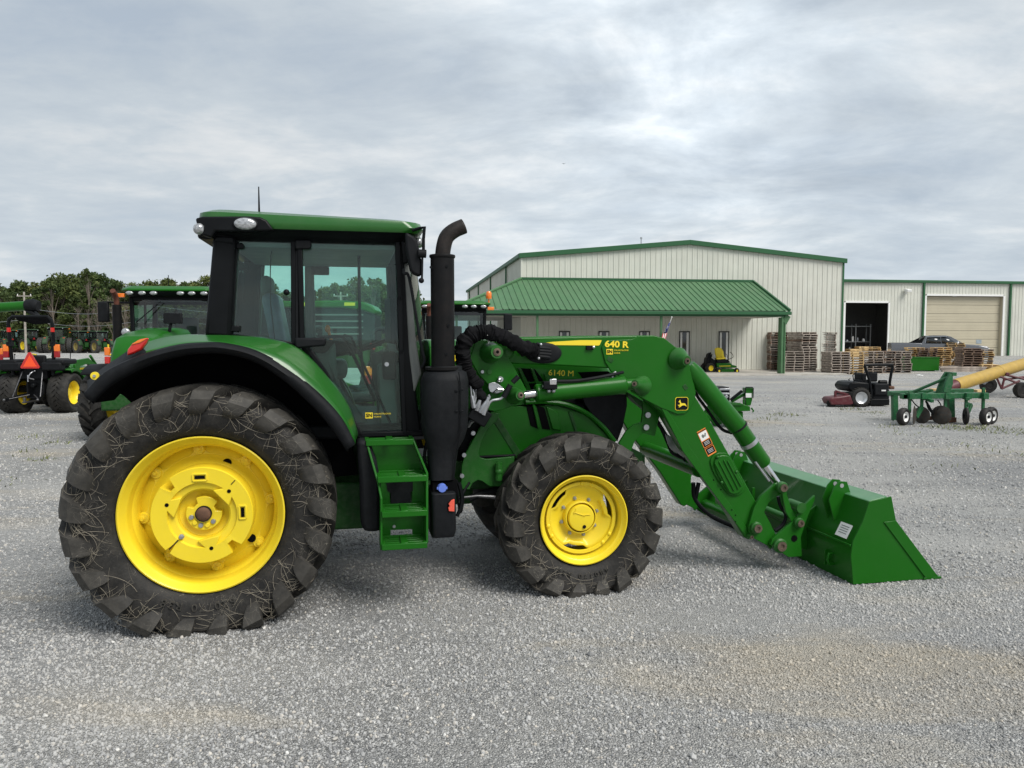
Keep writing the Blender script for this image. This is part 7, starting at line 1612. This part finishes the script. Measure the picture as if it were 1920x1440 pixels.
part('shovel', MB().box(X(1740, 784, .4), (.5, .04, .09)).box(X(1783, 787, .2), (.2, .12, .12)), RUST, ti, .01)
part('hose', MB().tube(spline([X(1737, 752, 0), X(1740, 765, 0), X(1750, 777, 0), X(1745, 770, 0), X(1735, 752, 0)], 5), .014).tube(spline([X(1757, 768, 0), X(1764, 760, 0), X(1758, 750, 0)], 5), .012).tube(spline([X(1706, 745, 0), X(1716, 758, 0), X(1724, 764, 0)], 4), .014), BLACK, ti)
part('spring', MB().tube([X(1738, 754, -.05), X(1750, 776, -.05)], .02), BLACK, ti)
for i, (x0, x1, y) in enumerate(((1743, 1762, 732), (1764, 1774, 731), (1823, 1841, 734))):
    q = X((x0 + x1) / 2, y, .75); o = MB().box((0, 0, 0), ((x1 - x0) * .0125, .2, .055), Matrix.Rotation(.15 * (i - 1), 3, 'Z')).build('wood_block', WOOD_Y, None, .004); o.location = Vector(q) + p0 + Vector((0, -.05, .02)); tag(o, ('long tan wood offcut lying on the left of the toolbar beam', 'short tan wood offcut lying by the hitch tower', 'squared tan wood block lying on the right of the toolbar beam')[i], 'wood block')

# --- yellow grain auger on a red truss
au, X, p0 = local_builder('grain_auger', 1890, 745, 'yellow grain auger tube on a dark red truss undercarriage at the right edge', 'grain auger')
dA = lambda t: t * 2.2 - .8
tA, tB = Vector(X(1790, 723, -1.2)), Vector(X(1925, 681, .9)); far_ = tB + (tB - tA) * .9
part('tube', MB().tube([tA, far_], .20, 28), YEL_OLD, au); part('inlet', MB().tube([tA - (tB - tA).normalized() * .35, tA + (tB - tA).normalized() * .02], [.12, .19], 16), REDMETAL, au)
part('inlet_guard', MB().tube([tuple(tA - (tB - tA).normalized() * .7 + Vector((0, .1, .2))), tuple(tA - (tB - tA).normalized() * .1 + Vector((0, .1, .25)))], .015).tube([tuple(tA - (tB - tA).normalized() * .8), tuple(tA)], .03).tube([tuple(tA - (tB - tA).normalized() * .55 + Vector((0, .1, .22))), tuple(tA - (tB - tA).normalized() * .7)], .015).tube([tuple(tA - (tB - tA).normalized() * .3 + Vector((0, .1, .24))), tuple(tA - (tB - tA).normalized() * .5)], .015), REDMETAL, au)
c = tA.lerp(tB, .93) + Vector((0, -.198, .02)); part('sticker', MB().box(tuple(c), (.17, .008, .13), Matrix.Rotation(-math.atan2((tB - tA).z, (tB - tA).x), 3, 'Y')), WHITE, au)
part('tube_band', MB().tube([tA.lerp(tB, .58), tA.lerp(tB, .60)], .207, 28), YEL_OLD, au)
tr = MB()
for a, b_ in (((1866, 702, -.2), (1878, 729, -.2)), ((1878, 729, -.2), (1883, 710, -.2)), ((1878, 729, -.2), (1912, 714, -.2)), ((1866, 703, -.2), (1925, 724, -.2)), ((1882, 702, .1), (1925, 712, .1)), ((1883, 712, .1), (1925, 706, .2)), ((1925, 712, .1), (1990, 735, .1)), ((1925, 724, -.2), (1990, 742, -.2))): tr.tube([X(*a), X(*b_)], .035, 8)
part('truss', tr, REDMETAL, au)
part('bracket', MB().box(X(1866, 701, -.1), (.12, .3, .12)).box(X(1884, 701, 0), (.12, .3, .1)), REDMETAL, au, .01)
for x, y, dy, r_ in ((1916, 736, -.3, .26), (1948, 745, -.3, .3)):
    q = X(x, y, dy); part('wheel', MB().lathe([(.0001, -.1), (.14, -.1), (.16, -.12), (r_ - .03, -.12), (r_, -.06), (r_, .06), (r_ - .03, .12), (.0001, .12)], (q[0], dy, r_), 22), RUBBER_C, au)
part('axle', MB().beam(X(1900, 731, -.1), X(1935, 733, -.1), .12, .1), STEEL, au)
q = X(1853, 716, 2.0); part('transport_wheel', MB().lathe([(.0001, -.1), (.10, -.1), (.12, -.12), (.25, -.12), (.28, -.06), (.28, .06), (.25, .12), (.0001, .12)], (q[0], 2.0, .28), 22), RUBBER_C, au)
part('jack', MB().tube([X(1843, 718, 1.8), X(1850, 712, 1.8)], .09), STEEL, au)
part('strut', MB().tube([X(1860, 700, 0), X(1856, 714, 1.9)], .02), STEEL, au)

# --- green stump cutter / tiller implement behind the loader leg
gi, X, p0 = local_builder('chipper_implement', 1360, 800, 'small green implement with a black engine and white label, seen behind the loader arm', 'farm implement')
ZI = lambda L, d: [(q[0], q[2]) for q in [X(1290 + x / 8, 640 + y / 8, d) for x, y in L]]
part('base_frame', MB().prism(ZI([(585, 960), (830, 945), (930, 975), (935, 1045), (600, 1060)], -.3), -.3, .5), GREEN, gi, .01)
part('housing', MB().prism(ZI([(630, 1060), (830, 1055), (830, 1180), (760, 1195), (640, 1190)], -.25), -.25, .4), GREEN, gi, .02)
part('side_plate', MB().prism(ZI([(270, 1000), (330, 940), (560, 1000), (700, 1150), (400, 1290), (300, 1130), (245, 1060)], .1), .1, .16), GREEN, gi, .01)
part('tower', MB().prism(ZI([(860, 700), (975, 700), (965, 880), (940, 965), (870, 965), (865, 860)], -.1), -.1, .12), GREEN, gi, .01)
part('tower_guard', MB().tube([X(1290 + x / 8, 640 + y / 8, -.12) for x, y in ((858, 860), (860, 700), (870, 690), (965, 690), (980, 705), (975, 850))], .012, 6), BLACK_M, gi)
part('label_plate', MB().prism(ZI([(865, 778), (952, 778), (952, 842), (865, 842)], -.1), -.108, -.1), WHITE, gi)
en = part('engine', MB().prism(ZI([(415, 740), (440, 700), (480, 685), (630, 690), (632, 880), (600, 960), (480, 940), (430, 840)], -.1), -.1, .45), BLACK, gi, .03)
part('engine_trim', MB().prism(ZI([(470, 705), (625, 705), (625, 735), (470, 735)], -.1), -.115, -.1).prism(ZI([(470, 768), (622, 775), (622, 800), (470, 798)], -.1), -.113, -.1).prism(ZI([(530, 830), (575, 800), (610, 830), (575, 865)], -.1), -.112, -.1), STEEL, en, .006)
part('engine_handle', MB().tube([X(1290 + x / 8, 640 + y / 8, -.13) for x, y in ((500, 890), (520, 912), (560, 915), (600, 885))], .015), WHITE, en)
part('cylinder', MB().tube([X(1290 + 640 / 8, 640 + 880 / 8, -.15), X(1290 + 810 / 8, 640 + 745 / 8, -.15)], .035), BLACK, gi); part('lift_arm', MB().beam(X(1290 + 650 / 8, 640 + 900 / 8, 0), X(1290 + 870 / 8, 640 + 775 / 8, 0), .08, .06), GREEN, gi, .006)
part('belt_guard', MB().prism(ZI([(640, 920), (780, 920), (830, 945), (800, 965), (640, 960)], -.31), -.33, -.28), GREEN_CAST, gi, .008)
part('clevis', MB().tube([X(1290 + 950 / 8, 640 + 1000 / 8, -.2), X(1290 + 985 / 8, 640 + 1045 / 8, -.2), X(1290 + 965 / 8, 640 + 1062 / 8, -.2)], .018).tube([X(1290 + 835 / 8, 640 + 960 / 8, -.2), X(1290 + 832 / 8, 640 + 875 / 8, -.2)], .02), GREEN, gi)
part('foot', MB().prism(ZI([(245, 1060), (330, 1130), (300, 1290), (250, 1240)], .1), .0, .08).beam(X(1290 + 790 / 8, 640 + 1060 / 8, .2), (X(1290 + 800 / 8, 0, .2)[0], .2, .0), .06, .06), GREEN, gi, .01)

# --- yellow-seated zero turn mower on the slab
gm, X, p0 = local_builder('lawn_mower', 1352, 700, 'green riding mower with a bright yellow seat parked under the canopy', 'mower')
gp = lambda x, y: (1290 + x / 8, 640 + y / 8)
def GX(x, y, d=0): return X(*gp(x, y), d)
for (x, y, r_, d) in ((265, 410, .29, .55), (330, 420, .29, -.1)): 
    q = GX(x, y, d); w = MB().lathe([(.0001, -.04), (.1, -.04), (.15, -.10), (.16, -.1)], (0, 0, 0), 20).build('drive_wheel', YELLOW, gm); w.location = (q[0], d, r_); w.rotation_euler = (0, 0, R(18)); part('tyre', MB().lathe([(.15, -.11), (.24, -.12), (.285, -.07), (.29, 0), (.285, .07), (.24, .12), (.15, .11)], (0, 0, 0), 24), RUBBER_C, w)
for (x, y, d) in ((460, 460, -.35), (728, 460, -.15)):
    q = GX(x, y, d); w = MB().lathe([(.0001, -.04), (.07, -.05), (.0701, .05), (.0001, .05)], (0, 0, 0), 16).build('caster_wheel', YELLOW, gm); w.location = (q[0], d, .15); w.rotation_euler = (0, 0, R(25)); part('tyre', MB().lathe([(.07, -.06), (.13, -.07), (.15, -.04), (.15, .04), (.13, .07), (.07, .06)], (0, 0, 0), 20), RUBBER_C, w)
def gpr(mb, L, d0, d1): return mb.prism([(q[0], q[2]) for q in [GX(x, y, d0) for x, y in L]], d0, d1)
part('mower_deck', gpr(MB(), [(440, 410), (700, 410), (690, 465), (460, 470)], -.2, .8), GREEN, gm, .04)
part('front_frame', gpr(MB(), [(430, 330), (640, 325), (665, 350), (735, 370), (735, 395), (650, 400), (440, 395)], -.25, .35), GREEN, gm, .03)
part('body', gpr(gpr(MB(), [(285, 250), (330, 230), (430, 300), (440, 400), (270, 400)], -.05, .6), [(310, 190), (350, 165), (350, 250), (280, 320)], .0, .5), BLACK, gm, .03)
sy = part('seat', gpr(gpr(MB(), [(425, 250), (560, 235), (580, 265), (440, 280)], -.15, .35), [(400, 110), (440, 92), (500, 98), (535, 150), (550, 245), (430, 260), (410, 190)], .2, .32), SEATY, gm, .05)
part('armrest', gpr(MB(), [(500, 150), (525, 160), (535, 235), (510, 240)], -.18, -.1), SEATY, sy, .02)
part('floor_pan', gpr(MB(), [(430, 280), (600, 270), (640, 320), (440, 325)], -.2, .4), BLACK_M, gm, .02)
part('control_lever', MB().tube(spline([GX(610, 270, -.1), GX(660, 250, -.1), GX(678, 225, -.1), GX(660, 185, -.1), GX(628, 160, -.1)], 4), .016, 6).tube(spline([GX(600, 265, .3), GX(580, 200, .3), GX(560, 185, .3)], 4), .014, 6), BLACK, gm)
part('roll_bar', MB().tube([GX(290, 350, .5), GX(300, 240, .5), GX(340, 165, .5)], .03, 8).tube([GX(330, 350, -.1), GX(345, 250, -.1), GX(360, 190, -.1)], .03, 8), BLACK, gm)
part('discharge_chute', gpr(MB(), [(215, 425), (430, 420), (430, 440), (225, 435)], -.1, .3), BLACK_M, gm, .01)
part('decal', gpr(MB(), [(470, 368), (640, 365), (640, 372), (470, 375)], -.262, -.25), YEL_DECAL, gm)

# ------------------------------------------------------------------ pallets
def pallet_mesh(mat, seed):
    rr = random.Random(seed); mb = MB(); Lx, Ly = 1.02, 1.2
    for x in (-Lx / 2 + .02, 0, Lx / 2 - .02): mb.box((x, 0, .065), (.04, Ly, .09))
    n = 7
    for k_ in range(n): mb.box((rr.uniform(-.008, .008), -Ly / 2 + .05 + (Ly - .1) * k_ / (n - 1), .120), (Lx, .10, .018), Matrix.Rotation(rr.uniform(-.012, .012), 3, 'Z'))
    for k_ in range(4): mb.box((rr.uniform(-.008, .008), -Ly / 2 + .05 + (Ly - .1) * k_ / 3, .010), (Lx, .10, .018), Matrix.Rotation(rr.uniform(-.012, .012), 3, 'Z'))
    return mb.mesh('pallet', mat, recalc=False)
PM = {}
for nm, mt in (('weathered grey', WOOD_G), ('dark brown', WOOD_B), ('fresh yellow', WOOD_Y)): PM[nm] = [pallet_mesh(mt, 20 + i) for i in range(3)]
ORD = ['bottom', 'second', 'third', 'fourth', 'fifth', 'sixth', 'seventh', 'eighth', 'ninth', 'tenth', 'eleventh', 'twelfth', 'thirteenth', 'fourteenth', 'fifteenth', 'sixteenth', 'seventeenth', 'eighteenth', 'nineteenth']
def stack(px, py, n, kind, rot, where, mixk=None, z0=0.0, jit=.02):
    p = G(px, py); p.y += .55
    for k_ in range(n):
        kd = kind if not mixk or rnd.random() > mixk[1] else mixk[0]
        o = bpy.data.objects.new('pallet', rnd.choice(PM[kd])); COL.objects.link(o)
        o.location = (p.x + rnd.gauss(0, jit), p.y + rnd.gauss(0, jit), z0 + gh(p.x, p.y) + .133 * k_); o.rotation_euler = (0, 0, R(rot) + rnd.gauss(0, .018) + (math.pi if k_ % 2 else 0))
        pos = 'top' if k_ == n - 1 else ORD[k_]
        tag(o, '%s pallet, %s %s, in the %s' % (kd, pos, 'one' if pos in ('top', 'bottom') else 'from ground', where), 'pallet', 'wooden pallets stacked beside the warehouse')
        o['label'] = ' '.join(o['label'].split())
WG, DB, FY = 'weathered grey', 'dark brown', 'fresh yellow'
for px, py, n, kd, rot, wh, mk, jt in (
    (1458, 697, 17, DB, 4, 'tall stack left of the canopy post', (WG, .4), .02), (1490, 700.5, 9, WG, -4, 'low stack right of the canopy post', None, .02), (1486, 695, 17, DB, 4, 'tall stack hidden behind the post', None, .02),
    (1510, 699.5, 17, WG, 20, 'tall pale stack right of the post', (DB, .1), .02), (1551, 695.5, 17, WG, -6, 'tall stack at the wall corner', None, .02), (1574, 702, 9, WG, 3, 'broad low stack before the doorway', None, .012),
    (1607, 702, 9, FY, -22, 'narrow yellow stack before the doorway', None, .02), (1641, 700, 9, WG, -14, 'first stack behind the black mower', None, .02), (1666, 699, 9, WG, -22, 'second stack behind the black mower', (DB, .3), .02), (1694, 699, 9, WG, -14, 'grey stack left of the green bin', None, .03),
    (1722, 689, 9, FY, -20, 'yellow stack behind the bin, left', None, .05), (1745, 690, 9, DB, -22, 'dark stack behind the bin', None, .04), (1771, 689, 9, FY, -16, 'yellow stack behind the bin, right', None, .06),
    (1797, 688, 11, FY, -26, 'tallest stack right of the bin', (WG, .3), .06), (1826, 696, 10, DB, -10, 'dark stack near the right end', None, .03), (1851, 692, 9, FY, -20, 'rightmost tall stack by the auger', (WG, .4), .05), (1864, 697, 3, FY, -14, 'lowest stack behind the yellow auger', None, .04),
    (1640, 688, 9, FY, -18, 'yellow stack set back at the doorway', None, .05), (1745, 684, 9, DB, -18, 'brown stack before the pickup bed', None, .04)):
    stack(px, py, n, kd, rot, wh, mk, jit=jt)
# lumber
for i in range(9):
    c = G(1805 + (i % 3) * 6, 697 - (i % 3) * 1.2); o = MB().box((0, 0, .045), (rnd.uniform(2.0, 2.8), .14, .085)).build('timber_beam', WOOD_G, None, .004); o.location = (c.x, c.y + (i % 3) * .16, .10 * (i // 3) + gh(c.x, c.y)); o.rotation_euler = (0, 0, rnd.uniform(-.03, .03))
    tag(o, 'long grey timber, %s layer of the low pile, %s' % (['bottom', 'middle', 'top'][i // 3], ['front', 'middle', 'back'][i % 3]), 'timber', 'grey timbers piled right of the green bin')
# steel bin
bi, X, p0 = local_builder('steel_bin', 1739, 697, 'plain bright green steel bin standing in front of the pallet stacks', 'bin')
part('body', MB().box((0, .45, .42), (1.82, .03, .74)).box((0, 1.2, .42), (1.82, .03, .74)).box((-.90, .82, .42), (.03, .75, .74)).box((.90, .82, .42), (.03, .75, .74)).box((0, .82, .06), (1.8, .75, .03)), GREEN, bi, .006)
part('rim', MB().box((0, .44, .80), (1.88, .06, .04)).box((0, 1.2, .80), (1.88, .06, .04)).box((-.92, .82, .80), (.05, .8, .04)).box((.92, .82, .80), (.05, .8, .04)), GREEN, bi, .005)
for x_ in (-.6, .6): part('skid', MB().box((x_, .82, .02), (.10, .8, .05)), BLACK_M, bi)
for i, (x, y) in enumerate(((1721, 704), (1727, 705), (1805, 696.5))):
    c = G(x, y); o = MB().box((0, 0, .02), (.22, .14, .03), Matrix.Rotation(i * .7, 3, 'Z')).box((.06, .02, .04), (.1, .12, .02), Matrix.Rotation(i * 1.3, 3, 'Z')).build('litter', WHITE, None, .004); o.location = c; tag(o, ['crumpled white litter on the gravel left of the green bin', 'flat white scrap on the gravel before the green bin', 'white block lying by the grey timbers'][i], 'litter')

# ------------------------------------------------------------------ pickup truck
pu = empty('pickup_truck', (0, 0, 0), 'dark grey crew cab pickup parked before the tan overhead door', 'pickup truck', R(-20))
pu.location = Vector((W(1758, 640, 51).x, 51, gh(20, 51)))
def tsec(x, hw, zs):
    return [(x, -hw, .45), (x, -hw - .01, .75), (x, -hw, zs - .12), (x, -hw + .06, zs), (x, hw - .06, zs), (x, hw, zs - .12), (x, hw + .01, .75), (x, hw, .45)]
part('bed', MB().loft([tsec(-2.95, .98, 1.42), tsec(-1.1, 1.0, 1.42)], caps=True), TRUCKP, pu, .03, angle=45)
part('bed_liner', MB().box((-2.0, 0, 1.40), (1.7, 1.65, .06)), BLACK_M, pu)
part('cabin', MB().loft([tsec(-1.12, 1.0, 1.40), tsec(1.25, 1.0, 1.36)], caps=True), TRUCKP, pu, .03, angle=45)
part('engine_bonnet', MB().loft([tsec(1.22, 1.0, 1.36), tsec(2.2, .98, 1.30), tsec(2.75, .92, 1.20), tsec(2.9, .86, 1.08)], caps=True), TRUCKP, pu, .03, angle=45)
top = [(-1.12, 1.36), (-.86, 1.88), (-.4, 1.93), (.35, 1.92), (.65, 1.84), (1.42, 1.34)]
part('greenhouse', MB().loft([[(x, -.80 if z > 1.5 else -.95, z) for x, z in top], [(x, -.6, z + .02 if z > 1.5 else z) for x, z in top], [(x, .6, z + .02 if z > 1.5 else z) for x, z in top], [(x, .80 if z > 1.5 else .95, z) for x, z in top]]), TRUCKP, pu, angle=30)
part('cab_side', MB().loft([[(x, -.95 if z < 1.5 else -.80, z) for x, z in top]] + [[(x, -.95, 1.34) for x, z in top]]), TRUCKP, pu)
def sidewin(P, y, nm='side_window', mt=DARKGLASS): return part(nm, MB().add([(x, y * (.965 if z < 1.5 else .835), z) for x, z in P], [tuple(range(len(P)))]), mt, pu, solid=.01)
for y in (-1, 1): sidewin([(-.86, 1.42), (-.78, 1.80), (.0, 1.85), (.05, 1.40)], y); sidewin([(.10, 1.40), (.06, 1.85), (.42, 1.84), (.95, 1.40)], y)
part('windshield', MB().loft([[(.62, -.72, 1.86), (.62, .72, 1.86)], [(1.44, -.86, 1.36), (1.44, .86, 1.36)]]), PALEGLASS, pu, solid=.012)
part('window_trim', MB().tube([(-.90, -.965, 1.40), (-.82, -.85, 1.82), (.40, -.85, 1.87)], .018, 6), CHROME, pu)
part('sail_panel', MB().prism([(-1.62, 1.43), (-1.1, 1.43), (-.9, 1.86), (-1.0, 1.78)], -.86, -.83), BLACK, pu); part('sail_panel', MB().prism([(-1.62, 1.43), (-1.1, 1.43), (-.9, 1.86), (-1.0, 1.78)], .83, .86), BLACK, pu)
for y in (-1, 1): part('side_mirror', MB().box((.98, y * 1.12, 1.42), (.14, .22, .18)), CHROME, pu, .03); part('headlight', MB().box((2.78, y * .72, 1.02), (.22, .34, .14)), LAMP, pu, .03)
part('front_grille', MB().box((2.90, 0, .98), (.06, 1.1, .26)), CHROME, pu, .02); part('bumper', MB().box((2.95, 0, .62), (.16, 1.8, .24)).box((-3.0, 0, .62), (.14, 1.8, .18)), CHROME, pu, .03); part('grille_slot', MB().box((2.93, 0, .92), (.03, 1.0, .07)), BLACK, pu)
for x_ in (-1.95, 1.95):
    for y in (-1, 1):
        w = MB().lathe([(.0001, -.03), (.20, -.02), (.23, -.10), (.24, -.1)], (0, 0, 0), 20).build('wheel', SILVER, pu); w.location = (x_, y * .88, .40); w.scale = (1, -y, 1); part('tyre', MB().lathe([(.23, -.12), (.34, -.135), (.39, -.10), (.40, 0), (.39, .10), (.34, .13), (.23, .12)], (0, 0, 0), 28), RUBBER_C, w)
        part('wheel_arch', MB().disc((x_, y * .97, .42), .47, .09, 28), BLACK_DEEP, pu)

# a bird high over the yard
b_ = W(1057, 307, 60); bd_ = MB().loft([[(-.15, 0, .03), (-.13, .03, .03)], [(0, -.03, 0), (0, .06, 0)], [(.15, 0, .04), (.13, .03, .04)]]).ball((0, .02, 0), .025, .08, .022, 8, 5).build('bird', BLACK, None, solid=.008); bd_.location = b_; tag(bd_, 'tiny dark bird flying high in the grey sky', 'bird')
